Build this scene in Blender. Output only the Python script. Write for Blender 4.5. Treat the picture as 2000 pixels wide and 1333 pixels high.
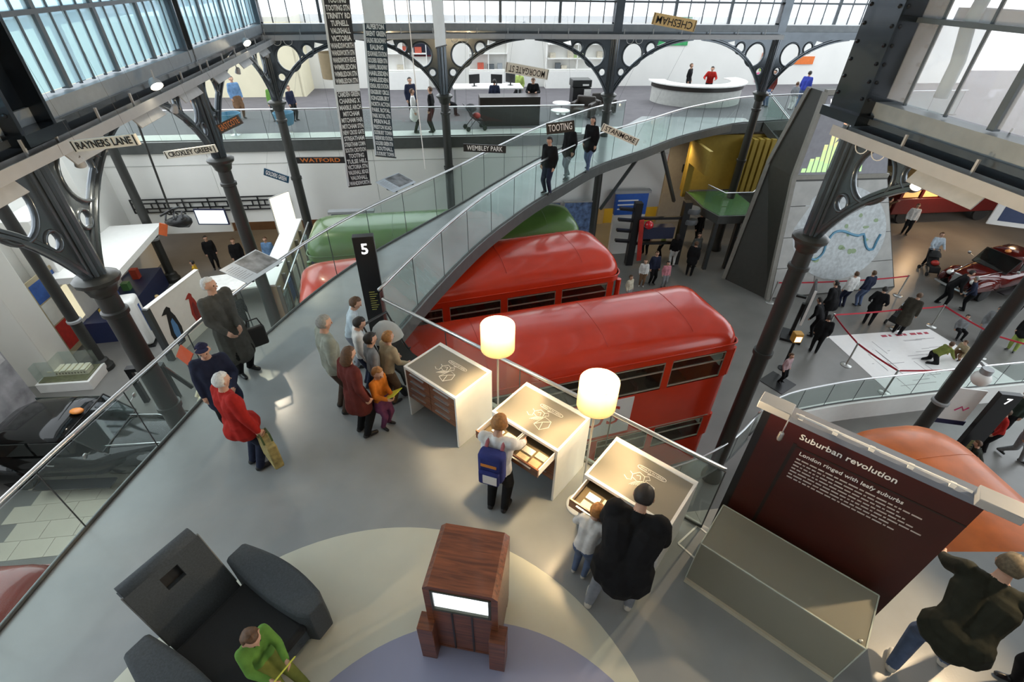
import bpy, bmesh, math, random
import numpy as np
from mathutils import Vector, Matrix

random.seed(7)
scene = bpy.context.scene
for o in list(bpy.data.objects):
    bpy.data.objects.remove(o, do_unlink=True)
COL = scene.collection
PI = math.pi
R_ = math.radians

# ------------------------------------------------------------------ camera
cam_d = bpy.data.cameras.new('camera')
cam_d.sensor_width = 36.0
cam_d.lens = 36.0 * 951.0 / 2000.0
cam_d.clip_start = 0.05
cam_d.clip_end = 300
cam = bpy.data.objects.new('camera', cam_d)
COL.objects.link(cam)
_th, _ro = R_(37.2), R_(1.0)
_F = Vector((0, math.cos(_th), -math.sin(_th)))
_R0 = Vector((1, 0, 0))
_U0 = Vector((0, math.sin(_th), math.cos(_th)))
_R = _R0 * math.cos(_ro) + _U0 * math.sin(_ro)
_U = _U0 * math.cos(_ro) - _R0 * math.sin(_ro)
cam.matrix_world = Matrix(((_R.x, _U.x, -_F.x, 0), (_R.y, _U.y, -_F.y, 0), (_R.z, _U.z, -_F.z, 5.4), (0, 0, 0, 1)))
scene.camera = cam

# ------------------------------------------------------------------ sky (overcast, even) and exposure
world = bpy.data.worlds.new('overcast_sky')
scene.world = world
world.use_nodes = True
_bg = world.node_tree.nodes['Background']
_bg.inputs[0].default_value = (0.88, 0.945, 1.0, 1)
_bg.inputs[1].default_value = 2.3
scene.view_settings.view_transform = 'Standard'
scene.view_settings.look = 'None'
scene.view_settings.gamma = 1.0
scene.view_settings.use_curve_mapping = False
scene.view_settings.exposure = 0.45

GZ = -5.5          # ground floor; bridge and gallery floor are z = 0
YAW = R_(8.0)      # the building's grid is turned 8 degrees
UX, UY = math.cos(YAW), math.sin(YAW)      # along the far row of columns
VX, VY = -math.sin(YAW), math.cos(YAW)     # along the side rows

# ------------------------------------------------------------------ materials
MATS = {}
def mat(name, col, rough=0.5, metal=0.0, emit=0.0, ecol=None, var=0.08, scale=6.0, bump=0.0, bscale=40.0, coat=0.0, spec=0.5):
    if name in MATS:
        return MATS[name]
    m = bpy.data.materials.new(name)
    m.use_nodes = True
    nt = m.node_tree
    b = nt.nodes['Principled BSDF']
    b.inputs['Roughness'].default_value = rough
    b.inputs['Metallic'].default_value = metal
    b.inputs['Specular IOR Level'].default_value = spec
    b.inputs['Coat Weight'].default_value = coat
    b.inputs['Coat Roughness'].default_value = 0.06
    tc = nt.nodes.new('ShaderNodeTexCoord')
    if var > 0:
        nz = nt.nodes.new('ShaderNodeTexNoise')
        nz.inputs['Scale'].default_value = scale
        nz.inputs['Detail'].default_value = 4
        nt.links.new(tc.outputs['Object'], nz.inputs['Vector'])
        rp = nt.nodes.new('ShaderNodeValToRGB')
        rp.color_ramp.elements[0].position = 0.3
        rp.color_ramp.elements[1].position = 0.7
        rp.color_ramp.elements[0].color = tuple(max(0, c * (1 - var)) for c in col[:3]) + (1,)
        rp.color_ramp.elements[1].color = tuple(min(1, c * (1 + var)) for c in col[:3]) + (1,)
        nt.links.new(nz.outputs['Fac'], rp.inputs['Fac'])
        nt.links.new(rp.outputs['Color'], b.inputs['Base Color'])
    else:
        b.inputs['Base Color'].default_value = tuple(col[:3]) + (1,)
    if bump > 0:
        n2 = nt.nodes.new('ShaderNodeTexNoise')
        n2.inputs['Scale'].default_value = bscale
        nt.links.new(tc.outputs['Object'], n2.inputs['Vector'])
        bp = nt.nodes.new('ShaderNodeBump')
        bp.inputs['Strength'].default_value = bump
        bp.inputs['Distance'].default_value = 0.02
        nt.links.new(n2.outputs['Fac'], bp.inputs['Height'])
        nt.links.new(bp.outputs['Normal'], b.inputs['Normal'])
    if emit > 0:
        b.inputs['Emission Color'].default_value = tuple((ecol or col)[:3]) + (1,)
        b.inputs['Emission Strength'].default_value = emit
    MATS[name] = m
    return m

def wood(name, c1, c2, rough=0.35, scale=3.0, rot=(0, 0, 0), coat=0.3):
    if name in MATS:
        return MATS[name]
    m = mat(name, c1, rough, var=0, coat=coat)
    nt = m.node_tree
    b = nt.nodes['Principled BSDF']
    tc = nt.nodes.new('ShaderNodeTexCoord')
    mp = nt.nodes.new('ShaderNodeMapping')
    mp.inputs['Rotation'].default_value = rot
    mp.inputs['Scale'].default_value = (1.2, 14, 14)
    nz = nt.nodes.new('ShaderNodeTexNoise')
    nz.inputs['Scale'].default_value = scale
    nz.inputs['Detail'].default_value = 6
    nz.inputs['Distortion'].default_value = 0.6
    rp = nt.nodes.new('ShaderNodeValToRGB')
    rp.color_ramp.elements[0].position = 0.35
    rp.color_ramp.elements[1].position = 0.68
    rp.color_ramp.elements[0].color = tuple(c1) + (1,)
    rp.color_ramp.elements[1].color = tuple(c2) + (1,)
    nt.links.new(tc.outputs['Object'], mp.inputs['Vector'])
    nt.links.new(mp.outputs['Vector'], nz.inputs['Vector'])
    nt.links.new(nz.outputs['Fac'], rp.inputs['Fac'])
    nt.links.new(rp.outputs['Color'], b.inputs['Base Color'])
    return m

def glass(name, tint=(0.86, 0.94, 0.91), haze=0.05, hcol=(0.8, 0.88, 0.86), ior=1.45, rough=0.02):
    """thin pane: clear transmission, a fresnel reflection and a little surface haze"""
    if name in MATS:
        return MATS[name]
    m = bpy.data.materials.new(name)
    m.use_nodes = True
    nt = m.node_tree
    nt.nodes.remove(nt.nodes['Principled BSDF'])
    out = nt.nodes['Material Output']
    tr = nt.nodes.new('ShaderNodeBsdfTransparent')
    tr.inputs[0].default_value = tuple(tint) + (1,)
    gl = nt.nodes.new('ShaderNodeBsdfGlossy')
    gl.inputs['Roughness'].default_value = rough
    # angle-dependent reflectance of a thin sheet, the same from both sides
    lw = nt.nodes.new('ShaderNodeLayerWeight')
    lw.inputs['Blend'].default_value = 0.5
    pw = nt.nodes.new('ShaderNodeMath'); pw.operation = 'POWER'; pw.inputs[1].default_value = 4.0
    ml = nt.nodes.new('ShaderNodeMath'); ml.operation = 'MULTIPLY_ADD'; ml.inputs[1].default_value = 0.6; ml.inputs[2].default_value = 0.04 * (ior - 1) / 0.45
    nt.links.new(lw.outputs['Facing'], pw.inputs[0])
    nt.links.new(pw.outputs[0], ml.inputs[0])
    mx = nt.nodes.new('ShaderNodeMixShader')
    nt.links.new(ml.outputs[0], mx.inputs[0])
    nt.links.new(tr.outputs[0], mx.inputs[1])
    nt.links.new(gl.outputs[0], mx.inputs[2])
    last = mx
    if haze > 0:
        df = nt.nodes.new('ShaderNodeBsdfDiffuse')
        df.inputs[0].default_value = tuple(hcol) + (1,)
        tl = nt.nodes.new('ShaderNodeBsdfTranslucent')
        tl.inputs[0].default_value = tuple(hcol) + (1,)
        m1 = nt.nodes.new('ShaderNodeMixShader')
        nt.links.new(df.outputs[0], m1.inputs[1])
        nt.links.new(tl.outputs[0], m1.inputs[2])
        m2 = nt.nodes.new('ShaderNodeMixShader')
        m2.inputs[0].default_value = haze
        nt.links.new(mx.outputs[0], m2.inputs[1])
        nt.links.new(m1.outputs[0], m2.inputs[2])
        last = m2
    nt.links.new(last.outputs[0], out.inputs['Surface'])
    MATS[name] = m
    return m

IRON = mat('blue_grey_painted_iron', (0.085, 0.102, 0.118), 0.20, 0.55, var=0.12, scale=3, coat=0.3)
IRON_D = mat('dark_painted_iron', (0.055, 0.062, 0.064), 0.4, 0.2, var=0.12, scale=3)
SHAFT = mat('slate_painted_shaft', (0.036, 0.037, 0.034), 0.42, 0.1, var=0.1, scale=2)
CHROME = mat('brushed_steel', (0.62, 0.63, 0.63), 0.28, 0.95, var=0.05)
WHITE = mat('white_plaster', (0.78, 0.77, 0.73), 0.8, var=0.03, scale=0.8)
GLOSSW = mat('white_laminate', (0.86, 0.85, 0.81), 0.4, var=0.02)
CREAM = mat('warm_cream_plaster', (0.72, 0.66, 0.48), 0.8, var=0.05, scale=1)
TRAYG = mat('light_grey_metal', (0.36, 0.37, 0.38), 0.45, 0.1, var=0.04)
BLACK = mat('black_satin', (0.012, 0.012, 0.013), 0.35, var=0.05)
BLACKM = mat('black_matte', (0.02, 0.02, 0.02), 0.8, var=0.05)
LETW = mat('white_lettering', (0.86, 0.86, 0.84), 0.6, var=0)
LETB = mat('black_lettering', (0.015, 0.015, 0.015), 0.6, var=0)
GLASS = glass('balustrade_glass', (0.90, 0.955, 0.935), 0.010)
CLEAR = glass('clear_glass', (0.93, 0.96, 0.95), 0.02)

# ------------------------------------------------------------------ mesh helpers
class MB:
    def __init__(s):
        s.v, s.f, s.m = [], [], []
        s.mi = 0
    def add(s, vs, fs):
        o = len(s.v)
        s.v += [tuple(p) for p in vs]
        s.f += [tuple(i + o for i in f) for f in fs]
        s.m += [s.mi] * len(fs)
        return s
    def box(s, x0, x1, y0, y1, z0, z1):
        vs = [(x0, y0, z0), (x1, y0, z0), (x1, y1, z0), (x0, y1, z0), (x0, y0, z1), (x1, y0, z1), (x1, y1, z1), (x0, y1, z1)]
        return s.add(vs, [(0, 3, 2, 1), (4, 5, 6, 7), (0, 1, 5, 4), (1, 2, 6, 5), (2, 3, 7, 6), (3, 0, 4, 7)])
    def obox(s, c, size, rz=0.0, rx=0.0, ry=0.0):
        M = Matrix.Rotation(rz, 3, 'Z') @ Matrix.Rotation(ry, 3, 'Y') @ Matrix.Rotation(rx, 3, 'X')
        hx, hy, hz = size[0] / 2, size[1] / 2, size[2] / 2
        vs = [Vector(c) + M @ Vector(p) for p in [(-hx, -hy, -hz), (hx, -hy, -hz), (hx, hy, -hz), (-hx, hy, -hz), (-hx, -hy, hz), (hx, -hy, hz), (hx, hy, hz), (-hx, hy, hz)]]
        return s.add(vs, [(0, 3, 2, 1), (4, 5, 6, 7), (0, 1, 5, 4), (1, 2, 6, 5), (2, 3, 7, 6), (3, 0, 4, 7)])
    def bar(s, a, b, w, h, up=(0, 0, 1)):
        """square bar from a to b, w across, h along 'up'"""
        a, b = Vector(a), Vector(b)
        d = (b - a).normalized()
        u = Vector(up)
        if abs(d.dot(u)) > 0.98:
            u = Vector((1, 0, 0))
        sx = d.cross(u).normalized()
        su = sx.cross(d).normalized()
        vs = []
        for p in (a, b):
            for i, j in ((-1, -1), (1, -1), (1, 1), (-1, 1)):
                vs.append(p + sx * (i * w / 2) + su * (j * h / 2))
        return s.add(vs, [(0, 1, 2, 3), (7, 6, 5, 4), (0, 4, 5, 1), (1, 5, 6, 2), (2, 6, 7, 3), (3, 7, 4, 0)])
    def loft(s, rings, closed=True, cap0=True, cap1=True):
        n = len(rings[0])
        vs = [p for r in rings for p in r]
        fs = []
        for k in range(len(rings) - 1):
            for i in range(n if closed else n - 1):
                j = (i + 1) % n
                fs.append((k * n + i, k * n + j, (k + 1) * n + j, (k + 1) * n + i))
        if cap0:
            fs.append(tuple(reversed(range(n))))
        if cap1:
            fs.append(tuple((len(rings) - 1) * n + i for i in range(n)))
        return s.add(vs, fs)
    def tube(s, pts, r, n=8, cap=True):
        pts = [Vector(p) for p in pts]
        rs = r if isinstance(r, (list, tuple)) else [r] * len(pts)
        rings = []
        prev = None
        for i, p in enumerate(pts):
            d = (pts[min(i + 1, len(pts) - 1)] - pts[max(i - 1, 0)]).normalized()
            if prev is None:
                u = Vector((0, 0, 1)) if abs(d.z) < 0.9 else Vector((1, 0, 0))
            else:
                u = prev
            x = d.cross(u).normalized()
            u = x.cross(d).normalized()
            prev = u
            rings.append([p + (x * math.cos(2 * PI * k / n) + u * math.sin(2 * PI * k / n)) * rs[i] for k in range(n)])
        return s.loft(rings, True, cap, cap)
    def lathe(s, prof, n=16, c=(0, 0, 0), cap=True):
        rings = [[(c[0] + r * math.cos(2 * PI * k / n), c[1] + r * math.sin(2 * PI * k / n), c[2] + z) for k in range(n)] for r, z in prof]
        return s.loft(rings, True, cap, cap)
    def prism(s, poly, z0, z1):
        return s.loft([[(x, y, z0) for x, y in poly], [(x, y, z1) for x, y in poly]])
    def ball(s, c, r, n=10, m=7, sx=1, sy=1, sz=1):
        prof = [(max(0.0005, math.sin(PI * i / m)), -math.cos(PI * i / m)) for i in range(m + 1)]
        rings = [[(c[0] + r * sx * q * math.cos(2 * PI * k / n), c[1] + r * sy * q * math.sin(2 * PI * k / n), c[2] + r * sz * z) for k in range(n)] for q, z in prof]
        return s.loft(rings)
    def xf(s, M, start=0):
        for i in range(start, len(s.v)):
            s.v[i] = tuple(M @ Vector(s.v[i]))
        return s
    def mesh(s, name, mats, smooth=False):
        me = bpy.data.meshes.new(name)
        me.from_pydata(s.v, [], s.f)
        for m in (mats if isinstance(mats, (list, tuple)) else [mats]):
            me.materials.append(m)
        if max(s.m, default=0) > 0:
            me.polygons.foreach_set('material_index', s.m)
        bm = bmesh.new()
        bm.from_mesh(me)
        bmesh.ops.recalc_face_normals(bm, faces=bm.faces)
        bm.to_mesh(me)
        bm.free()
        if smooth:
            me.polygons.foreach_set('use_smooth', [True] * len(me.polygons))
            if smooth != 'all':
                me.set_sharp_from_angle(angle=R_(38))
        me.update()
        return me
    def build(s, name, mats, parent=None, smooth=False, bevel=0.0, loc=None, rz=None):
        o = bpy.data.objects.new(name, s.mesh(name, mats, smooth))
        COL.objects.link(o)
        if parent is not None:
            o.parent = parent
        if loc is not None:
            o.location = loc
        if rz is not None:
            o.rotation_euler = (0, 0, rz)
        if bevel > 0:
            b = o.modifiers.new('bevel', 'BEVEL')
            b.width = bevel
            b.segments = 2
            b.limit_method = 'ANGLE'
            o.data.polygons.foreach_set('use_smooth', [True] * len(o.data.polygons))
            o.data.set_sharp_from_angle(angle=R_(50))
        return o

def B(x0, x1, y0, y1, z0, z1):
    return MB().box(x0, x1, y0, y1, z0, z1)

def tag(o, label, cat, group=None):
    o['label'] = label
    o['category'] = cat
    if group:
        o['group'] = group
    return o

def struct(o, label=None, cat=None):
    o['kind'] = 'structure'
    if label:
        o['label'] = label
    if cat:
        o['category'] = cat
    return o

def thing(name, label, cat, loc=(0, 0, 0), rz=0.0, group=None):
    o = bpy.data.objects.new(name, None)
    o.empty_display_size = 0.2
    COL.objects.link(o)
    o.location = loc
    o.rotation_euler = (0, 0, rz)
    if label:
        tag(o, label, cat, group)
    return o

def inst(name, me, parent=None, loc=(0, 0, 0), rz=0.0, rot=None):
    o = bpy.data.objects.new(name, me)
    COL.objects.link(o)
    if parent is not None:
        o.parent = parent
    o.location = loc
    o.rotation_euler = rot if rot is not None else (0, 0, rz)
    return o

def copy_tree(src, parent=None):
    c = src.copy()
    COL.objects.link(c)
    c.parent = parent
    for ch in src.children:
        copy_tree(ch, c)
    return c

def text_mesh(txt, size=1.0, depth=0.004, align='CENTER', m=None, width=None, spacing=1.0, line=1.0, bold=0.0):
    cu = bpy.data.curves.new('lettering', 'FONT')
    cu.body = txt
    cu.size = size
    cu.extrude = depth
    cu.offset = bold
    cu.resolution_u = 2
    cu.align_x = align
    cu.align_y = 'CENTER'
    cu.space_character = spacing
    cu.space_line = line
    ob = bpy.data.objects.new('tmp', cu)
    me = bpy.data.meshes.new_from_object(ob)
    bpy.data.objects.remove(ob)
    bpy.data.curves.remove(cu)
    me.name = 'lettering'
    me.materials.clear()
    me.materials.append(m or LETW)
    if width and len(me.vertices):
        xs = [v.co.x for v in me.vertices]
        k = width / max(1e-6, max(xs) - min(xs))
        for v in me.vertices:
            v.co.x *= k
    return me

def curve_fill(splines, thick, m):
    """flat plate of given thickness from 2-d outlines (inner outlines are holes)"""
    cu = bpy.data.curves.new('plate', 'CURVE')
    cu.dimensions = '2D'
    cu.fill_mode = 'BOTH'
    cu.extrude = thick / 2
    for pts in splines:
        sp = cu.splines.new('POLY')
        sp.points.add(len(pts) - 1)
        for p, q in zip(sp.points, pts):
            p.co = (q[0], q[1], 0, 1)
        sp.use_cyclic_u = True
    ob = bpy.data.objects.new('tmp', cu)
    me = bpy.data.meshes.new_from_object(ob)
    bpy.data.objects.remove(ob)
    bpy.data.curves.remove(cu)
    me.materials.clear()
    me.materials.append(m)
    return me

def circ(cx, cy, r, n=24):
    return [(cx + r * math.cos(2 * PI * k / n), cy + r * math.sin(2 * PI * k / n)) for k in range(n)]

def face(dx, dy):
    """rotation about z that turns local +y to (dx, dy)"""
    return math.atan2(dy, dx) - PI / 2
# ================================================================== STRUCTURE
FLOORM = mat('grey_resin_floor', (0.29, 0.305, 0.31), 0.24, var=0.10, scale=1.3, bump=0.02, bscale=60)
GROUNDM = mat('grey_ground_floor', (0.175, 0.170, 0.158), 0.34, var=0.16, scale=0.7)
TILEM = mat('beige_floor_tile', (0.50, 0.46, 0.37), 0.4, var=0.08, scale=1.5)
BROWNM = mat('brown_timber_wall', (0.16, 0.085, 0.04), 0.6, var=0.2, scale=1.2)
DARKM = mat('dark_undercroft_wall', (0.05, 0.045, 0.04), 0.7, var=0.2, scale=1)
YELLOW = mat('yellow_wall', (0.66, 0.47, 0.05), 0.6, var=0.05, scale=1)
SLABE = mat('slab_edge_grey', (0.07, 0.075, 0.072), 0.5, var=0.1)

def catmull(pts, step=0.5):
    P_ = [Vector((p[0], p[1])) for p in pts]
    out = []
    for i in range(len(P_) - 1):
        p0, p1, p2, p3 = P_[max(i - 1, 0)], P_[i], P_[i + 1], P_[min(i + 2, len(P_) - 1)]
        n = max(1, int(round((p2 - p1).length / step)))
        for k in range(n):
            t = k / n
            q = 0.5 * ((2 * p1) + (p2 - p0) * t + (2 * p0 - 5 * p1 + 4 * p2 - p3) * t * t + (3 * p1 - p0 - 3 * p2 + p3) * t ** 3)
            out.append((q.x, q.y))
    out.append((P_[-1].x, P_[-1].y))
    return out

def at_uv(o, u, v):
    return (o[0] + UX * u + VX * v, o[1] + UY * u + VY * v)

# --- ground floor
g = MB().box(-30, 40, -8, 44, GZ - 0.3, GZ)
struct(g.build('floor', GROUNDM))
# beige tiles beside the platform (laid one by one where they show)
tiles = thing('floor_tiling', None, None, (2.6, 5.2, GZ), R_(8))
struct(tiles)
tm = B(0, 0.74, 0, 0.49, 0, 0.012).mesh('floor_tile', TILEM)
for i in range(6):
    for j in range(8):
        inst('floor_tile', tm, tiles, (i * 0.75 - 0.2 + (0.37 if j % 2 else 0), j * 0.5 - 2.2, 0))
tiles2 = thing('floor_tiling', None, None, (-12.2, 5.6, GZ), R_(8))
struct(tiles2)
for i in range(4):
    for j in range(5):
        inst('floor_tile', tm, tiles2, (i * 0.75 + (0.37 if j % 2 else 0), j * 0.5, 0))
tiles2['label'] = 'beige stone tiles beside the black car'
tiles['label'] = 'beige stone tiles on the lower floor beyond the kiosks'

# --- platform and curved bridge (z = 0)
LEDGE = catmull([(-5.35, -3.0), (-5.2, 2.15), (-4.94, 4.9), (-4.62, 7.05), (-3.72, 9.85), (-1.7, 13.5), (-0.72, 15.4), (1.1, 18.6), (3.3, 21.5), (4.6, 22.7)], 0.55)
REDGE = catmull([(-2.2, 7.0), (-1.72, 8.6), (-1.12, 10.3), (-0.62, 11.5), (-0.04, 12.65), (0.62, 13.85), (1.62, 15.4), (2.95, 17.35), (4.9, 19.3), (7.0, 21.5), (9.9, 23.75), (10.9, 24.1)], 0.55)
bridge_poly = LEDGE + [(6.0, 25.0), (10.9, 25.0)] + list(reversed(REDGE))
plat_poly = bridge_poly + [(2.42, 3.42), (3.72, 2.40), (4.25, 3.12), (9.0, 3.2), (9.0, -3.0)]
p = MB()
p.mi = 0
n_ = len(plat_poly)
p.loft([[(x, y, -0.32) for x, y in plat_poly], [(x, y, 0.0) for x, y in plat_poly]])
me = p.mesh('floor_bridge', [FLOORM, SLABE])
for f in me.polygons:
    if f.normal.z < 0.5:
        f.material_index = 1
fb = inst('floor_bridge', me)
struct(fb, 'grey resin bridge and platform floor curving to the gallery', 'floor')
# inlaid floor discs
d1 = MB().loft([[(x, y, -0.01) for x, y in circ(-1.2, 0.6, 2.73, 96)], [(x, y, 0.003) for x, y in circ(-1.2, 0.6, 2.73, 96)]])
d1 = d1.build('inlay_disc', mat('cream_resin', (0.60, 0.60, 0.50), 0.32, var=0.06, scale=1.2), fb)
d1['label'] = 'large cream floor disc'
d2 = MB().loft([[(x, y, -0.01) for x, y in circ(-0.3, 0.3, 1.97, 96)], [(x, y, 0.006) for x, y in circ(-0.3, 0.3, 1.97, 96)]])
d2 = d2.build('inlay_disc', mat('lavender_resin', (0.30, 0.32, 0.46), 0.32, var=0.06, scale=1.2), fb)
d2['label'] = 'lavender floor disc overlapping the cream one'
# floor access hatch outline near the red panel
hm = MB()
for a, b in (((2.02, 3.18), (2.32, 3.42)), ((2.32, 3.42), (2.5, 3.2)), ((2.5, 3.2), (2.2, 2.96)), ((2.2, 2.96), (2.02, 3.18))):
    hm.bar((a[0], a[1], 0.002), (b[0], b[1], 0.002), 0.02, 0.008)
hm.build('hatch_frame', GLOSSW, fb)

# --- gallery slab on the far side
GE = (-2.85, 20.78)           # gallery edge point, edge runs along u
gal = [at_uv(GE, -17, 0), at_uv(GE, 7.6, 0), (10.9, 24.1), (16.8, 25.8), (18.4, 18.8), (38, 20.5), (38, 42), (-28, 36)]  # right end stretched over the hall, mostly unseen, to keep it dark
gm = MB().loft([[(x, y, -0.42) for x, y in gal], [(x, y, -0.004) for x, y in gal]])
me = gm.mesh('floor_gallery', [mat('mauve_grey_carpet', (0.105, 0.098, 0.105), 0.8, var=0.1, scale=2), SLABE])
for f in me.polygons:
    if f.normal.z < 0.5:
        f.material_index = 1
fg = struct(inst('floor_gallery', me))
fs = MB().loft([[(*q, -0.003) for q in (at_uv(GE, -17, 0.02), at_uv(GE, 7.6, 0.02), at_uv(GE, 7.6, 1.1), at_uv(GE, -17, 1.1))], [(*q, 0.004) for q in (at_uv(GE, -17, 0.02), at_uv(GE, 7.6, 0.02), at_uv(GE, 7.6, 1.1), at_uv(GE, -17, 1.1))]])
fs.build('edge_strip', mat('pale_grey_resin', (0.42, 0.43, 0.40), 0.4, var=0.06), fg)

# --- white fascia wall below the gallery edge, in panels
fas = thing('wall_fascia', None, None, (GE[0], GE[1], 0), YAW)
struct(fas)
pw = 3.19
pm = B(0.006, pw - 0.006, 0.10, 0.22, -3.35, -0.425).mesh('wall_panel', WHITE)
pml = B(0.006, pw - 0.006, 0.10, 0.22, -3.75, -0.425).mesh('wall_panel', WHITE)
for i in range(9):
    inst('wall_panel', pml if i < 3 else pm, fas, (-15.95 + i * pw - 3.0, 0, 0))
B(-19, 9.6, 0.23, 0.3, -3.3, -0.43).build('wall_backing', WHITE, fas)
B(-19, 9.7, 0.08, 0.23, -0.9, -0.885).build('wall_reveal', mat('shadow_gap', (0.4, 0.4, 0.38), 0.8, var=0), fas)
# lower far wall (ground level)
fw = thing('wall_far_lower', None, None, (GE[0], GE[1], 0), YAW)
struct(fw)
B(-20, -3.2, 4.2, 4.4, GZ, -0.42).build('wall_timber', BROWNM, fw)
B(-3.2, 8.2, 3.2, 3.4, GZ, -0.42).build('wall_plaster', mat('tan_plaster', (0.52, 0.42, 0.24), 0.7, var=0.06), fw)
B(8.2, 11.2, 3.3, 3.5, GZ, -0.42).build('wall_yellow', YELLOW, fw)
B(11.2, 14.6, 3.1, 3.5, GZ, -0.42).build('wall_grey', mat('grey_plaster', (0.36, 0.35, 0.33), 0.7, var=0.05), fw)
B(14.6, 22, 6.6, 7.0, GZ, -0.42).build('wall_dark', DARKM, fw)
# --- far wall of the gallery
BW = at_uv(GE, 0, 10.6)
wf = thing('wall_far', None, None, (BW[0], BW[1], 0), YAW)
struct(wf)
B(-7.2, 34, 0, 0.3, -0.1, 3.5).build('wall_plaster', WHITE, wf)
B(-26, -7.2, -2.2, -1.9, -0.1, 3.5).build('wall_cream', CREAM, wf)
B(-7.3, -7.1, -2.2, 0.3, -0.1, 3.5).build('wall_return', CREAM, wf)
# --- left outer wall with piers
WLo = at_uv((-15.3, 13.0), 0, 0)
wl = thing('wall_left', None, None, (WLo[0], WLo[1], 0), YAW)
struct(wl)
B(-0.9, -0.6, -18, 7.3, GZ, 1.2).build('wall_plaster', WHITE, wl)
B(-0.6, 0.55, -1.5, -0.55, GZ, 1.2).build('wall_pier', mat('white_plaster_warm', (0.74, 0.72, 0.65), 0.8, var=0.03, scale=0.8), wl, bevel=0.02)
B(-0.6, 0.35, 1.1, 3.6, GZ, -1.0).build('wall_pier', GLOSSW, wl, bevel=0.02)
B(-0.6, 0.1, 4.2, 7.0, GZ, 1.2).build('wall_pier', WHITE, wl)
# --- right and rear limits of the hall beyond the crossing
wr = thing('wall_right', None, None, (36, 20, 0), YAW)
struct(wr)
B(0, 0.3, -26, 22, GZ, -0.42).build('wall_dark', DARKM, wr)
B(-14, 0, 21, 21.3, GZ, -0.42).build('wall_dark', mat('red_brown_hall', (0.13, 0.05, 0.03), 0.6, var=0.3, scale=1), wr)

# ================================================================== COLUMNS, BRACKETS, BEAMS, WINDOWS
A_ = (-6.39, 6.46); B_ = (-7.36, 12.35); C_ = (-8.55, 18.95)
D_ = (-2.76, 20.55); E_ = (3.66, 21.32); F_ = (10.05, 22.2)
G_ = (5.49, 8.39); G2 = (6.42, 2.2); A2 = (-5.5, 0.4); H_ = (11.4, 9.45)
F2 = (16.5, 23.1)

def bez(t, a=(0.13, 1.62), b=(1.0, 3.28), c=(3.05, 3.44)):
    return tuple((1 - t) ** 2 * a[k] + 2 * t * (1 - t) * b[k] + t * t * c[k] for k in range(2))

RINGS = [(0.74, 2.93, 0.39), (0.38, 2.36, 0.14), (1.42, 3.16, 0.19)]
def bracket_meshes():
    pts = [bez(t / 14) for t in range(15)]
    mb = MB()
    for off, w, h in ((0, 0.15, 0.07), (0.07, 0.09, 0.07)):
        rings = []
        for i, (x, z) in enumerate(pts):
            x2, z2 = pts[min(i + 1, 14)]
            x1, z1 = pts[max(i - 1, 0)]
            l = math.hypot(x2 - x1, z2 - z1)
            nx, nz = -(z2 - z1) / l, (x2 - x1) / l
            cx, cz = x + nx * off, z + nz * off
            rings.append([(cx + nx * h / 2 * j, w / 2 * k, cz + nz * h / 2 * j) for j, k in ((-1, -0.6), (-0.6, -1), (0.6, -1), (1, -0.6), (1, 0.6), (0.6, 1), (-0.6, 1), (-1, 0.6))])
        mb.loft(rings)
    rib = mb.mesh('arch_rib', IRON, True)
    rms = []
    for cx, cz, r in RINGS:
        rb = MB()
        n, m = 28, 8
        vs, fs = [], []
        for i in range(n):
            a = 2 * PI * i / n
            for j in range(m):
                b = 2 * PI * j / m
                rr = r + 0.035 * math.cos(b)
                vs.append((cx + rr * math.cos(a), 0.055 * math.sin(b), cz + rr * math.sin(a) * (1.04 if r > 0.3 else 1)))
                fs.append((i * m + j, ((i + 1) % n) * m + j, ((i + 1) % n) * m + (j + 1) % m, i * m + (j + 1) % m))
        rb.add(vs, fs)
        rms.append(rb.mesh('ring', IRON, 'all'))
    outline = [(0.1, 3.44)] + [(0.1, 1.7)] + [(bez(t / 14)[0] - 0.0, bez(t / 14)[1] + 0.03) for t in range(15)] + [(3.0, 3.46)]
    holes = [circ(cx, cz, r - 0.01, 22) for cx, cz, r in RINGS]
    holes.append([(0.98, 2.78), (1.28, 2.95), (1.2, 3.0)])
    holes.append([(1.66, 3.24), (2.1, 3.32), (1.7, 3.40)])
    web = curve_fill([outline] + holes, 0.03, IRON)
    for v in web.vertices:
        x, y, z = v.co
        v.co = (x, z, y)
    web.update()
    return rib, rms, web
RIB, RINGM, WEB = bracket_meshes()

shaft_prof = lambda zb: [(0.27, zb), (0.27, zb + 0.12), (0.23, zb + 0.22), (0.20, zb + 0.34), (0.175, zb + 0.4), (0.17, -1.2), (0.205, -1.2), (0.205, -1.1), (0.168, -1.1), (0.16, 0.9), (0.195, 0.92), (0.195, 0.99), (0.158, 1.01), (0.155, 1.28)]
CAPP = [(0.155, 1.28), (0.2, 1.33), (0.21, 1.38), (0.24, 1.46), (0.31, 1.52), (0.32, 1.58), (0.27, 1.62), (0.2, 1.64)]
SHM = {}
def shaft_mesh(zb, r=1.0):
    if (zb, r) not in SHM:
        SHM[(zb, r)] = MB().lathe([(q * r, z) for q, z in shaft_prof(zb)], 20).mesh('shaft', SHAFT, True)
    return SHM[(zb, r)]
CAPM = MB().lathe(CAPP, 12).mesh('capital', mat('capital_paint', (0.055, 0.057, 0.052), 0.35, 0.3, var=0.1), True)
_pm = MB()
for k in range(8):
    a = k * PI / 4
    _pm.tube([(0.12 * math.cos(a), 0.12 * math.sin(a), 1.6), (0.12 * math.cos(a), 0.12 * math.sin(a), 3.46)], 0.045 if k % 2 else 0.06, 8)
_pm.lathe([(0.12, 1.6), (0.12, 3.46)], 10)
PIERM = _pm.mesh('pier_cluster', IRON, True)
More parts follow.
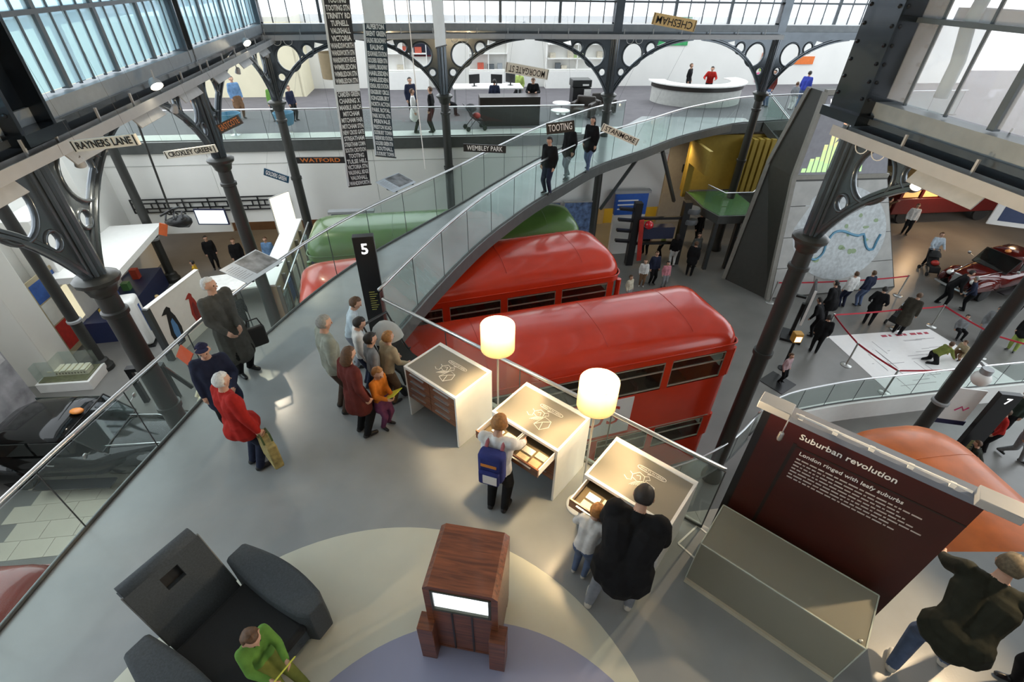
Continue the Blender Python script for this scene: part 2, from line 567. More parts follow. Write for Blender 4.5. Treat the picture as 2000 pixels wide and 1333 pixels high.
UP1 = MB().box(-0.16, 0.16, -0.16, -0.12, 3.7, 9).box(-0.16, 0.16, 0.12, 0.16, 3.7, 9).box(-0.05, 0.05, -0.12, 0.12, 3.7, 9).mesh('upper_rib', IRON)
def heavy_rib():
    m = MB()
    m.box(-0.34, 0.34, -0.34, -0.28, 3.7, 9).box(-0.34, 0.34, 0.28, 0.34, 3.7, 9).box(-0.1, 0.1, -0.28, 0.28, 3.7, 9)
    m.box(-0.34, -0.28, -0.28, 0.28, 3.7, 9)
    m.box(-0.42, 0.42, -0.42, 0.42, 3.6, 3.74)
    for z in range(22):
        for sx in (-0.27, 0.27):
            for sy in (-0.345, 0.345):
                m.ball((sx, sy, 3.95 + z * 0.23), 0.028, 6, 4)
            m.ball((-0.345, sx, 3.95 + z * 0.23), 0.028, 6, 4)
    return m.mesh('upper_rib', mat('dark_blue_riveted_steel', (0.012, 0.018, 0.026), 0.22, 0.4, var=0.15, scale=4, coat=0.3))
UP2 = heavy_rib()

def column(p, label, dirs, zb=GZ, upper=UP1, cap=True):
    t = thing('column', label, 'column', (p[0], p[1], 0), YAW, 'cast iron columns')
    inst('shaft', shaft_mesh(zb), t)
    if cap:
        inst('capital', CAPM, t)
        inst('pier_cluster', PIERM, t)
    for a in dirs:
        b = inst('bracket', WEB, t, (0, 0, 0), a)
        inst('arch_rib', RIB, b)
        for r in RINGM:
            inst('ring', r, b)
    if upper:
        inst('upper_rib', upper, t)
    return t
fwd, back, right, left = PI / 2, -PI / 2, 0, PI
column(A_, 'large iron column at far left, bracket rings against the white wall', [fwd, back], upper=UP2)
column(B_, 'iron column behind the hanging Croxley Green sign', [fwd, back])
column(C_, 'iron column at the inner corner beside the long black banner', [back, right])
column(D_, 'iron column above the bridge, next to the couple at the gallery rail', [left, right])
column(E_, 'iron column in front of the black armchairs on the gallery', [left, right])
column(F_, 'iron column between the round counter and the concrete pylon', [left, right])
column(G_, 'large iron column on the right beside the front red bus', [back], upper=UP2)
def plain_column(p, label, zb, zt, r=1.0):
    t = thing('column', label, 'column', (p[0], p[1], 0), 0, 'plain aisle columns')
    MB().lathe([(0.3, zb), (0.3, zb + 0.14), (0.25, zb + 0.2), (0.23, zb + 0.36), (0.165, zb + 0.42), (0.16, (zb + zt) / 2 - 0.3)], 18).build('lower_shaft', SHAFT, t, True)
    MB().lathe([(0.16, (zb + zt) / 2 - 0.3), (0.155, zt)], 18).build('upper_shaft', SHAFT, t, True)
    MB().lathe([(0.16, -3.6), (0.2, -3.57), (0.2, -3.5), (0.16, -3.47)], 18).build('shaft_collar', mat('collar_grey', (0.3, 0.31, 0.31), 0.5), t, True)
    return t
plain_column((-13.77, 12.43), 'plain grey column by the building model case', GZ, 4)
plain_column((-14.75, 18.3), 'plain grey column behind the lattice frieze', GZ, 4)
plain_column(H_, 'plain dark column on the right carrying a white dome', GZ, 4)

# --- beams, ledges and light trays
def beam(n, a, b):
    t = thing('trim_%d' % n, None, None)
    struct(t)
    for name, w, z0, z1, m in (('beam_web', 0.22, 3.44, 3.62, IRON), ('beam_flange', 0.42, 3.62, 3.70, IRON), ('beam_sill', 0.30, 3.70, 3.92, mat('sill_grey', (0.22, 0.25, 0.27), 0.45, 0.1))):
        MB().bar((a[0], a[1], (z0 + z1) / 2), (b[0], b[1], (z0 + z1) / 2), w, z1 - z0).build(name, m, t)
    return t
beam(1, A2, A_); beam(2, A_, B_); beam(3, B_, C_); beam(4, C_, D_); beam(5, D_, E_); beam(6, E_, F_); beam(7, F_, F2); beam(8, G_, G2)

def window(n, a, b, nb, major, tint, trans=(4.88, 5.9), z0=3.94, z1=7.2, hz=None):
    """clerestory light: vertical bars, transoms and one pane per opening"""
    a, b = Vector((a[0], a[1], 0)), Vector((b[0], b[1], 0))
    L = (b - a).length
    t = thing('window_%d' % n, None, None, a, math.atan2(b.y - a.y, b.x - a.x))
    struct(t)
    fr = mat('window_bar_paint', (0.085, 0.105, 0.12), 0.4, 0.2, var=0.08)
    bw = L / nb
    mmin = B(-0.016, 0.016, -0.02, 0.02, z0, z1).mesh('glazing_bar', fr)
    mmaj = B(-0.045, 0.045, -0.05, 0.05, z0, z1).mesh('mullion', fr)
    for i in range(nb + 1):
        big = i % major == 0
        inst('mullion' if big else 'glazing_bar', mmaj if big else mmin, t, (i * bw, 0, 0))
    zs = [z0] + list(trans) + [z1]
    for z in trans:
        B(0, L, -0.06, 0.06, z - 0.03, z + 0.03).build('transom', fr, t)
    for k in range(len(zs) - 1):
        pm = B(0.02, bw - 0.02, -0.006, 0.006, zs[k] + 0.03, zs[k + 1] - 0.03).mesh('pane', tint)
        for i in range(nb):
            inst('pane', pm, t, (i * bw, 0, 0))
    # outer ledge seen through the panes: eave gutter of the aisle roof outside
    return t
PANEB = glass('frosted_sky_tinted_pane', (0.68, 0.86, 0.94), 0.35, (0.76, 0.92, 0.97))  # blue of the sky light put into the pane tint
PANEW = glass('frosted_white_pane', (0.97, 0.98, 1.0), 0.2, (0.95, 0.96, 0.98))
window(1, A2, A_, 12, 4, PANEB)
window(2, A_, B_, 16, 4, PANEB)
window(3, B_, C_, 16, 4, PANEB)
window(4, C_, D_, 12, 4, PANEW, (4.6, 5.7))
window(5, D_, E_, 12, 4, PANEW, (4.6, 5.7))
window(6, E_, F_, 12, 4, PANEW, (4.6, 5.7))
window(7, F_, F2, 12, 4, PANEW, (4.6, 5.7))
window(8, G_, G2, 9, 3, PANEW, (4.95, 6.1))
# outside gutters and pipes seen through the frosted glass
ext = mat('outside_grey', (0.33, 0.36, 0.40), 0.7)
t = thing('roof_gutter', 'grey gutter and down pipe outside the right window', 'gutter')
MB().bar((6.6, 8.6, 5.0), (7.5, 2.2, 5.0), 0.5, 0.16).build('gutter', ext, t)
MB().bar((6.6, 8.6, 5.35), (7.5, 2.2, 5.35), 0.3, 0.1).build('gutter_lip', ext, t)
MB().tube([(6.15, 7.9, 5.4), (6.1, 7.9, 4.9), (6.05, 7.7, 4.5), (6.05, 7.7, 4.05)], 0.09, 10).build('down_pipe', mat('pipe_teal_grey', (0.2, 0.3, 0.33), 0.5), t, True)
t = thing('roof_gutter', 'dark gutter outside the left blue windows', 'gutter')
MB().bar((-7.2, 0.5, 4.6), (-9.6, 18.9, 4.6), 0.4, 0.16).build('gutter', ext, t)

def light_tray(label, a, b, side, flaps=3, z=3.40):
    """slung cable tray with drop flaps along a beam"""
    a, b = Vector((a[0], a[1], z)), Vector((b[0], b[1], z))
    d = (b - a).normalized()
    nrm = Vector((-d.y, d.x, 0)) * side
    off = nrm * 0.34
    t = thing('light_tray', label, 'cable tray', a + off, math.atan2(d.y, d.x), 'light trays')
    L = (b - a).length
    B(0, L, -0.1, 0.1, -0.02, 0.0).box(0, L, -0.1, -0.085, 0, 0.13).box(0, L, 0.085, 0.1, 0, 0.13).build('channel', TRAYG, t)
    for k in range(int(L / 1.1) + 1):
        B(-0.015, 0.015, -0.015, 0.015, 0, 0.3).build('hanger', TRAYG, t, loc=(0.2 + k * 1.1, 0, 0))
    # loose white cables coiled at the start of the tray
    for k in range(2):
        cx = 0.5 + 0.35 * k
        pts = [(cx + 0.13 * math.cos(a), -0.12 * side, -0.06 + 0.12 * math.sin(a)) for a in [2 * PI * q / 14 for q in range(15)]]
        MB().tube(pts, 0.008, 5).build('cable', LETW, t, True)
    for k in range(flaps):
        x = L * (k + 0.35) / max(1, flaps)
        fl = MB().obox((0, 0, 0), (1.0, 0.02, 0.22), rx=0.6 * side).build('flap', mat('flap_grey', (0.42, 0.43, 0.43), 0.5), t, loc=(min(x, L - 0.6), 0.02 * side, -0.11))
    return t
light_tray('grey light tray along the left beam nearest the viewer', A2, A_, -1)
light_tray('grey light tray along the left beam above the Rayners Lane sign', A_, B_, -1)
light_tray('grey light tray at the far end of the left beam', B_, C_, -1)
light_tray('grey light tray on the far beam behind the banners', C_, D_, -1, 0, 3.5)
light_tray('grey light tray on the far beam above the office desks', D_, E_, -1, 0, 3.5)
light_tray('grey light tray on the far beam above the round counter', E_, F_, -1, 0, 3.5)
light_tray('grey light tray on the right beam over the vehicle hall', G_, G2, -1, 1)

# floodlights on the trays (real fittings, lit)
BULB = mat('lit_lamp_face', (1, 0.85, 0.6), 0.5, emit=28, ecol=(1, 0.86, 0.62), var=0)
def spot(p, aim, label, power=60, on=True, size=0.07, col=(1, 0.86, 0.65)):
    t = thing('spotlight', label, 'spotlight', p, 0, 'tray spotlights')
    d = (Vector(aim) - Vector(p)).normalized()
    q = d.to_track_quat('Z', 'Y').to_matrix().to_4x4()
    h = MB().lathe([(size * 0.5, -0.14), (size * 0.8, -0.1), (size, -0.02), (size * 1.05, 0.0), (size * 0.95, 0.0), (size * 0.9, -0.01)], 12)
    h.xf(q).build('housing', TRAYG, t, True)
    f = MB().lathe([(0.001, -0.004), (size * 0.9, -0.004), (size * 0.9, -0.002), (0.001, -0.002)], 12)
    f.xf(q).build('lamp_face', BULB if on else BLACK, t)
    MB().tube([(0, 0, 0.02), (0, 0, 0.26)], 0.012, 6).build('yoke', TRAYG, t)
    if on and power:
        ld = bpy.data.lights.new('spot_beam', 'SPOT')
        ld.energy = power
        ld.color = col
        ld.spot_size = R_(75)
        ld.spot_blend = 0.6
        ld.shadow_soft_size = 0.06
        lo = bpy.data.objects.new('spot_beam', ld)
        COL.objects.link(lo)
        lo.parent = t
        lo.location = d * 0.03
        lo.rotation_euler = d.to_track_quat('-Z', 'Y').to_euler()
    return t
# ================================================================== BALUSTRADES
def balustrade(label, path, z=0.0, h=1.1, step=1.25, glass_m=None, rail_r=0.028, posts=True, lean=0.0):
    pts = [Vector((x, y, 0)) for x, y in path]
    t = thing('balustrade', label, 'railing', (pts[0].x, pts[0].y, z), 0, 'glass balustrades')
    o = pts[0]
    MB().tube([(q.x - o.x, q.y - o.y, h) for q in pts], rail_r, 8).build('handrail', CHROME, t, 'all')
    MB().tube([(q.x - o.x, q.y - o.y, 0.02) for q in pts], 0.025, 6).build('base_channel', SLABE, t, 'all')
    # walk along the path and cut it into panes
    acc, cur, segs = 0.0, [pts[0]], []
    for a, b in zip(pts, pts[1:]):
        l = (b - a).length
        d = 0.0
        while acc + (l - d) >= step:
            k = step - acc
            d += k
            q = a + (b - a) * (d / l)
            cur.append(q)
            segs.append(cur)
            cur, acc = [q], 0.0
        acc += l - d
        cur.append(b)
    if acc > 0.2:
        segs.append(cur)
    for sg in segs:
        a, b = sg[0], sg[-1]
        d = (b - a)
        if d.length < 0.15:
            continue
        d.normalize()
        n = Vector((-d.y, d.x, 0)) * 0.006
        a2, b2 = a + d * 0.008, b - d * 0.008
        mid = [q for q in sg[1:-1]]
        line = [a2] + mid + [b2]
        m = MB()
        m.loft([[(q.x - n.x - o.x, q.y - n.y - o.y, 0.03), (q.x + n.x - o.x, q.y + n.y - o.y, 0.03), (q.x + n.x - o.x, q.y + n.y - o.y, h - 0.06), (q.x - n.x - o.x, q.y - n.y - o.y, h - 0.06)] for q in line])
        m.build('glass_panel', glass_m or GLASS, t)
        if posts:
            MB().tube([(b.x - o.x, b.y - o.y, 0.0), (b.x - o.x, b.y - o.y, h - 0.02)], 0.008, 6).build('post', IRON_D, t)
    return t
balustrade('long glass balustrade on the outer left edge of the bridge', [(x + 0.06, y) for x, y in LEDGE])
balustrade('curved glass balustrade on the inner right edge of the bridge', [(x - 0.06, y + 0.02) for x, y in REDGE])
balustrade('glass balustrade behind the three kiosks and lamps', [(-2.13, 6.74), (2.36, 3.40)], step=1.4)
balustrade('gallery glass balustrade left of the bridge', [at_uv(GE, -16.5, 0.12), at_uv(GE, 5.7, 0.12)], step=1.6)
balustrade('gallery glass balustrade above the stair on the right', [(10.95, 24.2), (15.2, 25.5), (22, 26.5)], step=1.6)
# lower curved upstand with glass by the ramp
RAMP = catmull([(3.2, 7.2), (4.6, 7.75), (5.75, 8.45), (6.9, 9.5), (7.8, 10.05), (9.0, 10.42), (10.3, 10.72), (11.9, 11.0), (14.5, 11.45), (18.5, 12.05)], 0.4)
up = thing('ramp_upstand', 'low curved white upstand wall below the barrier area', 'low wall')
for k in range(0, len(RAMP) - 1, 4):
    sg = RAMP[k:k + 5]
    if len(sg) < 2 or sg[0][0] < 6.4:
        continue
    MB().loft([[(x, y - 0.1, GZ), (x, y + 0.1, GZ), (x, y + 0.1, GZ + 0.7), (x, y - 0.1, GZ + 0.7)] for x, y in sg]).build('wall_section', GLOSSW, up)
balustrade('low glass balustrade curving round the lower ramp', [(x, y) for x, y in RAMP if x > 6.6], z=GZ + 0.7, h=0.9, step=1.0)
balustrade('short glass balustrade at the foot of the large right column', [(x, y) for x, y in RAMP if x < 6.9], z=GZ + 0.55, h=1.0, step=1.0)

# ================================================================== BUSES
RED = mat('bus_red_enamel', (0.60, 0.036, 0.010), 0.22, var=0.08, scale=1.5, coat=0.15)
ORANGE = mat('orange_red_enamel', (0.66, 0.15, 0.02), 0.4, var=0.16, scale=3, coat=0.1)
GREENB = mat('country_green_enamel', (0.085, 0.17, 0.04), 0.25, var=0.08, scale=1.5, coat=0.15)
WINDOWG = glass('bus_window_glass', (0.78, 0.80, 0.76), 0.02, (0.5, 0.5, 0.45), 1.4)
FRAMEC = mat('polished_frame', (0.70, 0.66, 0.55), 0.3, 0.7, var=0.05)
SEATR = mat('bus_seat_moquette', (0.16, 0.05, 0.035), 0.8, var=0.25, scale=20)
TYRE = mat('tyre_rubber', (0.018, 0.018, 0.018), 0.8)

def outline(L, W, rc, n=5):
    pts = []
    for cx, cy, a0 in ((L / 2 - rc, W / 2 - rc, 0), (-L / 2 + rc, W / 2 - rc, PI / 2), (-L / 2 + rc, -W / 2 + rc, PI), (L / 2 - rc, -W / 2 + rc, 1.5 * PI)):
        for k in range(n + 1):
            a = a0 + PI / 2 * k / n
            pts.append((cx + rc * math.cos(a), cy + rc * math.sin(a)))
    return pts

def bus(label, center, rz, paint, L=8.0, W=2.36, H=4.35, rc=0.3, decks=2, dome=0.62, advert=None, group='museum buses', nwin=5, hump=False):
    t = thing('double_decker_bus' if decks == 2 else 'single_deck_bus', label, 'bus', (center[0], center[1], GZ), rz, group)
    zr = H - dome
    bands = [(0.3, 1.30)]
    wins = []
    if decks == 2:
        wins = [(1.30, 2.02), (zr - 0.95, zr - 0.16)]
        bands = [(0.3, 1.30), (2.02, zr - 0.95), (zr - 0.16, zr)]
    else:
        wins = [(1.25, zr - 0.2)]
        bands = [(0.3, 1.25), (zr - 0.2, zr)]
    for k, (z0, z1) in enumerate(bands):
        MB().loft([[(x, y, z) for x, y in outline(L, W, rc)] for z in (z0, z1)], cap0=(k == 0), cap1=False).build('body_band', paint, t, True)
    # domed roof in panels with seams
    rings = []
    for k in range(9):
        a = k / 8
        ins = (1 - math.cos(a * PI / 2)) * (W / 2 - 0.25)
        z = zr + dome * math.sin(a * PI / 2) ** 0.9
        rings.append([(x, y, z) for x, y in outline(L - 2 * ins * (1.0 if hump else 0.55), W - 2 * ins, max(0.04, min(rc + 0.1, W / 2 - ins - 0.02)))])
    roof = MB().loft(rings, cap0=False).build('roof', paint, t, True)
    # gutter moulding
    MB().tube([(x * 1.004, y * 1.006, zr + 0.01) for x, y in outline(L, W, rc)] + [(outline(L, W, rc)[0][0] * 1.004, outline(L, W, rc)[0][1] * 1.006, zr + 0.01)], 0.018, 6).build('gutter_moulding', paint, t, 'all')
    # thin transverse seams following the dome
    for sx in (L / 2 - 1.15, 0.9, -1.7):
        pts = []
        for k in range(17):
            b = -1 + 2 * k / 16
            y = b * (W / 2 - 0.26)
            # dome height at this y (inverse of the inset law)
            ins = W / 2 - abs(y)
            ca = max(-1, min(1, 1 - ins / (W / 2 - 0.25)))
            a = math.acos(ca) / (PI / 2)
            z = zr + dome * math.sin(min(1, a) * PI / 2) ** 0.9
            pts.append((sx, y, z))
        MB().tube(pts, 0.009, 5).build('roof_seam', paint, t, 'all')
    # windows: pillars, panes and frames along both sides and ends
    for wi, (z0, z1) in enumerate(wins):
        n = nwin
        wl = (L - 2 * rc) / n
        pil = MB().box(-0.09, 0.09, -0.035, 0.035, z0, z1).mesh('window_pillar', paint)
        pane = B(0.10, wl - 0.10, -0.006, 0.006, z0 + 0.05, z1 - 0.05).mesh('window_pane', WINDOWG)
        fr = MB()
        for q0, q1 in (((0.09, z0 + 0.04), (wl - 0.09, z0 + 0.04)), ((0.09, z1 - 0.04), (wl - 0.09, z1 - 0.04)), ((0.09, z0 + 0.04), (0.09, z1 - 0.04)), ((wl - 0.09, z0 + 0.04), (wl - 0.09, z1 - 0.04)), ((0.09, z0 + (z1 - z0) * 0.66), (wl - 0.09, z0 + (z1 - z0) * 0.66))):
            fr.bar((q0[0], 0, q0[1]), (q1[0], 0, q1[1]), 0.03, 0.03, (0, 1, 0))
        frm = fr.mesh('window_frame', FRAMEC)
        for s in (-1, 1):
            y = s * (W / 2 - 0.02)
            for i in range(n + 1):
                inst('window_pillar', pil, t, (-L / 2 + rc + i * wl, s * (W / 2 - 0.036), 0))
            for i in range(n):
                w = inst('window_pane', pane, t, (-L / 2 + rc + i * wl, y, 0))
                inst('window_frame', frm, w)
        # rounded corners and end windows
        for s in (-1, 1):
            for c in (-1, 1):
                MB().tube([(s * (L / 2 - 0.06), c * (W / 2 - 0.09), z0), (s * (L / 2 - 0.06), c * (W / 2 - 0.09), z1)], 0.075, 8).build('corner_pillar', paint, t, True)
            B(-0.03, 0.03, -0.05, 0.05, z0, z1).build('window_pillar', paint, t, loc=(s * (L / 2 - 0.035), 0, 0))
            for c in (-1, 1):
                e = B(-0.006, 0.006, 0.06, W / 2 - 0.17, z0 + 0.04, z1 - 0.04) if c > 0 else B(-0.006, 0.006, -W / 2 + 0.17, -0.06, z0 + 0.04, z1 - 0.04)
                e.build('window_pane', WINDOWG, t, loc=(s * (L / 2 - 0.03), 0, 0))
    # interior: decks and seats
    if decks == 2:
        B(-L / 2 + 0.12, L / 2 - 0.12, -W / 2 + 0.1, W / 2 - 0.1, 2.2, 2.26).build('upper_deck', BROWNM, t)
        sm = MB().box(-0.22, 0.22, -0.42, 0.42, 2.6, 2.78).box(-0.27, -0.18, -0.42, 0.42, 2.6, 3.4).tube([(-0.22, -0.42, 3.3), (-0.22, -0.42, 3.45), (-0.22, 0.42, 3.45), (-0.22, 0.42, 3.3)], 0.018, 6).mesh('seat', SEATR)
        for i in range(8):
            for s in (-1, 1):
                inst('seat', sm, t, (-L / 2 + 0.9 + i * 0.86, s * 0.62, 0))
        MB().tube([(-L / 2 + 0.6, 0, 3.62), (L / 2 - 0.6, 0, 3.62)], 0.02, 6).build('grab_rail', FRAMEC, t)
    B(-L / 2 + 0.12, L / 2 - 0.12, -W / 2 + 0.1, W / 2 - 0.1, 0.5, 0.56).build('lower_deck', BROWNM, t)
    wm = MB().lathe([(0.2, -0.14), (0.42, -0.14), (0.5, -0.1), (0.5, 0.1), (0.42, 0.14), (0.2, 0.14)], 20).mesh('wheel', TYRE, True)
    for sx in (-L / 2 + 1.7, L / 2 - 1.3):
        for s in (-1, 1):
            inst('wheel', wm, t, (sx, s * (W / 2 - 0.17), 0.5), rot=(PI / 2, 0, 0))
    # thin cream line and advert panel
    if decks == 2:
        for s in (-1, 1):
            B(-L / 2 + rc, L / 2 - rc, s * (W / 2 + 0.004) - 0.006, s * (W / 2 + 0.004) + 0.006, 2.06, 2.085).build('moulding', FRAMEC, t)
    if advert:
        x0, x1, txt = advert
        a = B(x0, x1, -W / 2 - 0.02, -W / 2 - 0.002, 2.2, zr - 1.0).build('advert_panel', mat('advert_white', (0.85, 0.83, 0.78), 0.5, var=0.02), t)
        inst('lettering', text_mesh(txt, 0.8, 0.002, 'RIGHT', mat('advert_red', (0.6, 0.05, 0.03), 0.5, var=0)), a, (x1 - 0.28, -W / 2 - 0.023, (2.2 + zr - 1.0) / 2 + 0.05), rot=(PI / 2, 0, 0))
        B(x0 - 0.5, x0 - 0.12, -W / 2 - 0.02, -W / 2 - 0.002, 2.2, zr - 1.0).build('advert_panel', mat('advert_blue', (0.12, 0.13, 0.5), 0.5), t)
    return t
bd = math.atan2(0.30, 0.955)
def bus_center(corner, L, W, a):
    # corner = near-side (camera side) front corner at the +x end
    cx = corner[0] - math.cos(a) * L / 2 - math.sin(a) * W / 2
    cy = corner[1] - math.sin(a) * L / 2 + math.cos(a) * W / 2
    return (cx, cy)
bus('red double decker bus with white advert panel, nearest the floor lamps', bus_center((5.15, 8.78), 8.2, 2.36, bd), bd, RED, L=8.2, H=4.8, dome=0.5, rc=0.2, advert=(0.1, 1.62, 'BUS'))
b1 = math.atan2(1.39, 4.2)
bus('red double decker bus behind the front one, emerging from under the bridge', bus_center((3.0, 11.7), 8.3, 2.45, b1), b1, RED, L=8.3, W=2.45, H=4.95, dome=0.6, rc=0.35)
b2 = math.atan2(1.2, 6.5)
bus('dark green bus seen over the bridge balustrade', bus_center((2.25, 14.55), 8.6, 2.36, b2), b2, GREENB, L=8.6, H=4.6, dome=0.6, rc=0.4)
bus('weathered orange bus roof behind the red text panel', (8.2, 2.9), R_(98), ORANGE, L=8.2, W=2.3, H=4.05, rc=0.6, dome=0.75, hump=True, group='museum buses')
bus('dark red bus roof under the platform at the lower left', (-7.15, 0.15), R_(95), mat('maroon_enamel', (0.20, 0.022, 0.012), 0.25, coat=0.5), L=6.6, W=2.3, H=4.4, rc=0.2, dome=0.35)

# roof ventilator on the rear bus
# ================================================================== BLACK SALOON CAR
def car(label, loc, rz, BK, name='saloon_car', scale=1.0):
    t = thing(name, label, 'car', (loc[0], loc[1], GZ), rz)
    t.scale = (scale,) * 3
    def sect(x, hw, z0, z1, sq=3.0, n=20):
        r = []
        for k in range(n):
            a = 2 * PI * k / n
            c, s_ = math.cos(a), math.sin(a)
            r.append((x, hw * math.copysign(abs(c) ** (2 / sq), c), (z0 + z1) / 2 + (z1 - z0) / 2 * math.copysign(abs(s_) ** (2 / sq), s_)))
        return r
    body = [(-2.45, 0.45, 0.45, 0.75), (-2.3, 0.7, 0.35, 0.98), (-1.8, 0.84, 0.3, 1.08), (-0.8, 0.88, 0.28, 1.08), (0.4, 0.86, 0.28, 1.06), (0.9, 0.7, 0.3, 1.08), (1.7, 0.5, 0.34, 1.06), (2.1, 0.42, 0.36, 1.0), (2.2, 0.38, 0.4, 0.95)]
    MB().loft([sect(*b) for b in body]).build('body', BK, t, 'all')
    cab = [(-2.0, 0.5, 0.9, 1.1), (-1.8, 0.66, 0.9, 1.45), (-1.3, 0.74, 0.9, 1.66), (-0.5, 0.75, 0.9, 1.7), (0.1, 0.73, 0.9, 1.66)]
    MB().loft([sect(x, w, a, b, 3.4) for x, w, a, b in cab]).build('cabin_roof', BK, t, 'all')
    ws = MB().add([(0.12, -0.66, 1.62), (0.12, 0.66, 1.62), (0.62, 0.66, 1.08), (0.62, -0.66, 1.08)], [(0, 1, 2, 3)])
    ws.add([(0.14, -0.66, 1.62), (0.14, 0.66, 1.62), (0.64, 0.66, 1.08), (0.64, -0.66, 1.08)], [(3, 2, 1, 0)])
    w = ws.build('windscreen', glass('car_glass', (0.35, 0.42, 0.42), 0.02, ior=1.8), t)
    fr = MB()
    q = [(0.13, -0.68, 1.63), (0.13, 0.68, 1.63), (0.65, 0.68, 1.07), (0.65, -0.68, 1.07)]
    for a, b in zip(q, q[1:] + q[:1]):
        fr.bar(a, b, 0.025, 0.025)
    fr.build('windscreen_frame', BLACK, w)
    for s in (-1, 1):
        for x0, x1 in ((-1.55, -0.75), (-0.68, 0.02)):
            B(x0, x1, s * 0.75 - 0.01, s * 0.75 + 0.01, 1.12, 1.5).build('side_window', glass('car_glass', (0.35, 0.42, 0.42)), t)
        # wings
        wing = []
        for k in range(9):
            a = k / 8
            wing.append(sect(0.55 + a * 1.75, 0.2 * math.sin(PI * (0.12 + 0.8 * a)) + 0.03, 0.35 + 0.1 * a, 0.5 + 0.45 * math.sin(PI * (0.1 + 0.72 * a)), 2.4, 14))
        m = MB().loft(wing)
        m.xf(Matrix.Translation((0, s * 0.66, 0)))
        m.build('front_wing', BK, t, 'all')
        rw = [sect(-2.35 + 1.25 * k / 8, 0.2 * math.sin(PI * (0.1 + 0.8 * k / 8)) + 0.02, 0.35, 0.45 + 0.5 * math.sin(PI * (0.08 + 0.84 * k / 8)), 2.4, 14) for k in range(9)]
        m = MB().loft(rw)
        m.xf(Matrix.Translation((0, s * 0.78, 0)))
        m.build('rear_wing', BK, t, 'all')
        hl = MB().ball((2.12, s * 0.48, 0.86), 0.13, 12, 8)
        hl.build('headlamp', CHROME, t, 'all')
        MB().ball((2.2, s * 0.48, 0.87), 0.10, 12, 8).build('headlamp_lens', mat('lens_glass', (0.8, 0.8, 0.75), 0.1, coat=1), t, 'all')
        MB().tube([(0.55, s * 0.5, 1.09), (1.3, s * 0.47, 1.09), (2.05, s * 0.36, 1.0)], 0.012, 6).build('bonnet_trim', CHROME, t)
        for wx in (-1.55, 1.5):
            MB().lathe([(0.1, -0.09), (0.27, -0.1), (0.34, -0.07), (0.34, 0.07), (0.27, 0.1), (0.1, 0.09)], 18).xf(Matrix.Translation((wx, s * 0.74, 0.34)) @ Matrix.Rotation(PI / 2, 4, 'X')).build('wheel', TYRE, t, True)
        MB().tube([(0.5, s * 0.78, 1.2), (0.55, s * 0.95, 1.28)], 0.012, 6).ball((0.56, s * 0.97, 1.3), 0.07, 8, 6, 0.4).build('wing_mirror', CHROME, t, True)
        MB().tube([(-0.5, s * 0.885, 0.92), (-0.35, s * 0.9, 0.92)], 0.015, 6).build('door_handle', CHROME, t)
        B(-1.0, 0.7, s * 0.95 - 0.14, s * 0.95 + 0.14, 0.3, 0.34).build('running_board', BLACK, t)
    MB().tube([(2.42, -0.7, 0.45), (2.5, -0.4, 0.45), (2.52, 0, 0.45), (2.5, 0.4, 0.45), (2.42, 0.7, 0.45)], 0.05, 8).build('front_bumper', CHROME, t, True)
    MB().box(2.2, 2.26, -0.26, 0.26, 0.42, 0.98).build('radiator_grille', CHROME, t, bevel=0.03)
    MB().ball((0.0, 0, 1.74), 0.1, 10, 6, 1.6, 1, 0.6).build('roof_sign', mat('amber_sign', (0.7, 0.25, 0.05), 0.3), t, 'all')
CARBK = mat('black_car_enamel', (0.004, 0.005, 0.005), 0.10, var=0.05, coat=0.15, spec=0.35)
car('black vintage saloon car with chrome trim, lower left', (-10.95, 8.6), R_(4), CARBK, scale=1.1)
car('dark red vintage car with round headlamps in the far right hall', (21.0, 19.0), R_(200), mat('dark_red_car_enamel', (0.09, 0.007, 0.005), 0.14, coat=0.6))
# ================================================================== KIOSKS, LAMPS, TELEVISION, CHAIR, TEXT PANEL
TOPG = mat('taupe_laminate', (0.24, 0.22, 0.18), 0.30, var=0.05, scale=2)
WALNUT = wood('walnut_drawer', (0.13, 0.045, 0.02), (0.27, 0.10, 0.04))
WALNUT_R = wood('walnut_rosewood', (0.095, 0.026, 0.010), (0.24, 0.072, 0.026), 0.35, 2.2, coat=0.08)
SKETCH = mat('white_print', (0.85, 0.83, 0.76), 0.6, var=0)

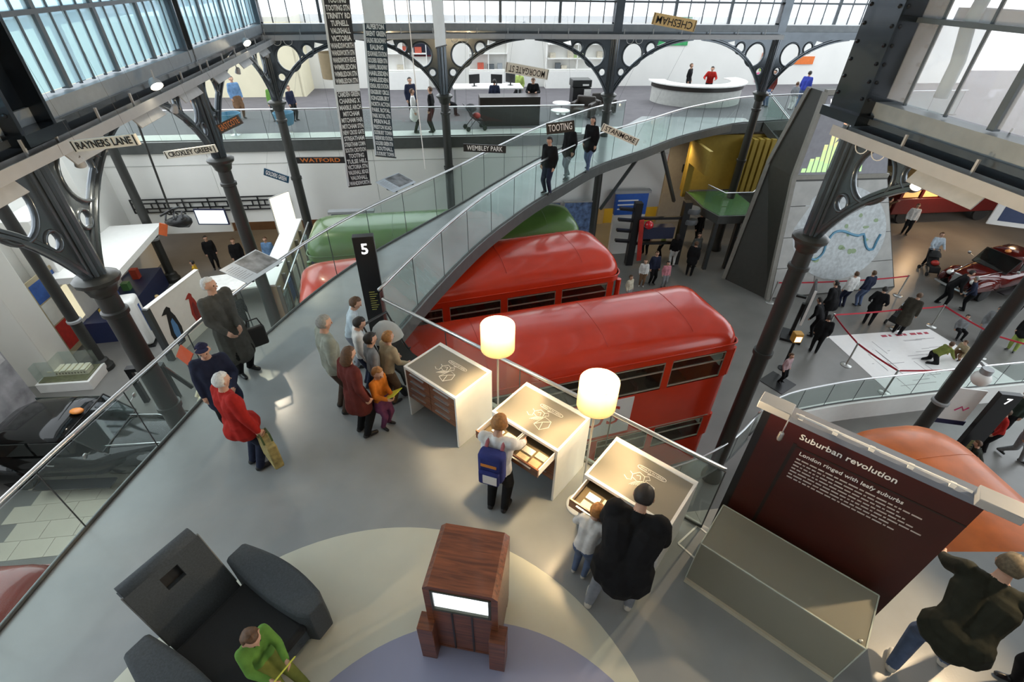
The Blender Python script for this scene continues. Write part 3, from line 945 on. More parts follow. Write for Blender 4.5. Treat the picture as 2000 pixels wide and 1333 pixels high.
def sketch_mesh():
    """white line print: a parcel-like box with a loose scribble above it and a caption bubble"""
    m = MB()
    def ln(pts, r=0.0045):
        m.tube([(x, y, 0) for x, y in pts], r, 5)
    ln([(0.02, -0.16), (0.13, -0.20), (0.20, -0.10), (0.17, 0.0), (0.06, 0.02), (0.02, -0.16)])
    ln([(0.02, -0.16), (0.09, -0.07), (0.17, 0.0)]); ln([(0.09, -0.07), (0.13, -0.20)])
    for k in range(5):
        ln([(-0.07 + 0.02 * k, -0.13 + 0.01 * k), (-0.03 + 0.02 * k, -0.05 + 0.012 * k)], 0.0035)
    ln([(-0.17, -0.05), (-0.12, -0.08), (-0.08, -0.06), (-0.10, 0.02), (-0.14, 0.04)])
    ln([(-0.10, 0.02), (-0.05, 0.09), (0.02, 0.07), (0.04, 0.0), (-0.02, -0.04), (-0.08, -0.02)])
    ln([(-0.06, 0.03), (-0.02, 0.05), (0.0, 0.0)]); ln([(0.02, 0.07), (0.06, 0.10), (0.09, 0.06), (0.05, 0.03)])
    b = [(0.02 + 0.15 * c, 0.15 + 0.0) for c in (-1, 1)]
    pts = [(0.06 + 0.17 * math.copysign(abs(math.cos(a)) ** 0.4, math.cos(a)), 0.165 + 0.028 * math.copysign(abs(math.sin(a)) ** 0.8, math.sin(a))) for a in [2 * PI * k / 28 for k in range(29)]]
    ln(pts, 0.004)
    ln([(0.04, 0.135), (0.03, 0.115), (0.07, 0.135)], 0.004)
    return m.mesh('line_print', SKETCH)
SKM = sketch_mesh()
BUB = text_mesh("WHAT'S IN HERE?", 0.036, 0.001, 'CENTER', SKETCH)
KRZ = math.atan2(-0.64, 0.80)

def kiosk(fl, label, open_drawer=None, W=1.02, D=0.72, H=0.95):
    """fl = floor position of the front left corner; local x along the front, y to the back"""
    t = thing('drawer_kiosk', label, 'display cabinet', (fl[0], fl[1], 0), KRZ, 'drawer kiosks along the railing')
    for x in (0, W - 0.03):
        B(x, x + 0.03, 0, D, 0, H - 0.03).build('side_panel', GLOSSW, t, bevel=0.004)
    B(0.03, W - 0.03, D - 0.03, D, 0.0, H - 0.03).build('back_panel', GLOSSW, t)
    # top: white frame round a taupe inset
    top = MB().box(0, W, 0, 0.035, H - 0.03, H + 0.012).box(0, W, D - 0.06, D, H - 0.03, H + 0.012).box(0, 0.03, 0.035, D - 0.06, H - 0.03, H + 0.012).box(W - 0.03, W, 0.035, D - 0.06, H - 0.03, H + 0.012)
    top.build('top_frame', GLOSSW, t)
    ins = B(0.03, W - 0.03, 0.035, D - 0.06, H - 0.03, H).build('top_inset', TOPG, t)
    inst('line_print', SKM, ins, (W * 0.5, D * 0.47, H + 0.003), rot=(0, 0, 0))
    inst('lettering', BUB, ins, (W * 0.5 + 0.06, D * 0.47 + 0.165, H + 0.002))
    B(0.03, W - 0.03, 0.06, D - 0.04, 0.36, 0.40).build('cabinet_floor', WALNUT, t)
    # drawers: a fixed fascia and four shallow drawers in two columns
    z = 0.40
    for r in range(4):
        for c in range(2):
            x0 = 0.03 + c * (W - 0.06) / 2
            x1 = x0 + (W - 0.06) / 2
            op = open_drawer and (r == 3) and (c in open_drawer)
            dy = -0.34 if op else 0.0
            z0, z1 = z + r * 0.13, z + r * 0.13 + 0.126
            d = thing('drawer', None, None)
            d.parent = t
            B(x0 + 0.004, x1 - 0.004, dy + 0.0, dy + 0.02, z0, z1).build('drawer_front', WALNUT, d)
            MB().bar((x0 + 0.1, dy - 0.012, z0 + 0.1), (x1 - 0.1, dy - 0.012, z0 + 0.1), 0.02, 0.012).build('pull', CHROME, d)
            if op:
                for q in (x0 + 0.006, x1 - 0.018):
                    B(q, q + 0.012, dy + 0.02, 0.4, z0 + 0.01, z1 - 0.005).build('drawer_side', GLOSSW, d)
                B(x0 + 0.018, x1 - 0.018, dy + 0.02, 0.4, z0 + 0.01, z0 + 0.03).build('drawer_bottom', mat('drawer_baize', (0.10, 0.075, 0.04), 0.8), d)
                for ci, (cx, cy, w, h, mm) in enumerate([(0.1, 0.06, 0.15, 0.09, 'card_cream'), (0.1, 0.18, 0.15, 0.09, 'card_white'), (0.28, 0.05, 0.13, 0.12, 'card_red'), (0.28, 0.2, 0.14, 0.09, 'card_cream')]):
                    colr = {'card_cream': (0.7, 0.6, 0.38), 'card_white': (0.8, 0.78, 0.7), 'card_red': (0.62, 0.28, 0.16)}[mm]
                    B(x0 + cx, x0 + cx + w, dy + cy, dy + cy + h, z0 + 0.03, z0 + 0.045).build('display_card', mat(mm, colr, 0.6, var=0.12, scale=20), d)
    return t
kiosk((-1.52, 5.22), 'white and walnut drawer kiosk with closed drawers, leftmost of three')
kiosk((-0.24, 4.37), 'white and walnut drawer kiosk with its top drawers pulled out', (0, 1))
kiosk((0.83, 3.42), 'white and walnut drawer kiosk half hidden by the person in black', (0,))

def floor_lamp(p, label, h=2.12):
    t = thing('floor_lamp', label, 'lamp', (p[0], p[1], 0), 0, 'white drum floor lamps')
    MB().lathe([(0.17, 0), (0.17, 0.015), (0.16, 0.025), (0.03, 0.035), (0.016, 0.05)], 28).build('base', GLOSSW, t, True)
    MB().lathe([(0.012, 0.03), (0.012, h - 0.2)], 10).build('pole', CHROME, t, True)
    sh = glass('lamp_shade_fabric', (0.30, 0.22, 0.13), 0.82, (0.36, 0.33, 0.27), 1.05, 0.5)
    r = 0.205
    s = MB().lathe([(r, h - 0.34), (r, h), (r - 0.006, h), (r - 0.006, h - 0.34)], 32, cap=False)
    n = len(s.v) // 4
    o = s.build('lamp_shade', sh, t, True)
    MB().ball((0, 0, h - 0.12), 0.07, 12, 8).build('bulb', mat('warm_bulb', (1, 0.75, 0.4), 0.5, emit=160, ecol=(1, 0.72, 0.36), var=0), t, 'all')
    MB().tube([(-r + 0.005, 0, h - 0.03), (r - 0.005, 0, h - 0.03)], 0.005, 5).tube([(0, -r + 0.005, h - 0.03), (0, r - 0.005, h - 0.03)], 0.005, 5).build('shade_spider', CHROME, t)
    ld = bpy.data.lights.new('lamp_light', 'POINT')
    ld.energy = 520
    ld.color = (1.0, 0.72, 0.40)
    ld.shadow_soft_size = 0.07
    lo = bpy.data.objects.new('lamp_light', ld)
    COL.objects.link(lo)
    lo.parent = t
    lo.location = (0, 0, h - 0.02)
    return t
floor_lamp((-0.17, 4.62), 'white drum floor lamp between the first two kiosks')
floor_lamp((0.895, 3.68), 'white drum floor lamp between the second and third kiosks')

def television():
    rz = math.atan2(-0.11, 0.70)
    t = thing('television_cabinet', 'dark walnut cabinet television with lit screen on the floor discs', 'television', (-0.36, 2.27, 0), rz)
    W, D, H = 0.66, 0.60, 1.25
    ch = 0.05
    poly = [(-W / 2 + ch, -D / 2), (W / 2 - ch, -D / 2), (W / 2, -D / 2 + ch), (W / 2, D / 2 - ch), (W / 2 - ch, D / 2), (-W / 2 + ch, D / 2), (-W / 2, D / 2 - ch), (-W / 2, -D / 2 + ch)]
    # walls with a recessed screen opening in front
    m = MB()
    m.box(-W / 2, -W / 2 + 0.02, -D / 2 + 0.02, D / 2, 0.06, H - ch).box(W / 2 - 0.02, W / 2, -D / 2 + 0.02, D / 2, 0.06, H - ch).box(-W / 2, W / 2, D / 2 - 0.02, D / 2, 0.06, H - ch)
    m.build('cabinet_side', WALNUT_R, t)
    # chamfered top
    tp = [[(-W / 2, -D / 2, H - ch), (W / 2, -D / 2, H - ch), (W / 2, D / 2, H - ch), (-W / 2, D / 2, H - ch)], [(-W / 2 + ch, -D / 2, H), (W / 2 - ch, -D / 2, H), (W / 2 - ch, D / 2, H), (-W / 2 + ch, D / 2, H)]]
    MB().loft(tp).build('cabinet_top', WALNUT_R, t)
    # front frame round the screen
    sx, z0, z1 = 0.27, 0.84, 1.19
    f = MB().box(-W / 2, -sx, -D / 2, -D / 2 + 0.03, 0.06, H - ch).box(sx, W / 2, -D / 2, -D / 2 + 0.03, 0.06, H - ch).box(-sx, sx, -D / 2, -D / 2 + 0.03, z1, H - ch)
    f.build('front_frame', WALNUT_R, t)
    scr = mat('lit_screen', (0.8, 0.86, 0.9), 0.3, emit=0, var=0)
    nt = scr.node_tree
    b = nt.nodes['Principled BSDF']
    nz = nt.nodes.new('ShaderNodeTexNoise'); nz.inputs['Scale'].default_value = 14; nz.inputs['Detail'].default_value = 6
    rp = nt.nodes.new('ShaderNodeValToRGB'); rp.color_ramp.elements[0].position = 0.38; rp.color_ramp.elements[1].position = 0.55
    rp.color_ramp.elements[0].color = (0.55, 0.62, 0.66, 1); rp.color_ramp.elements[1].color = (0.95, 1, 1, 1)
    nt.links.new(nz.outputs['Fac'], rp.inputs['Fac']); nt.links.new(rp.outputs['Color'], b.inputs['Emission Color'])
    b.inputs['Emission Strength'].default_value = 1.3
    rings = []
    for k in range(7):
        a = -1 + 2 * k / 6
        rings.append([((-sx + 0.02) + (2 * sx - 0.04) * j / 6, -D / 2 + 0.02 - 0.028 * (1 - a * a) * (1 - (2 * j / 6 - 1) ** 2) , z0 + 0.02 + (z1 - z0 - 0.04) * k / 6) for j in range(7)])
    MB().loft(rings, closed=False, cap0=False, cap1=False).build('screen', scr, t, 'all')
    bz = MB().box(-sx, sx, -D / 2 - 0.008, -D / 2 + 0.02, z0 - 0.01, z0 + 0.025).box(-sx, sx, -D / 2 - 0.008, -D / 2 + 0.02, z1 - 0.025, z1).box(-sx, -sx + 0.025, -D / 2 - 0.008, -D / 2 + 0.02, z0, z1).box(sx - 0.025, sx, -D / 2 - 0.008, -D / 2 + 0.02, z0, z1)
    bz.build('screen_bezel', mat('olive_black_bezel', (0.04, 0.045, 0.03), 0.3), t, bevel=0.006)
    # lower front: three panels divided by dark strips
    for x0, x1 in ((-sx, -0.1), (-0.085, 0.085), (0.1, sx)):
        B(x0, x1, -D / 2 + 0.005, -D / 2 + 0.03, 0.1, z0 - 0.012).build('front_panel', WALNUT_R, t)
    for x in (-0.0925, 0.0925):
        B(x - 0.008, x + 0.008, -D / 2 - 0.004, -D / 2 + 0.03, 0.08, z0 - 0.012).build('grille_strip', BLACK, t)
    B(-sx, sx, -D / 2 + 0.002, -D / 2 + 0.03, 0.06, 0.1).build('plinth', WALNUT_R, t)
    for s in (-1, 1):
        B(s * 0.335 - 0.075, s * 0.335 + 0.075, -D / 2 - 0.10, -D / 2 + 0.06, 0, 0.62).build('front_fin', WALNUT_R, t, bevel=0.006)
    for s in (-1, 1):
        B(s * 0.30 - 0.03, s * 0.30 + 0.03, D / 2 - 0.1, D / 2 - 0.02, 0, 0.06).build('foot', WALNUT_R, t)
television()

def armchair():
    t = thing('armchair', 'large charcoal felt armchair with a dark square headrest recess', 'armchair', (-2.62, 1.98, 0), face(0.88, -0.475))
    FELT = mat('charcoal_felt', (0.050, 0.060, 0.068), 0.85, var=0.18, scale=60, bump=0.15, bscale=200)
    DARKF = mat('black_seat_felt', (0.012, 0.013, 0.014), 0.9, var=0.1, scale=60)
    # local: +y is the way the sitter faces
    def slab(x0, x1, prof, name, m, n_bulge=0.0):
        # prof = closed outline in (y, z); extruded along x with soft ends
        rings = []
        for x, k in ((x0, 0.93), (x0 + 0.02, 0.985), (x0 + 0.05, 1), (x1 - 0.05, 1), (x1 - 0.02, 0.985), (x1, 0.93)):
            cy = sum(p[0] for p in prof) / len(prof); cz = sum(p[1] for p in prof) / len(prof)
            rings.append([(x, cy + (p[0] - cy) * k, cz + (p[1] - cz) * k) for p in prof])
        return MB().loft(rings).build(name, m, t, True)
    def arc(cy, cz, ry, rz_, a0, a1, n):
        return [(cy + ry * math.cos(a0 + (a1 - a0) * k / n), cz + rz_ * math.sin(a0 + (a1 - a0) * k / n)) for k in range(n + 1)]
    # arms: long rounded planks, wider towards the front
    for s in (-1, 1):
        rings = []
        for k in range(11):
            a = k / 10
            y = -0.48 + 1.13 * a
            hw = 0.10 + 0.075 * math.sin(PI * min(1, a * 0.85 + 0.05)) if a < 0.97 else 0.09
            cx = s * (0.50 + 0.02 * math.sin(PI * a))
            zt = 0.63 - 0.05 * a
            zb = 0.06 + 0.02 * a
            rings.append([(cx - hw, y, zb), (cx + hw, y, zb), (cx + hw, y, zt - 0.03), (cx + hw - 0.03, y, zt), (cx - hw + 0.03, y, zt), (cx - hw, y, zt - 0.03)])
        MB().loft(rings).build('armrest', FELT, t, True, bevel=0.012)
    B(-0.40, 0.40, -0.34, 0.56, 0.08, 0.30).build('seat_base', FELT, t, bevel=0.03)
    B(-0.385, 0.385, -0.28, 0.60, 0.30, 0.42).build('seat_cushion', DARKF, t, bevel=0.04)
    # tilted backrest with a real square recess made from four blocks round it
    bk = thing('backrest', None, None)
    bk.parent = t
    bk.location = (0, -0.38, 0.36)
    bk.rotation_euler = (R_(20), 0, 0)
    hw, hh, th = 0.345, 0.70, 0.17
    rx, r0, r1 = 0.085, 0.46, 0.61
    rings = []
    MB().box(-hw, -rx, -th, 0, -0.16, hh).box(rx, hw, -th, 0, -0.16, hh).box(-rx, rx, -th, 0, -0.16, r0).box(-rx, rx, -th, 0, r1, hh).build('back_cushion', FELT, bk)
    MB().tube([(-hw + 0.01, -th / 2, hh), (hw - 0.01, -th / 2, hh)], th / 2, 12).build('back_top_roll', FELT, bk, 'all')
    B(-rx, rx, -th + 0.005, -0.07, r0, r1).build('headrest_recess', BLACKM, bk)
    MB().tube([(-hw, -0.02, 0.0), (-hw - 0.004, -0.02, hh), (hw + 0.004, -0.02, hh), (hw, -0.02, 0.0)], 0.014, 6).build('piping', mat('grey_piping', (0.16, 0.17, 0.17), 0.7), bk, True)
    for sx in (-0.4, 0.4):
        for sy in (-0.3, 0.5):
            MB().lathe([(0.025, 0), (0.03, 0.1)], 10, (sx, sy, 0)).build('leg', BLACK, t, True)
armchair()

def text_panel():
    rz = math.atan2(-1.05, 1.29)
    t = thing('text_panel', 'tall dark red text panel headed Suburban revolution', 'display panel', (2.40, 3.31, 0), rz)
    L, H = 1.66, 2.2
    MAR = mat('maroon_graphic', (0.050, 0.007, 0.005), 0.35, var=0.15, scale=2.5)
    B(0, L, -0.0, 0.09, 0.02, H - 0.06).build('panel_core', BLACK, t)
    # printed face with dark wide strip and thin lines
    face_ = B(0.07, L, -0.012, 0.0, 0.1, H - 0.06).build('graphic_face', MAR, t)
    B(0.34, 0.37, -0.016, -0.012, 0.1, 1.92).build('dark_stripe', mat('print_black', (0.015, 0.01, 0.008), 0.5), face_)
    B(0.37, L, -0.0155, -0.012, 1.885, 1.90).build('dark_stripe', mat('print_black', (0.015, 0.01, 0.008), 0.5), face_)
    rail = B(-0.02, L + 0.02, -0.03, 0.13, H - 0.06, H).build('top_rail', mat('blue_grey_rail', (0.16, 0.19, 0.25), 0.4), t)
    MB().tube([(0.25, 0.0, H + 0.03), (L - 0.12, 0.0, H + 0.03)], 0.012, 6).build('cable_conduit', GLOSSW, rail)
    for k in range(5):
        B(-0.02, 0.02, -0.02, 0.02, 0, 0.035).build('cable_clip', GLOSSW, rail, loc=(0.3 + k * 0.28, 0, H))
    for x in (-0.06, L - 0.1):
        B(x, x + 0.28, -0.11, 0.06, H + 0.005, H + 0.085).build('lamp_bracket', TRAYG, t, bevel=0.006)
    MB().lathe([(0.012, 0.1), (0.022, 0.09), (0.024, 0.02), (0.018, 0.0)], 12, (0.22, -0.16, H - 0.2)).tube([(0.22, -0.1, H + 0.02), (0.22, -0.15, H - 0.02), (0.22, -0.16, H - 0.1)], 0.006, 6).build('pendant_lamp', CHROME, t, True)
    lt = lambda s, size, x, z, m=LETW, w=None, **k: inst('lettering', text_mesh(s, size, 0.0012, 'LEFT', m, **k), face_, (x, -0.0145, z), rot=(PI / 2, 0, 0))
    PALE = mat('pale_print', (0.62, 0.55, 0.50), 0.6, var=0)
    lt('Suburban revolution', 0.094, 0.36, 2.02, bold=0.0012)
    lt('London ringed with leafy suburbs', 0.062, 0.42, 1.83, bold=0.0006)
    # small body copy, too fine to read: one printed bar per word
    random.seed(21)
    for i in range(7):
        x, z = 0.42, 1.755 - i * 0.043
        end = 1.42 - 0.05 * ((i * 3) % 4)
        while x < end:
            w = random.choice((0.02, 0.035, 0.05, 0.06, 0.075))
            B(x, x + w, -0.0145, -0.012, z - 0.007, z + 0.007).build('print_word', PALE, face_)
            x += w + 0.012
    return t
text_panel()

def glass_plinth():
    rz = math.atan2(-0.96, 1.15)
    t = thing('glass_display_case', 'frosted glass display case standing before the red text panel', 'display case', (1.98, 2.75, 0), rz)
    L, D, H = 1.50, 0.60, 0.74
    FR = glass('frosted_case_glass', (0.55, 0.56, 0.48), 0.72, (0.62, 0.60, 0.50), 1.4, 0.2)
    ED = mat('glass_edge', (0.55, 0.60, 0.52), 0.2, var=0.03)
    B(0, L, 0, D, 0.0, 0.05).build('base', mat('beige_plinth', (0.55, 0.50, 0.38), 0.5), t)
    B(0.01, L - 0.01, 0.0, 0.012, 0.05, H).build('front_pane', FR, t)
    B(0.01, L - 0.01, 0.012, D, H - 0.012, H).build('top_pane', FR, t)
    B(0.0, 0.012, 0.012, D, 0.05, H - 0.012).build('side_pane', FR, t)
    B(L - 0.012, L, 0.012, D, 0.05, H - 0.012).build('side_pane', FR, t)
    e = MB()
    q = [(0, 0, H), (L, 0, H), (L, D, H), (0, D, H)]
    for a, b in zip(q, q[1:] + q[:1]):
        e.bar(a, b, 0.012, 0.012)
    e.bar((0, 0, 0.05), (0, 0, H), 0.01, 0.01).bar((L, 0, 0.05), (L, 0, H), 0.01, 0.01)
    e.build('pane_edging', ED, t)
    B(0.0, L, -0.03, 0.0, 0.0, 0.06).build('kick_board', mat('beige_plinth', (0.55, 0.50, 0.38), 0.5), t)
    MB().ball((L - 0.05, 0.04, H + 0.005), 0.018, 8, 6).build('lock_stud', FRAMEC, t)
glass_plinth()

# --- numbered totems
def totem(p, rz, num, label, z=0.0, h=1.95, w=0.34):
    t = thing('information_totem', label, 'sign', (p[0], p[1], z), rz, 'black numbered totems')
    B(-w / 2, w / 2, -0.07, 0.07, 0, h).build('body', BLACK, t, bevel=0.006)
    inst('lettering', text_mesh(num, 0.26, 0.003, 'CENTER', mat('lit_numeral', (1, 1, 1), 0.5, emit=1.2, var=0), bold=0.004), t, (0, -0.073, h - 0.22), rot=(PI / 2, 0, 0))
    yl = mat('olive_print', (0.45, 0.42, 0.10), 0.6, var=0)
    for i in range(9):
        B(-0.06, 0.02 + 0.07 * ((i * 37) % 5) / 5, -0.0725, -0.07, 0, 0.012).build('print_line', yl, t, loc=(0.0, 0, 0.55 + i * 0.045))
    return t
totem((-2.46, 7.32), R_(12), '5', 'tall black totem with a white 5 on the bridge')
totem((12.6, 9.1), R_(-8), '7', 'tall black totem with a white 7 on the lower floor', GZ, 2.6, 0.5)

# --- inclined reading boards clamped to the left handrail
def reading_board(p, rz, label):
    t = thing('reading_board', label, 'information board', (p[0], p[1], 1.12), rz, 'reading boards on the bridge rail')
    tl = R_(14)
    m = B(-0.42, 0.42, -0.02, 0.56, 0.0, 0.012)
    m.xf(Matrix.Rotation(tl, 4, 'X'))
    m.build('board', mat('pale_blue_board', (0.50, 0.56, 0.62), 0.35, var=0.03), t)
    m = B(-0.12, 0.40, 0.06, 0.53, 0.012, 0.015).xf(Matrix.Rotation(tl, 4, 'X'))
    ph = mat('archive_photo', (0.16, 0.17, 0.18), 0.5, var=0.75, scale=5)
    m.build('photograph', ph, t)
    for i in range(9):
        mm = B(-0.38, -0.16 - 0.03 * (i % 3), 0.1 + 0.045 * i, 0.108 + 0.045 * i, 0.012, 0.014).xf(Matrix.Rotation(tl, 4, 'X'))
        mm.build('print_line', mat('grey_print', (0.25, 0.27, 0.3), 0.6, var=0), t)
    for x in (-0.3, 0.3):
        B(x - 0.02, x + 0.02, -0.02, 0.3, -0.03, 0.004).build('clamp', IRON_D, t)
reading_board((-4.37, 7.52), face(-0.94, 0.33), 'inclined reading board with a dark photograph near the man in the overcoat')
reading_board((-2.72, 11.85), face(-0.86, 0.5), 'inclined reading board with a photograph further up the bridge rail')
# ================================================================== HANGING BLINDS AND STATION SIGNS
def blind(p, rz, ztop, zbot, w, rows, label, blank=None, white_top=0.0, lean=0.0, cloth=None):
    """long cloth destination blind; rows are lettered one under another"""
    t = thing('destination_blind', label, 'banner', (p[0], p[1], zbot), rz, 'hanging destination blinds')
    H = ztop - zbot
    cl = cloth or mat('blind_black_cloth', (0.012, 0.018, 0.024), 0.7, var=0.15, scale=4)
    wh = mat('blind_white_cloth', (0.62, 0.70, 0.74), 0.7, var=0.05, scale=3)
    def wave(z):
        return 0.03 * math.sin(z * 1.7 + p[0])
    n = 24
    rings = []
    for k in range(n + 1):
        z = H * k / n
        y = wave(z)
        lx = lean * z / H
        rings.append([(-w / 2 + lx, y - 0.003, z), (w / 2 + lx, y - 0.003, z), (w / 2 + lx, y + 0.003, z), (-w / 2 + lx, y + 0.003, z)])
    MB().loft(rings).build('cloth', cl, t)
    mb = MB()
    rings = [[(-w / 2 - 0.05 + lean * H * k / n / H, wave(H * k / n) - 0.002, H * k / n), (-w / 2 + lean * H * k / n / H, wave(H * k / n) - 0.002, H * k / n), (-w / 2 + lean * H * k / n / H, wave(H * k / n) + 0.002, H * k / n), (-w / 2 - 0.05 + lean * H * k / n / H, wave(H * k / n) + 0.002, H * k / n)] for k in range(n + 1)]
    mb.loft(rings).build('white_selvedge', wh, t)
    if white_top:
        MB().box(-w / 2 + lean, w / 2 + lean, -0.003 + wave(H), 0.003 + wave(H), H, H + white_top).build('white_header', wh, t)
    MB().tube([(-w / 2 - 0.03, wave(0), 0), (w / 2 + 0.03, wave(0), 0)], 0.016, 8).build('bottom_batten', BLACK, t)
    rh = H / len(rows)
    for i, r in enumerate(rows):
        z = H - (i + 0.5) * rh
        lx = lean * z / H
        if r is None:
            B(-w / 2 + lx, w / 2 + lx, wave(z) - 0.008, wave(z) - 0.004, z - rh * 0.55, z + rh * 0.55).build('blank_row', wh, t)
            continue
        if not r:
            continue
        me = text_mesh(r, rh * 1.0, 0.001, 'CENTER', mat('blind_lettering', (0.60, 0.66, 0.68), 0.6, var=0), width=min(w * 0.93, max(w * 0.62, 0.055 * len(r))), bold=0.005)
        inst('lettering', me, t, (lx, wave(z) - 0.007, z), rot=(PI / 2, 0, 0))
    return t
rowsB = ['ALPERTON', 'BRENT GREEN', 'EALING BROADWAY', 'EALING', 'EDGWARE STATION', 'GOLDERS GREEN STN', 'HANWELL BROADWAY', 'HARLESDEN', 'HARLESDEN', 'KENSAL RISE STATION', 'KINGSBURY CIRCLE', 'KINGSBURY', 'NORTH ACTON', 'PARK ROYAL', 'PARK ROYAL STN', 'PERIVALE', 'PRESTON ROAD', 'SUDBURY TOWN', 'GREENFORD STATION', 'GOLDERS GREEN STN', 'SOUTHALL', 'SUDBURY TOWN']
rowsA = ['TOOTING BDY', 'TOOTING BEC STN', 'TOOTING BROADWAY', 'TOOTING', 'TOOTING STN', 'TRINITY RD', 'TUFNELL', 'VAUXHALL', 'VICTORIA', 'WANDSWORTH', 'WANDSWORTH STN', 'WANDSWORTH BDGE', 'WIMBLEDON', 'WIMBLEDON STN', 'WIMBLEDON STN', None, 'CAMDEN GREEN', 'CHARING X', 'MARBLE ARCH', 'MITCHAM', 'MITCHAM FAIR', 'MITCHAM STN', 'NEW CROSS GATE', 'STREATHAM', 'STREATHAM COMN', 'SOUTH CROYDON', 'TOOTING', 'TULSE HILL', 'VICTORIA STN', 'VAUXHALL BDGE', 'VAUXHALL', 'WANDSWORTH']
blind((-4.18, 13.0), R_(22), 5.35, 0.72, 0.55, rowsA, 'long black destination blind ending near the reading board, left of two', lean=0.22)
blind((-3.38, 13.0), R_(-14), 4.43, 1.5, 0.52, rowsB, 'shorter navy destination blind starting with Alperton, right of two', white_top=2.2, lean=0.18, cloth=mat('blind_navy_cloth', (0.010, 0.028, 0.042), 0.7, var=0.15, scale=4))
blind((-1.72, 12.6), R_(72), 6.4, 4.05, 0.5, [''], 'pale folded blind seen almost edge on at the top', cloth=mat('blind_white_cloth', (0.62, 0.70, 0.74), 0.7))
t = thing('hanging_rope', 'thin white rope hanging beside the destination blinds', 'rope')
MB().tube([(-2.45, 13.0, 7), (-2.42, 13.0, 3.0), (-2.38, 13.0, 1.2)], 0.012, 6).build('rope', LETW, t)

def sign(a, b, h, txt, label, board, letter, flip=False, twist=0.0, frame=True, wires=True):
    a, b = Vector(a), Vector(b)
    L = (b - a).length
    d = b - a
    t = thing('station_sign', label, 'sign', (a + b) / 2, 0, 'hanging station name signs')
    t.rotation_euler = (0, -math.asin(d.z / L), math.atan2(d.y, d.x) + twist)
    B(-L / 2, L / 2, -0.02, 0.02, -h / 2, h / 2).build('board', board, t)
    me = text_mesh(txt, h * 0.9, 0.002, 'CENTER', letter, width=L * 0.84, bold=0.002)
    inst('lettering', me, t, (0, -0.024, 0), rot=((PI / 2, PI, 0) if flip else (PI / 2, 0, 0)))
    if frame:
        for s in (-1, 1):
            B(s * (L / 2 - 0.025) - 0.008, s * (L / 2 - 0.025) + 0.008, -0.024, 0.022, -h * 0.46, h * 0.46).build('end_bar', letter, t)
    if wires:
        for s in (-1, 1):
            MB().tube([(s * L * 0.42, 0, h / 2), (s * L * 0.42, 0, h / 2 + 4.0)], 0.0018, 4).build('wire', IRON_D, t)
    return t
SW = mat('sign_white', (0.70, 0.69, 0.62), 0.5, var=0.05)
SBK = mat('sign_black', (0.012, 0.012, 0.012), 0.4)
SBR = mat('sign_brown', (0.05, 0.03, 0.015), 0.5)
OR = mat('orange_lettering', (0.55, 0.17, 0.03), 0.5, var=0)
GOLD = mat('sign_gold', (0.62, 0.47, 0.22), 0.5)
sign((-5.48, 6.2, 3.60), (-4.63, 6.2, 3.70), 0.13, 'RAYNERS LANE', 'white hanging sign reading Rayners Lane', SW, LETB)
sign((-6.34, 9.0, 2.66), (-5.37, 9.0, 2.80), 0.13, 'CROXLEY GREEN', 'white hanging sign reading Croxley Green', SW, LETB)
sign((-5.38, 12.2, 1.62), (-4.2, 12.2, 1.65), 0.15, 'WATFORD', 'black hanging sign with orange Watford lettering', SBK, OR, frame=False)
sign((-7.2, 14.0, 0.73), (-6.55, 14.0, 0.50), 0.2, 'GOLDERS GREEN', 'blue hanging sign reading Golders Green', mat('sign_blue', (0.01, 0.06, 0.11), 0.4), LETW, frame=False)
sign((-1.44, 14.0, 1.49), (-0.26, 14.0, 1.46), 0.2, 'WEMBLEY PARK', 'black hanging sign reading Wembley Park', SBK, LETW, frame=False)
sign((0.82, 13.8, 2.06), (1.56, 13.8, 2.16), 0.28, 'TOOTING', 'black hanging sign with tilted Tooting lettering', SBK, LETW, frame=False)
sign((2.08, 12.5, 2.45), (3.0, 12.5, 2.10), 0.17, 'STANMORE', 'white hanging sign reading Stanmore', SW, LETB)
sign((-0.32, 16.0, 3.20), (0.92, 16.0, 3.02), 0.27, 'MOORGATE ST', 'white hanging sign reading Moorgate upside down', SW, LETB, flip=True)
sign((3.47, 15.0, 4.50), (4.60, 15.0, 4.34), 0.26, 'CHESHAM', 'gold hanging sign reading Chesham upside down', GOLD, LETB, flip=True)
sign((-6.95, 12.0, 2.36), (-6.36, 12.0, 2.60), 0.2, 'EASTCOTE', 'small brown hanging sign with orange lettering', SBR, OR, frame=False)

# lamps on trays
spot((-6.25, 9.36, 3.72), (-3.5, 7.5, 0), 'bright floodlight on the left tray near the Rayners Lane sign', 160, size=0.11)
spot((-7.45, 15.6, 3.72), (-4, 13, 0), 'bright floodlight further along the left tray', 70, size=0.11)
spot((6.0, 6.3, 3.72), (8.0, 7.5, GZ), 'bright floodlight on the right tray', 90, size=0.12)
spot((0.22, 21.2, 3.85), (-1, 17, 0), 'floodlight on the far beam above the office desk', 50)
spot((7.4, 21.9, 3.85), (5, 17, 0), 'floodlight on the far beam beside the Chesham sign', 50)
spot((-6.12, 6.9, 3.14), (-9, 9, GZ), 'small spotlight under the left tray by the Rayners Lane sign', 60)
spot((-6.66, 10.2, 3.14), (-12, 12, GZ), 'small spotlight under the left tray at mid beam', 80)
spot((-7.44, 14.6, 3.14), (-11, 16, GZ), 'small spotlight under the left tray near the corner', 80)
spot((-8.0, 17.8, 3.14), (-12, 18.8, -2.5), 'small spotlight under the tray at the far left corner', 40)

spot((6.03, 2.6, 3.14), (2.1, 1.5, 0), 'small spotlight at the near end of the right tray aimed at the glass case', 420, col=(1, 0.74, 0.45))
spot((5.45, 6.6, 3.14), (1.2, 3.2, 0), 'small spotlight under the right tray aimed at the kiosks', 420, col=(1, 0.74, 0.45))

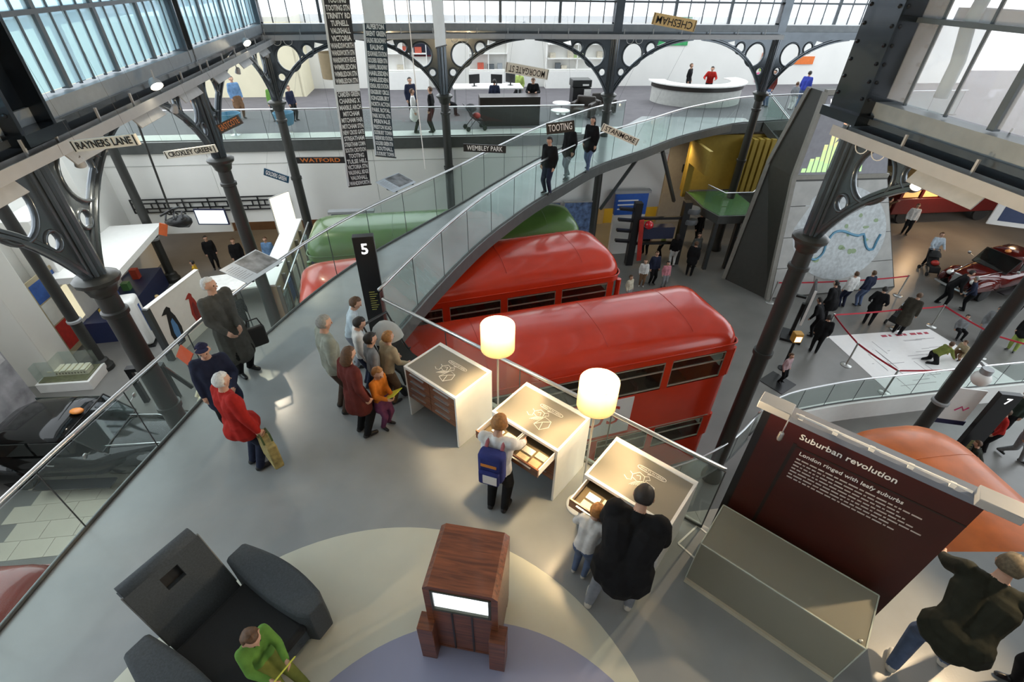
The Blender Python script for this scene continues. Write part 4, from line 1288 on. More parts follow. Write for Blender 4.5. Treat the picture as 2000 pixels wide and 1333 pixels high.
# ================================================================== GALLERY FURNITURE
DESKB = mat('black_brown_desk', (0.022, 0.015, 0.012), 0.4)
t = thing('reception_desk', 'long dark brown reception desk on the gallery', 'desk', (-0.25, 22.75, 0), YAW)
B(-1.3, 1.3, 0, 0.05, 0, 1.1).build('front_panel', DESKB, t)
B(-1.3, 1.3, 0, 0.85, 1.1, 1.14).build('desk_top', DESKB, t)
B(1.25, 1.3, 0.05, 0.85, 0, 1.1).build('side_panel', DESKB, t)
B(-1.3, -1.25, 0.05, 0.85, 0, 1.1).build('side_panel', DESKB, t)
t = thing('work_table', 'pale work table with computer screens behind the dark desk', 'desk', (-1.35, 25.3, 0), YAW)
B(-1.6, 1.7, 0, 1.3, 0.98, 1.03).build('table_top', GLOSSW, t)
for x in (-1.55, 1.6):
    for y in (0.05, 1.2):
        B(x, x + 0.06, y, y + 0.06, 0, 0.98).build('leg', TRAYG, t)
for i, (x, y, r, lab) in enumerate([(-2.0, 25.8, 30, 'black flat monitor turned away on the work table, left'), (-0.95, 25.9, -10, 'black flat monitor facing the seated person on the work table'), (-0.3, 26.2, -35, 'black flat monitor at the right end of the work table')]):
    m = thing('monitor', lab, 'monitor', (x, y, 1.03), R_(r), 'monitors on the work table')
    B(-0.27, 0.27, -0.02, 0.02, 0.12, 0.5).build('screen', BLACK, m)
    B(-0.03, 0.03, 0.0, 0.04, 0, 0.2).build('stand', BLACK, m)
    B(-0.12, 0.12, -0.08, 0.1, 0, 0.015).build('foot', BLACK, m)
def shelf_unit(p, w, label, levels=(0.95, 1.75, 2.5), h=3.2, items=6):
    t = thing('shelf_unit', label, 'shelf', (p[0], p[1], 0), YAW, 'white shelf units on the gallery wall')
    B(0, w, 0.3, 0.34, 0, h).build('back_board', GLOSSW, t)
    for x in (0, w / 2 - 0.02, w - 0.04):
        B(x, x + 0.04, -0.1, 0.3, 0.9, h).build('upright', GLOSSW, t)
    for z in levels:
        B(0, w, -0.1, 0.3, z - 0.03, z + 0.02).build('shelf_board', GLOSSW, t)
    B(0, w, -0.25, 0.3, 0, 0.9).build('base_cupboard', GLOSSW, t)
    random.seed(int(p[0] * 10))
    cols = [('red', (0.5, 0.1, 0.06)), ('grey', (0.3, 0.32, 0.34)), ('tan', (0.55, 0.5, 0.4)), ('black', (0.1, 0.11, 0.12)), ('green', (0.35, 0.45, 0.2))]
    nth = ['first', 'second', 'third', 'fourth', 'fifth', 'sixth', 'seventh', 'eighth', 'ninth']
    for i in range(items):
        cn, c = random.choice(cols)
        zi = random.randrange(len(levels))
        z = levels[zi]
        x = 0.15 + (w - 0.5) * (i + 0.2) / items
        o = B(0, 0.25 + 0.12 * random.random(), 0, 0.2, 0, 0.16 + 0.2 * random.random()).build('storage_box', mat('item_' + cn, c, 0.6, var=0.2, scale=15), None)
        q = (Matrix.Rotation(YAW, 3, 'Z') @ Vector((x, 0.0, 0)))
        o.location = (p[0] + q.x, p[1] + q.y, z + 0.021)
        o.rotation_euler = (0, 0, YAW)
        tag(o, 'small %s box, %s from left on %s' % (cn, nth[i], label), 'box', 'boxes on the gallery shelves')
    return t
def bw(x, dy=-0.36):
    return (BW[0] + UX * x + VX * dy, BW[1] + UY * x + VY * dy)
shelf_unit(bw(-3.3), 2.6, 'the white shelves left of the dark screen')
shelf_unit(bw(1.6), 2.2, 'the white shelves right of the dark screen')
shelf_unit(bw(6.0), 3.6, 'the white shelves behind the black copier', (0.95, 1.5, 2.2), 3.0, 9)
t = thing('wall_screen', 'dark wall screen with maroon lower edge above the desks', 'screen', (*bw(-0.55, -0.1), 2.0), YAW)
B(-0.85, 0.85, -0.03, 0.03, -0.36, 0.5).build('screen', mat('dark_blue_screen', (0.03, 0.035, 0.06), 0.3), t)
B(-0.85, 0.85, -0.035, 0.03, -0.42, -0.36).build('lower_edge', mat('maroon_edge', (0.12, 0.01, 0.015), 0.4), t)
# round white counter
t = thing('curved_counter', 'curved white reception counter with dark band under the top', 'counter', (9.55, 28.9, 0), YAW)
def arcband(r0, r1, z0, z1, a0, a1, name, m, n=24):
    rings = []
    for k in range(n + 1):
        a = a0 + (a1 - a0) * k / n
        c, s_ = math.cos(a), math.sin(a) * 0.8
        rings.append([(r0 * c, r0 * s_, z0), (r1 * c, r1 * s_, z0), (r1 * c, r1 * s_, z1), (r0 * c, r0 * s_, z1)])
    MB().loft(rings).build(name, m, t, True)
arcband(2.3, 2.4, 0, 0.72, R_(175), R_(372), 'front_panel', mat('counter_grey', (0.50, 0.50, 0.47), 0.5))
arcband(2.3, 2.46, 0.72, 0.94, R_(175), R_(372), 'dark_band', DESKB)
arcband(1.75, 2.6, 0.94, 1.0, R_(170), R_(378), 'counter_top', GLOSSW)
# copier, armchairs, round tables
t = thing('photocopier', 'tall black photocopier by the gallery wall', 'copier', (3.15, 26.6, 0), YAW)
B(-0.45, 0.45, -0.35, 0.35, 0.05, 0.95).build('cabinet', BLACK, t, bevel=0.02)
B(-0.5, 0.45, -0.38, 0.38, 0.98, 1.3).build('scanner_lid', BLACK, t, bevel=0.03)
B(0.1, 0.44, -0.37, -0.35, 0.5, 0.9).build('paper_tray', GLOSSW, t)
B(0.0, 0.3, -0.4, -0.3, 1.05, 1.12).build('control_panel', GLOSSW, t)
for i, (x, y, r, lab) in enumerate([(4.2, 25.4, 20, 'black leather tub chair behind the iron column, right one'), (3.1, 24.6, -25, 'black leather tub chair beside the white round table')]):
    c = thing('tub_chair', lab, 'armchair', (x, y, 0), R_(r), 'black tub chairs')
    BL = mat('black_brown_leather', (0.03, 0.022, 0.016), 0.4)
    B(-0.38, 0.38, -0.36, 0.4, 0.1, 0.42).build('seat', BL, c, bevel=0.05)
    B(-0.5, -0.34, -0.36, 0.45, 0.05, 0.66).build('armrest', BL, c, bevel=0.05)
    B(0.34, 0.5, -0.36, 0.45, 0.05, 0.66).build('armrest', BL, c, bevel=0.05)
    B(-0.45, 0.45, 0.36, 0.52, 0.05, 0.85).build('backrest', BL, c, bevel=0.06)
    for sx in (-0.4, 0.4):
        B(sx - 0.03, sx + 0.03, -0.3, -0.24, 0, 0.1).build('leg', CHROME, c)
for x, y, lab in ((1.98, 23.6, 'white round side table nearest the gallery rail'), (2.15, 25.2, 'white round side table further back on the gallery')):
    c = thing('side_table', lab, 'table', (x, y, 0), 0, 'white round side tables')
    MB().lathe([(0.42, 0.46), (0.43, 0.48), (0.42, 0.5)], 24).build('table_top', GLOSSW, c, True)
    MB().lathe([(0.03, 0.02), (0.03, 0.46)], 10).build('stem', CHROME, c, True)
    MB().lathe([(0.24, 0), (0.22, 0.02), (0.03, 0.03)], 20).build('base', CHROME, c, True)
# stacked blue tub seats at the left end, drum shade, notice
for x, y, lab in ((-11.3, 20.6, 'blue tub seat behind the gallery glass at far left'), (-9.3, 20.9, 'blue tub seat behind the gallery glass beside the corner column')):
    c = thing('blue_tub_chair', lab, 'seat', (x, y, 0), R_(180), 'blue tub seats')
    BLU = mat('blue_plastic', (0.04, 0.17, 0.28), 0.4)
    MB().lathe([(0.22, 0.32), (0.3, 0.36), (0.36, 0.55), (0.4, 0.8), (0.37, 0.8), (0.32, 0.55), (0.24, 0.4), (0.01, 0.38)], 22).build('shell', BLU, c, True)
    MB().lathe([(0.24, 0), (0.05, 0.04), (0.04, 0.32)], 14).build('pedestal', CHROME, c, True)
t = thing('drum_shade', 'large brown drum shade hanging in the cream gallery room', 'lampshade', (-8.1, 24.4, 2.0), 0)
MB().lathe([(0.55, -0.5), (0.55, 0.5), (0.53, 0.5), (0.53, -0.5)], 28, cap=False).build('shade', mat('brown_shade', (0.20, 0.15, 0.08), 0.7), t, True)
MB().tube([(0, 0, 0.4), (0, 0, 4)], 0.012, 6).build('cord', BLACK, t)
for x, w, z, h, c, lab in ((15.9, 0.7, 1.62, 0.22, (0.75, 0.18, 0.02), 'small orange wall notice, topmost of the column of notices'), (15.9, 0.75, 1.2, 0.5, (0.72, 0.2, 0.02), 'tall orange wall notice in the column of notices'), (15.95, 0.65, 0.82, 0.14, (0.35, 0.5, 0.08), 'green wall notice strip in the column of notices'), (15.9, 0.75, 0.42, 0.5, (0.65, 0.03, 0.2), 'pink wall notice at the foot of the column of notices'), (18.4, 1.25, 1.32, 0.42, (0.75, 0.17, 0.02), 'wide orange wall notice near the right pier')):
    o = B(-w / 2, w / 2, -0.03, 0.0, -h / 2, h / 2).build('wall_notice', mat('notice_%d' % int(c[1] * 1000 + c[2] * 100), c, 0.5), None)
    o.location = (*bw(x - BW[0] - 0.6, -0.02), z); o.rotation_euler = (0, 0, YAW)
    tag(o, lab, 'notice', 'gallery wall notices')
o = B(-1.0, 1.0, -0.03, 0, -0.5, 0.9).build('wall_poster', mat('green_poster', (0.03, 0.32, 0.10), 0.5, var=0.3, scale=2), None)
o.location = (*bw(13.4, -0.02), 2.6); o.rotation_euler = (0, 0, YAW); tag(o, 'green wall poster behind the bracket of the right far column', 'poster')

# ================================================================== LOWER LEFT EXHIBITS
t = thing('model_case', 'low white case with a lit white building model under glass', 'display case', (-14.25, 11.75, GZ), R_(8))
B(-0.78, 0.78, -0.48, 0.48, 0, 0.34).build('plinth', GLOSSW, t, bevel=0.01)
B(-0.70, 0.70, -0.40, 0.40, 0.34, 0.37).build('model_ground', mat('model_green', (0.16, 0.15, 0.07), 0.8, var=0.3, scale=10), t)
mw = mat('model_white', (0.85, 0.78, 0.6), 0.6, var=0.03)
mdl = MB().box(-0.55, 0.6, -0.1, 0.22, 0.37, 0.52).build('model_building', mw, t)
for k in range(6):
    MB().box(-0.07, 0.07, -0.12, 0.24, 0.52, 0.57).build('model_wing', mw, mdl, loc=(-0.45 + k * 0.19, 0, 0))
for k in range(12):
    B(-0.018, 0.018, -0.106, -0.1, 0.42, 0.47).build('model_window', mat('model_window_brown', (0.2, 0.15, 0.1), 0.8), mdl, loc=(-0.48 + k * 0.09, 0, 0))  # dark brown window marks on the model
for nm, q in (('glass_front', (-0.7, 0.7, -0.405, -0.4, 0.37, 0.95)), ('glass_back', (-0.7, 0.7, 0.4, 0.405, 0.37, 0.95)), ('glass_side', (-0.705, -0.7, -0.4, 0.4, 0.37, 0.95)), ('glass_side', (0.7, 0.705, -0.4, 0.4, 0.37, 0.95)), ('glass_top', (-0.7, 0.7, -0.4, 0.4, 0.95, 0.955))):
    B(*q).build(nm, CLEAR, t)
def wall_graphic(name, p, w, h, z, label, cat, parts, rz=None):
    t = thing(name, label, cat, (p[0], p[1], z), YAW + PI / 2 if rz is None else rz)
    for nm, (x0, x1, z0, z1), m in parts:
        B(x0, x1, -0.03 if nm == 'board' else -0.036, 0.0 if nm == 'board' else -0.031, z0, z1).build(nm, m, t)
    return t
PH1 = mat('mono_photo', (0.36, 0.36, 0.38), 0.5, var=0.4, scale=2)
PH2 = mat('night_photo', (0.10, 0.05, 0.03), 0.5, var=0.9, scale=4)
PBLU = mat('poster_blue', (0.03, 0.09, 0.30), 0.5, var=0.2, scale=6)
PRED = mat('poster_red', (0.45, 0.03, 0.02), 0.5, var=0.2)
wall_graphic('photo_wall', (-14.3, 9.6), 2, 3, GZ, 'tall grey photo board on the far left wall', 'poster', [('board', (-1.0, 1.0, 0.02, 3.0), PH1), ('picture', (-0.95, 0.95, 1.9, 2.9), mat('pale_photo', (0.6, 0.6, 0.6), 0.5, var=0.3, scale=3))], YAW - PI / 2 + PI)
wall_graphic('photo_wall', (-13.9, 7.2), 2, 3, GZ, 'dark photo board with orange specks at far left edge', 'poster', [('board', (-1.2, 1.2, 0.02, 2.6), PH2)], YAW - PI / 2 + PI)
wall_graphic('information_board', (-15.2, 13.5), 1.2, 2.2, GZ, 'framed exhibit panel with blue header and red drawing on the left wall', 'display panel', [('board', (-0.7, 0.7, 0.2, 3.0), mat('panel_tan', (0.4, 0.33, 0.2), 0.5)), ('header', (-0.6, 0.6, 2.2, 2.85), PBLU), ('middle_sheet', (-0.6, 0.6, 1.4, 2.15), SW), ('red_drawing', (-0.6, 0.6, 0.4, 1.35), PRED)], YAW + PI / 2)
# white canopy and bench
t = thing('exhibit_canopy', 'white slab canopy over the lower left exhibit bench', 'canopy', (-14.6, 15.9, GZ), R_(12))
B(-1.0, 1.0, -2.1, 2.1, 2.5, 2.72).build('canopy_slab', GLOSSW, t)
B(-1.0, -0.9, -2.1, 2.1, 0, 2.5).build('back_wall', WHITE, t)
B(-0.9, 0.3, -2.0, 2.0, 0, 0.85).build('bench', mat('navy_bench', (0.02, 0.03, 0.09), 0.4), t)
B(-0.9, -0.88, -1.9, 1.9, 1.0, 2.3).build('lit_backing', mat('lit_backing', (0.8, 0.75, 0.55), 0.5, emit=0.5, ecol=(1, 0.9, 0.6)), t)
for k in range(4):
    B(-0.12, 0.12, -0.12, 0.12, 0.85, 1.15 + 0.1 * (k % 2)).build('exhibit_block', mat(['blk_y', 'blk_b', 'blk_g', 'blk_r'][k], [(0.6, 0.4, 0.05), (0.05, 0.1, 0.4), (0.1, 0.25, 0.08), (0.5, 0.06, 0.03)][k], 0.5), t, loc=(-0.3, -1.5 + k * 0.9, 0))
t = thing('exhibit_cabinet', 'white rounded exhibit cabinet with a blue stripe', 'cabinet', (-13.2, 13.9, GZ), R_(20))
B(-0.3, 0.3, -0.35, 0.35, 0.06, 1.9).build('body', GLOSSW, t, bevel=0.12)
B(0.301, 0.31, -0.06, 0.06, 0.5, 1.6).build('blue_stripe', PBLU, t)
B(-0.32, 0.32, -0.37, 0.37, 0.0, 0.06).build('black_base', BLACK, t)
# partition with birds
t = thing('bird_partition', 'white partition with a penguin and a red bird picture', 'partition', (-11.78, 12.93, GZ), face(0.28, 2.57) )
B(-0.06, 0.06, 0, 2.6, 0, 2.1).build('partition_wall', GLOSSW, t)
B(-0.10, 0.10, -0.06, 0.08, 0, 2.1).build('end_post', IRON_D, t)
B(-0.08, 0.08, 0, 2.6, 2.1, 2.14).build('cap_rail', WHITE, t)
def bird(cx, cz, k, m1, m2, nm):
    b = MB()
    out = [(-0.14, -0.5), (0.1, -0.5), (0.18, -0.1), (0.14, 0.25), (0.08, 0.42), (0.1, 0.5), (0.03, 0.58), (-0.06, 0.55), (-0.2, 0.46), (-0.06, 0.42), (-0.12, 0.2), (-0.2, -0.1)]
    b.loft([[(x, cx + k * p[0], cz + k * p[1]) for p in out] for x in (0.06, 0.075)])
    o = b.build(nm, m1, t)
    b2 = MB()
    b2.loft([[(x, cx + k * p[0], cz + k * p[1]) for p in [(-0.08, -0.4), (0.04, -0.4), (0.08, 0.0), (0.03, 0.25), (-0.05, 0.2), (-0.1, -0.1)]] for x in (0.075, 0.08)])
    b2.build('breast', m2, o)
bird(0.65, 0.95, 1.4, BLACK, mat('bird_blue', (0.10, 0.25, 0.5), 0.5), 'penguin_picture')
bird(1.75, 1.0, 1.1, mat('bird_red', (0.35, 0.03, 0.02), 0.5), mat('bird_dark_red', (0.2, 0.02, 0.02), 0.5), 'red_bird_picture')
t = thing('floor_sign', 'orange-red slanted sign on a low stand by the partition', 'sign', (-10.7, 12.3, GZ), R_(-35))
MB().obox((0, 0, 0.75), (0.8, 0.03, 0.42), rx=-0.7).build('board', mat('sign_orange_red', (0.55, 0.07, 0.02), 0.5), t)
for s in (-0.3, 0.3):
    MB().tube([(s, 0.02, 0), (s, 0.02, 0.72)], 0.018, 6).build('leg', IRON_D, t)
t = thing('black_hand_frame', 'black metal stair frame standing behind the saloon car', 'railing', (-11.4, 10.9, GZ), R_(12))
for s in (0, 0.9):
    MB().bar((s, 0, 0), (s, 0, 1.3), 0.14, 0.14).build('post', BLACK, t)
MB().bar((-0.05, 0, 1.32), (0.95, 0, 1.32), 0.2, 0.12).build('top_bar', BLACK, t)
MB().bar((0.9, 0, 1.3), (1.3, 0.2, 0.2), 0.12, 0.1).build('brace', BLACK, t)
t = thing('cream_telephone_seat', 'cream curved fitting on the floor next to the car bonnet', 'fitting', (-9.3, 10.75, GZ), R_(30))
MB().lathe([(0.3, 0), (0.32, 0.3), (0.22, 0.5), (0.05, 0.56)], 18).build('body', CREAM, t, True)
MB().tube([(-0.25, 0, 0.5), (-0.1, 0.1, 0.75), (0.25, 0.1, 0.72)], 0.06, 8).build('arm', CREAM, t, True)
# white table
t = thing('exhibit_table', 'white square exhibit table behind the overcoat man', 'table', (-10.9, 16.9, GZ), R_(20))
B(-1.2, 1.2, -0.7, 0.7, 0.84, 0.9).build('table_top', mat('white_table_top', (0.9, 0.9, 0.86), 0.4), t)  # plain white top
for sx in (-1.1, 1.1):
    for sy in (-0.6, 0.6):
        B(sx - 0.05, sx + 0.05, sy - 0.05, sy + 0.05, 0, 0.84).build('leg', TRAYG, t)
# tall display partition with framed boards
t = thing('display_partition', 'long pale partition with framed panels beside the bridge', 'partition', (-7.0, 12.55, GZ), face(-0.9, 4.6))
PL = mat('pale_ply', (0.52, 0.44, 0.28), 0.6, var=0.08, scale=4)
B(-0.62, -0.10, 0, 4.9, 0, 3.3).build('partition_core', PL, t)
B(-0.64, -0.10, -0.02, 4.92, 3.3, 3.36).build('white_top', GLOSSW, t)
random.seed(3)
for k in range(6):
    B(-0.1, 0.0, 0.8 * k + 0.02, 0.8 * k + 0.1, 0, 3.25).build('frame_post', mat('grey_frame', (0.20, 0.19, 0.16), 0.4), t)
    for j, z in enumerate((0.4, 1.2, 2.1)):
        c = [SW, PL, PBLU, mat('poster_cream', (0.7, 0.65, 0.5), 0.5, var=0.2, scale=5), mat('poster_teal', (0.3, 0.4, 0.4), 0.5, var=0.4, scale=5)][(k * 3 + j * 2) % 5]
        B(-0.1, -0.03, 0.8 * k + 0.14, 0.8 * k + 0.78, z, z + 0.68).build('framed_board', c, t)
MB().tube([(0.12, -0.1, 3.2), (0.12, 4.9, 3.2)], 0.03, 8).build('grab_rail', CHROME, t)
# lit poster, screen, frieze
t = thing('lit_poster', 'glowing cream poster hung by the corner column', 'poster', (-8.75, 17.6, -3.1), R_(62))
B(-0.42, 0.42, -0.02, 0.02, 0, 1.75).build('lightbox', mat('lightbox_face', (0.9, 0.85, 0.65), 0.5, emit=0.9, ecol=(1, 0.93, 0.7), var=0.1, scale=2), t)
B(-0.45, 0.45, 0.02, 0.06, -0.02, 1.78).build('frame', TRAYG, t)
t = thing('wall_monitor', 'lit white monitor below the black lattice frieze', 'monitor', (-12.2, 18.55, -2.98), YAW - R_(6))
B(-0.62, 0.62, -0.03, 0.03, 0, 0.66).build('bezel', mat('navy_bezel', (0.02, 0.02, 0.06), 0.4), t)
B(-0.57, 0.57, -0.036, -0.03, 0.05, 0.61).build('screen', mat('white_lit_screen', (0.7, 0.85, 0.9), 0.4, emit=0.9, ecol=(0.8, 0.95, 1), var=0.05, scale=5), t)
B(-0.1, 0.1, 0.03, 0.5, 0.25, 0.4).build('bracket', BLACK, t)
t = thing('lattice_frieze', 'black open lattice frieze fixed to the white fascia', 'frieze', (*at_uv(GE, -12.9, 0.02), -2.75), YAW)
for z in (0, 0.16, 0.38, 0.54):
    B(0, 6.2, -0.02, 0.02, z - 0.025, z + 0.025).build('rail', BLACK, t)
for k in range(26):
    zz = (0, 0.54) if k % 4 == 0 else ((0.16, 0.38) if k % 2 else ((0, 0.16) if k % 4 == 2 else (0.38, 0.54)))
    B(-0.025, 0.025, -0.02, 0.02, *zz).build('stile', BLACK, t, loc=(0.02 + k * 0.246, 0, 0))
t = thing('hanging_rig', 'black streamlined object hanging from a pole with an orange flap', 'hanging exhibit', (-11.9, 16.0, -1.6), R_(15))
MB().tube([(0.15, 0, 3.2), (0.0, 0, 0.1)], 0.035, 8).build('pole', SHAFT, t)
MB().loft([[(x, 0.22 * s_ * math.cos(a), -0.15 + h * math.sin(a)) for a in [2 * PI * k / 12 for k in range(12)]] for x, s_, h in ((-0.3, 0.2, 0.05), (-0.15, 0.9, 0.12), (0.1, 1.2, 0.2), (0.4, 1.0, 0.24), (0.55, 0.3, 0.08))]).build('body', BLACK, t, 'all')
MB().tube([(-0.25, -0.3, 0.2), (0.1, 0.0, 0.3), (0.2, 0.3, 0.24)], 0.04, 8).build('handle', BLACK, t)
for q in (-0.15, 0.1, 0.35):
    MB().tube([(q, -0.25, 0.02), (q, 0.0, 0.2), (q, 0.25, 0.02)], 0.03, 6).build('hoop', BLACK, t)
MB().obox((-0.45, 0, -0.4), (0.25, 0.03, 0.45), ry=0.4).build('flap', mat('orange_flap', (0.6, 0.12, 0.03), 0.5), t)
t = thing('wooden_bench', 'small brown wooden bench by the tan wall', 'bench', (-9.3, 20.6, GZ), R_(95))
for k in range(4):
    B(-0.7, 0.7, -0.24 + k * 0.12, -0.14 + k * 0.12, 0.42, 0.46).build('slat', wood('bench_wood', (0.2, 0.08, 0.03), (0.3, 0.13, 0.05)), t)
for s in (-0.55, 0.55):
    B(s - 0.03, s + 0.03, -0.22, 0.22, 0, 0.42).build('leg', IRON_D, t)
t = thing('information_stand', 'white exhibit cabinet with blue header and red poster behind the green bus', 'display panel', (-6.55, 18.6, GZ), YAW)
B(-0.75, 0.75, 0, 0.4, 0.1, 2.2).build('cabinet', GLOSSW, t)
B(-0.8, 0.8, -0.05, 0.4, 2.2, 3.0).build('header', PBLU, t)
B(-0.15, 0.6, -0.02, 0.0, 0.4, 2.0).build('red_poster', PRED, t)
B(-0.9, 0.9, 0.0, 0.3, 3.05, 3.15).build('lamp_bar', TRAYG, t)
def poster_frame(p, rz, w, h, z, label, m, group):
    t = thing('framed_poster', label, 'poster', (p[0], p[1], GZ), rz, group)
    B(-w / 2, w / 2, -0.03, 0.03, z, z + h).build('sheet', m, t)
    for x in (-w / 2 - 0.04, w / 2):
        B(x, x + 0.04, -0.05, 0.05, 0, z + h + 0.05).build('frame_post', CHROME, t)
    B(-w / 2, w / 2, -0.05, 0.05, z + h, z + h + 0.05).build('frame_rail', CHROME, t)
    return t
BPH = mat('blue_city_photo', (0.10, 0.16, 0.30), 0.4, var=0.6, scale=5)
poster_frame((1.35, 21.0), YAW, 1.4, 1.7, 1.0, 'framed blue city photograph behind the green bus, left of two', BPH, 'framed blue photographs')
poster_frame((2.95, 21.2), YAW, 1.4, 1.7, 1.0, 'framed blue city photograph beside the far column, right of two', BPH, 'framed blue photographs')
t = thing('information_stand', 'white exhibit panel with bright blue header near the yellow wall', 'display panel', (5.35, 21.6, GZ), YAW)
B(-0.75, 0.75, 0, 0.2, 0, 2.0).build('panel', GLOSSW, t)
B(-0.75, 0.75, -0.02, 0.2, 2.0, 3.0).build('header', mat('bright_blue', (0.03, 0.12, 0.5), 0.4), t)
for k in range(3):
    B(-0.65, 0.3, -0.03, -0.02, 2.25 + 0.2 * k, 2.31 + 0.2 * k).build('print_line', LETW, t)
B(-0.85, 0.85, -0.05, 0.25, 3.0, 3.12).build('lamp_bar', TRAYG, t)
t = thing('signal_frame', 'black railway signal frame with a red lamp by the yellow wall', 'railway signal', (6.3, 20.6, GZ), R_(5))
for x in (-0.9, 1.3):
    B(x - 0.16, x + 0.16, -0.16, 0.16, 0, 3.0).build('post', BLACK, t)
for z in (1.0, 2.2):
    B(-0.9, 1.3, -0.06, 0.06, z, z + 0.12).build('crossbar', BLACK, t)
B(-0.5, 0.9, -0.2, 0.2, 1.35, 1.9).build('lever_box', mat('dark_blue_box', (0.02, 0.025, 0.06), 0.5), t)
MB().ball((-0.35, -0.25, 2.05), 0.2, 12, 8).build('red_lamp', mat('red_lamp', (0.6, 0.01, 0.02), 0.2, coat=1), t, 'all')
for k in range(4):
    MB().obox((-1.35, 0, 1.2 + 0.5 * k), (0.7, 0.2, 0.1), ry=0.1).build('signal_arm', BLACK, t)
MB().obox((-0.62, -0.25, 1.3), (0.2, 0.04, 2.0), ry=-0.1).build('white_red_blade', PRED, t)
for k in range(2):
    MB().lathe([(0.32, 0), (0.34, 0.1), (0.3, 0.22)], 16, (1.6, 0, 2.0 + 0.5 * k)).build('signal_disc', mat('grey_disc', (0.12, 0.13, 0.14), 0.4), t, True)
t = thing('shop_poster', 'red and brown city poster on the yellow wall', 'poster', (*at_uv(GE, 10.0, 3.2), GZ + 1.3), YAW)
B(-0.75, 0.75, -0.04, 0, 0, 2.6).build('sheet', mat('red_brown_poster', (0.35, 0.08, 0.02), 0.5, var=0.8, scale=4), t)
MB().obox((1.15, -0.02, 2.2), (0.5, 0.02, 0.3), ry=0.2).build('red_mark', mat('red_letters', (0.7, 0.12, 0.03), 0.5, var=0.4, scale=12), t)
t = thing('exit_sign', 'maroon hanging sign with a lit white end above the yellow wall', 'sign', (*at_uv(GE, 9.4, 2.6), -1.95), YAW)
B(-0.9, 0.4, -0.03, 0.03, 0, 0.26).build('board', mat('maroon_sign', (0.25, 0.02, 0.04), 0.5), t)
B(0.42, 1.0, -0.03, 0.03, 0, 0.26).build('lit_end', mat('lit_green_white', (0.8, 1, 0.8), 0.5, emit=2.5, ecol=(0.85, 1, 0.8), var=0), t)
B(-0.8, 0.3, -0.034, -0.03, 0.11, 0.16).build('print_line', mat('pale_pink_print', (0.5, 0.2, 0.2), 0.6, var=0), t)
t = thing('wall_vent', 'dark wall vent right of the yellow wall', 'vent', (*at_uv(GE, 12.4, 3.04), -2.7), YAW)
B(-0.4, 0.4, -0.03, 0, 0, 0.35).build('frame', IRON_D, t)
for k in range(4):
    B(-0.37, 0.37, -0.045, -0.03, 0.03 + 0.08 * k, 0.07 + 0.08 * k).build('slat', BLACKM, t)
# bridge struts
t = thing('bridge_strut', 'pair of dark slanting struts under the bridge by the yellow wall', 'strut')
MB().bar((5.0, 20.2, -0.45), (3.9, 21.2, -3.1), 0.12, 0.12).build('strut', IRON_D, t)
MB().bar((6.1, 20.9, -0.45), (7.5, 22.3, -3.1), 0.12, 0.12).build('strut', IRON_D, t)

# ================================================================== STAIR LANDING, PYLON, BARRIERS
t = thing('stair_landing', 'glass sided stair landing with yellow walls and green floor', 'staircase', (9.9, 21.7, -2.85), R_(6))
pl = [(-1.6, -0.6), (-1.3, -1.6), (-0.1, -1.6), (0.8, -0.7), (0.8, 1.4), (-1.6, 1.4)]
MB().prism(pl, -0.35, 0).build('landing_slab', SLABE, t)
MB().prism([(x * 0.96, y * 0.95) for x, y in pl], 0, 0.01).build('green_floor', mat('green_lino', (0.05, 0.13, 0.03), 0.4, var=0.2), t)
for a, b in zip(pl[:4], pl[1:4]):
    v = MB().loft([[(a[0], a[1], 0.02), (a[0] + 0.012, a[1] + 0.012, 0.02), (a[0] + 0.012, a[1] + 0.012, 1.0), (a[0], a[1], 1.0)], [(b[0], b[1], 0.02), (b[0] + 0.012, b[1] + 0.012, 0.02), (b[0] + 0.012, b[1] + 0.012, 1.0), (b[0], b[1], 1.0)]])
    v.build('glass_panel', GLASS, t)
    MB().tube([(a[0], a[1], 1.03), (b[0], b[1], 1.03)], 0.022, 8).build('handrail', CHROME, t)
for x, y in ((-1.2, -1.4), (-0.2, -1.4)):
    B(x - 0.08, x + 0.08, y - 0.08, y + 0.08, GZ + 2.85, -0.35).build('support_post', IRON_D, t)
YST = mat('shaded_stair_yellow', (0.40, 0.28, 0.045), 0.6, var=0.06)  # yellow darkened, the stairwell's shade put into the colour
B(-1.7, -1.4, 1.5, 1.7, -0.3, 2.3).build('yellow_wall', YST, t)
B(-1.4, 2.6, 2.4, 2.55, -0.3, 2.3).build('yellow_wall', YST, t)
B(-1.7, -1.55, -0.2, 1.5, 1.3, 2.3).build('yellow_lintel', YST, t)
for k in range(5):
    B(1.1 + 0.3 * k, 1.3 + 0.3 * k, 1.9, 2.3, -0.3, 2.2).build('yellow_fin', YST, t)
t = thing('stair_flight', 'dark sided stair flight with glass sides rising to the gallery', 'staircase', (11.5, 24.2, 0), R_(72))
MB().loft([[(0, 0, 0.0), (1.3, 0, 0.0), (1.3, 0, -0.35), (0, 0, -0.35)], [(0, -2.6, -2.2), (1.3, -2.6, -2.2), (1.3, -2.6, -2.55), (0, -2.6, -2.55)]]).build('stringer', SLABE, t)
for x in (0, 1.3):
    MB().tube([(x, 0, 1.05), (x, -2.6, -1.15)], 0.022, 8).build('handrail', CHROME, t)
    MB().loft([[(x - 0.006, 0, 0), (x + 0.006, 0, 0), (x + 0.006, 0, 1.0), (x - 0.006, 0, 1.0)], [(x - 0.006, -2.6, -2.2), (x + 0.006, -2.6, -2.2), (x + 0.006, -2.6, -1.2), (x - 0.006, -2.6, -1.2)]]).build('glass_panel', GLASS, t)

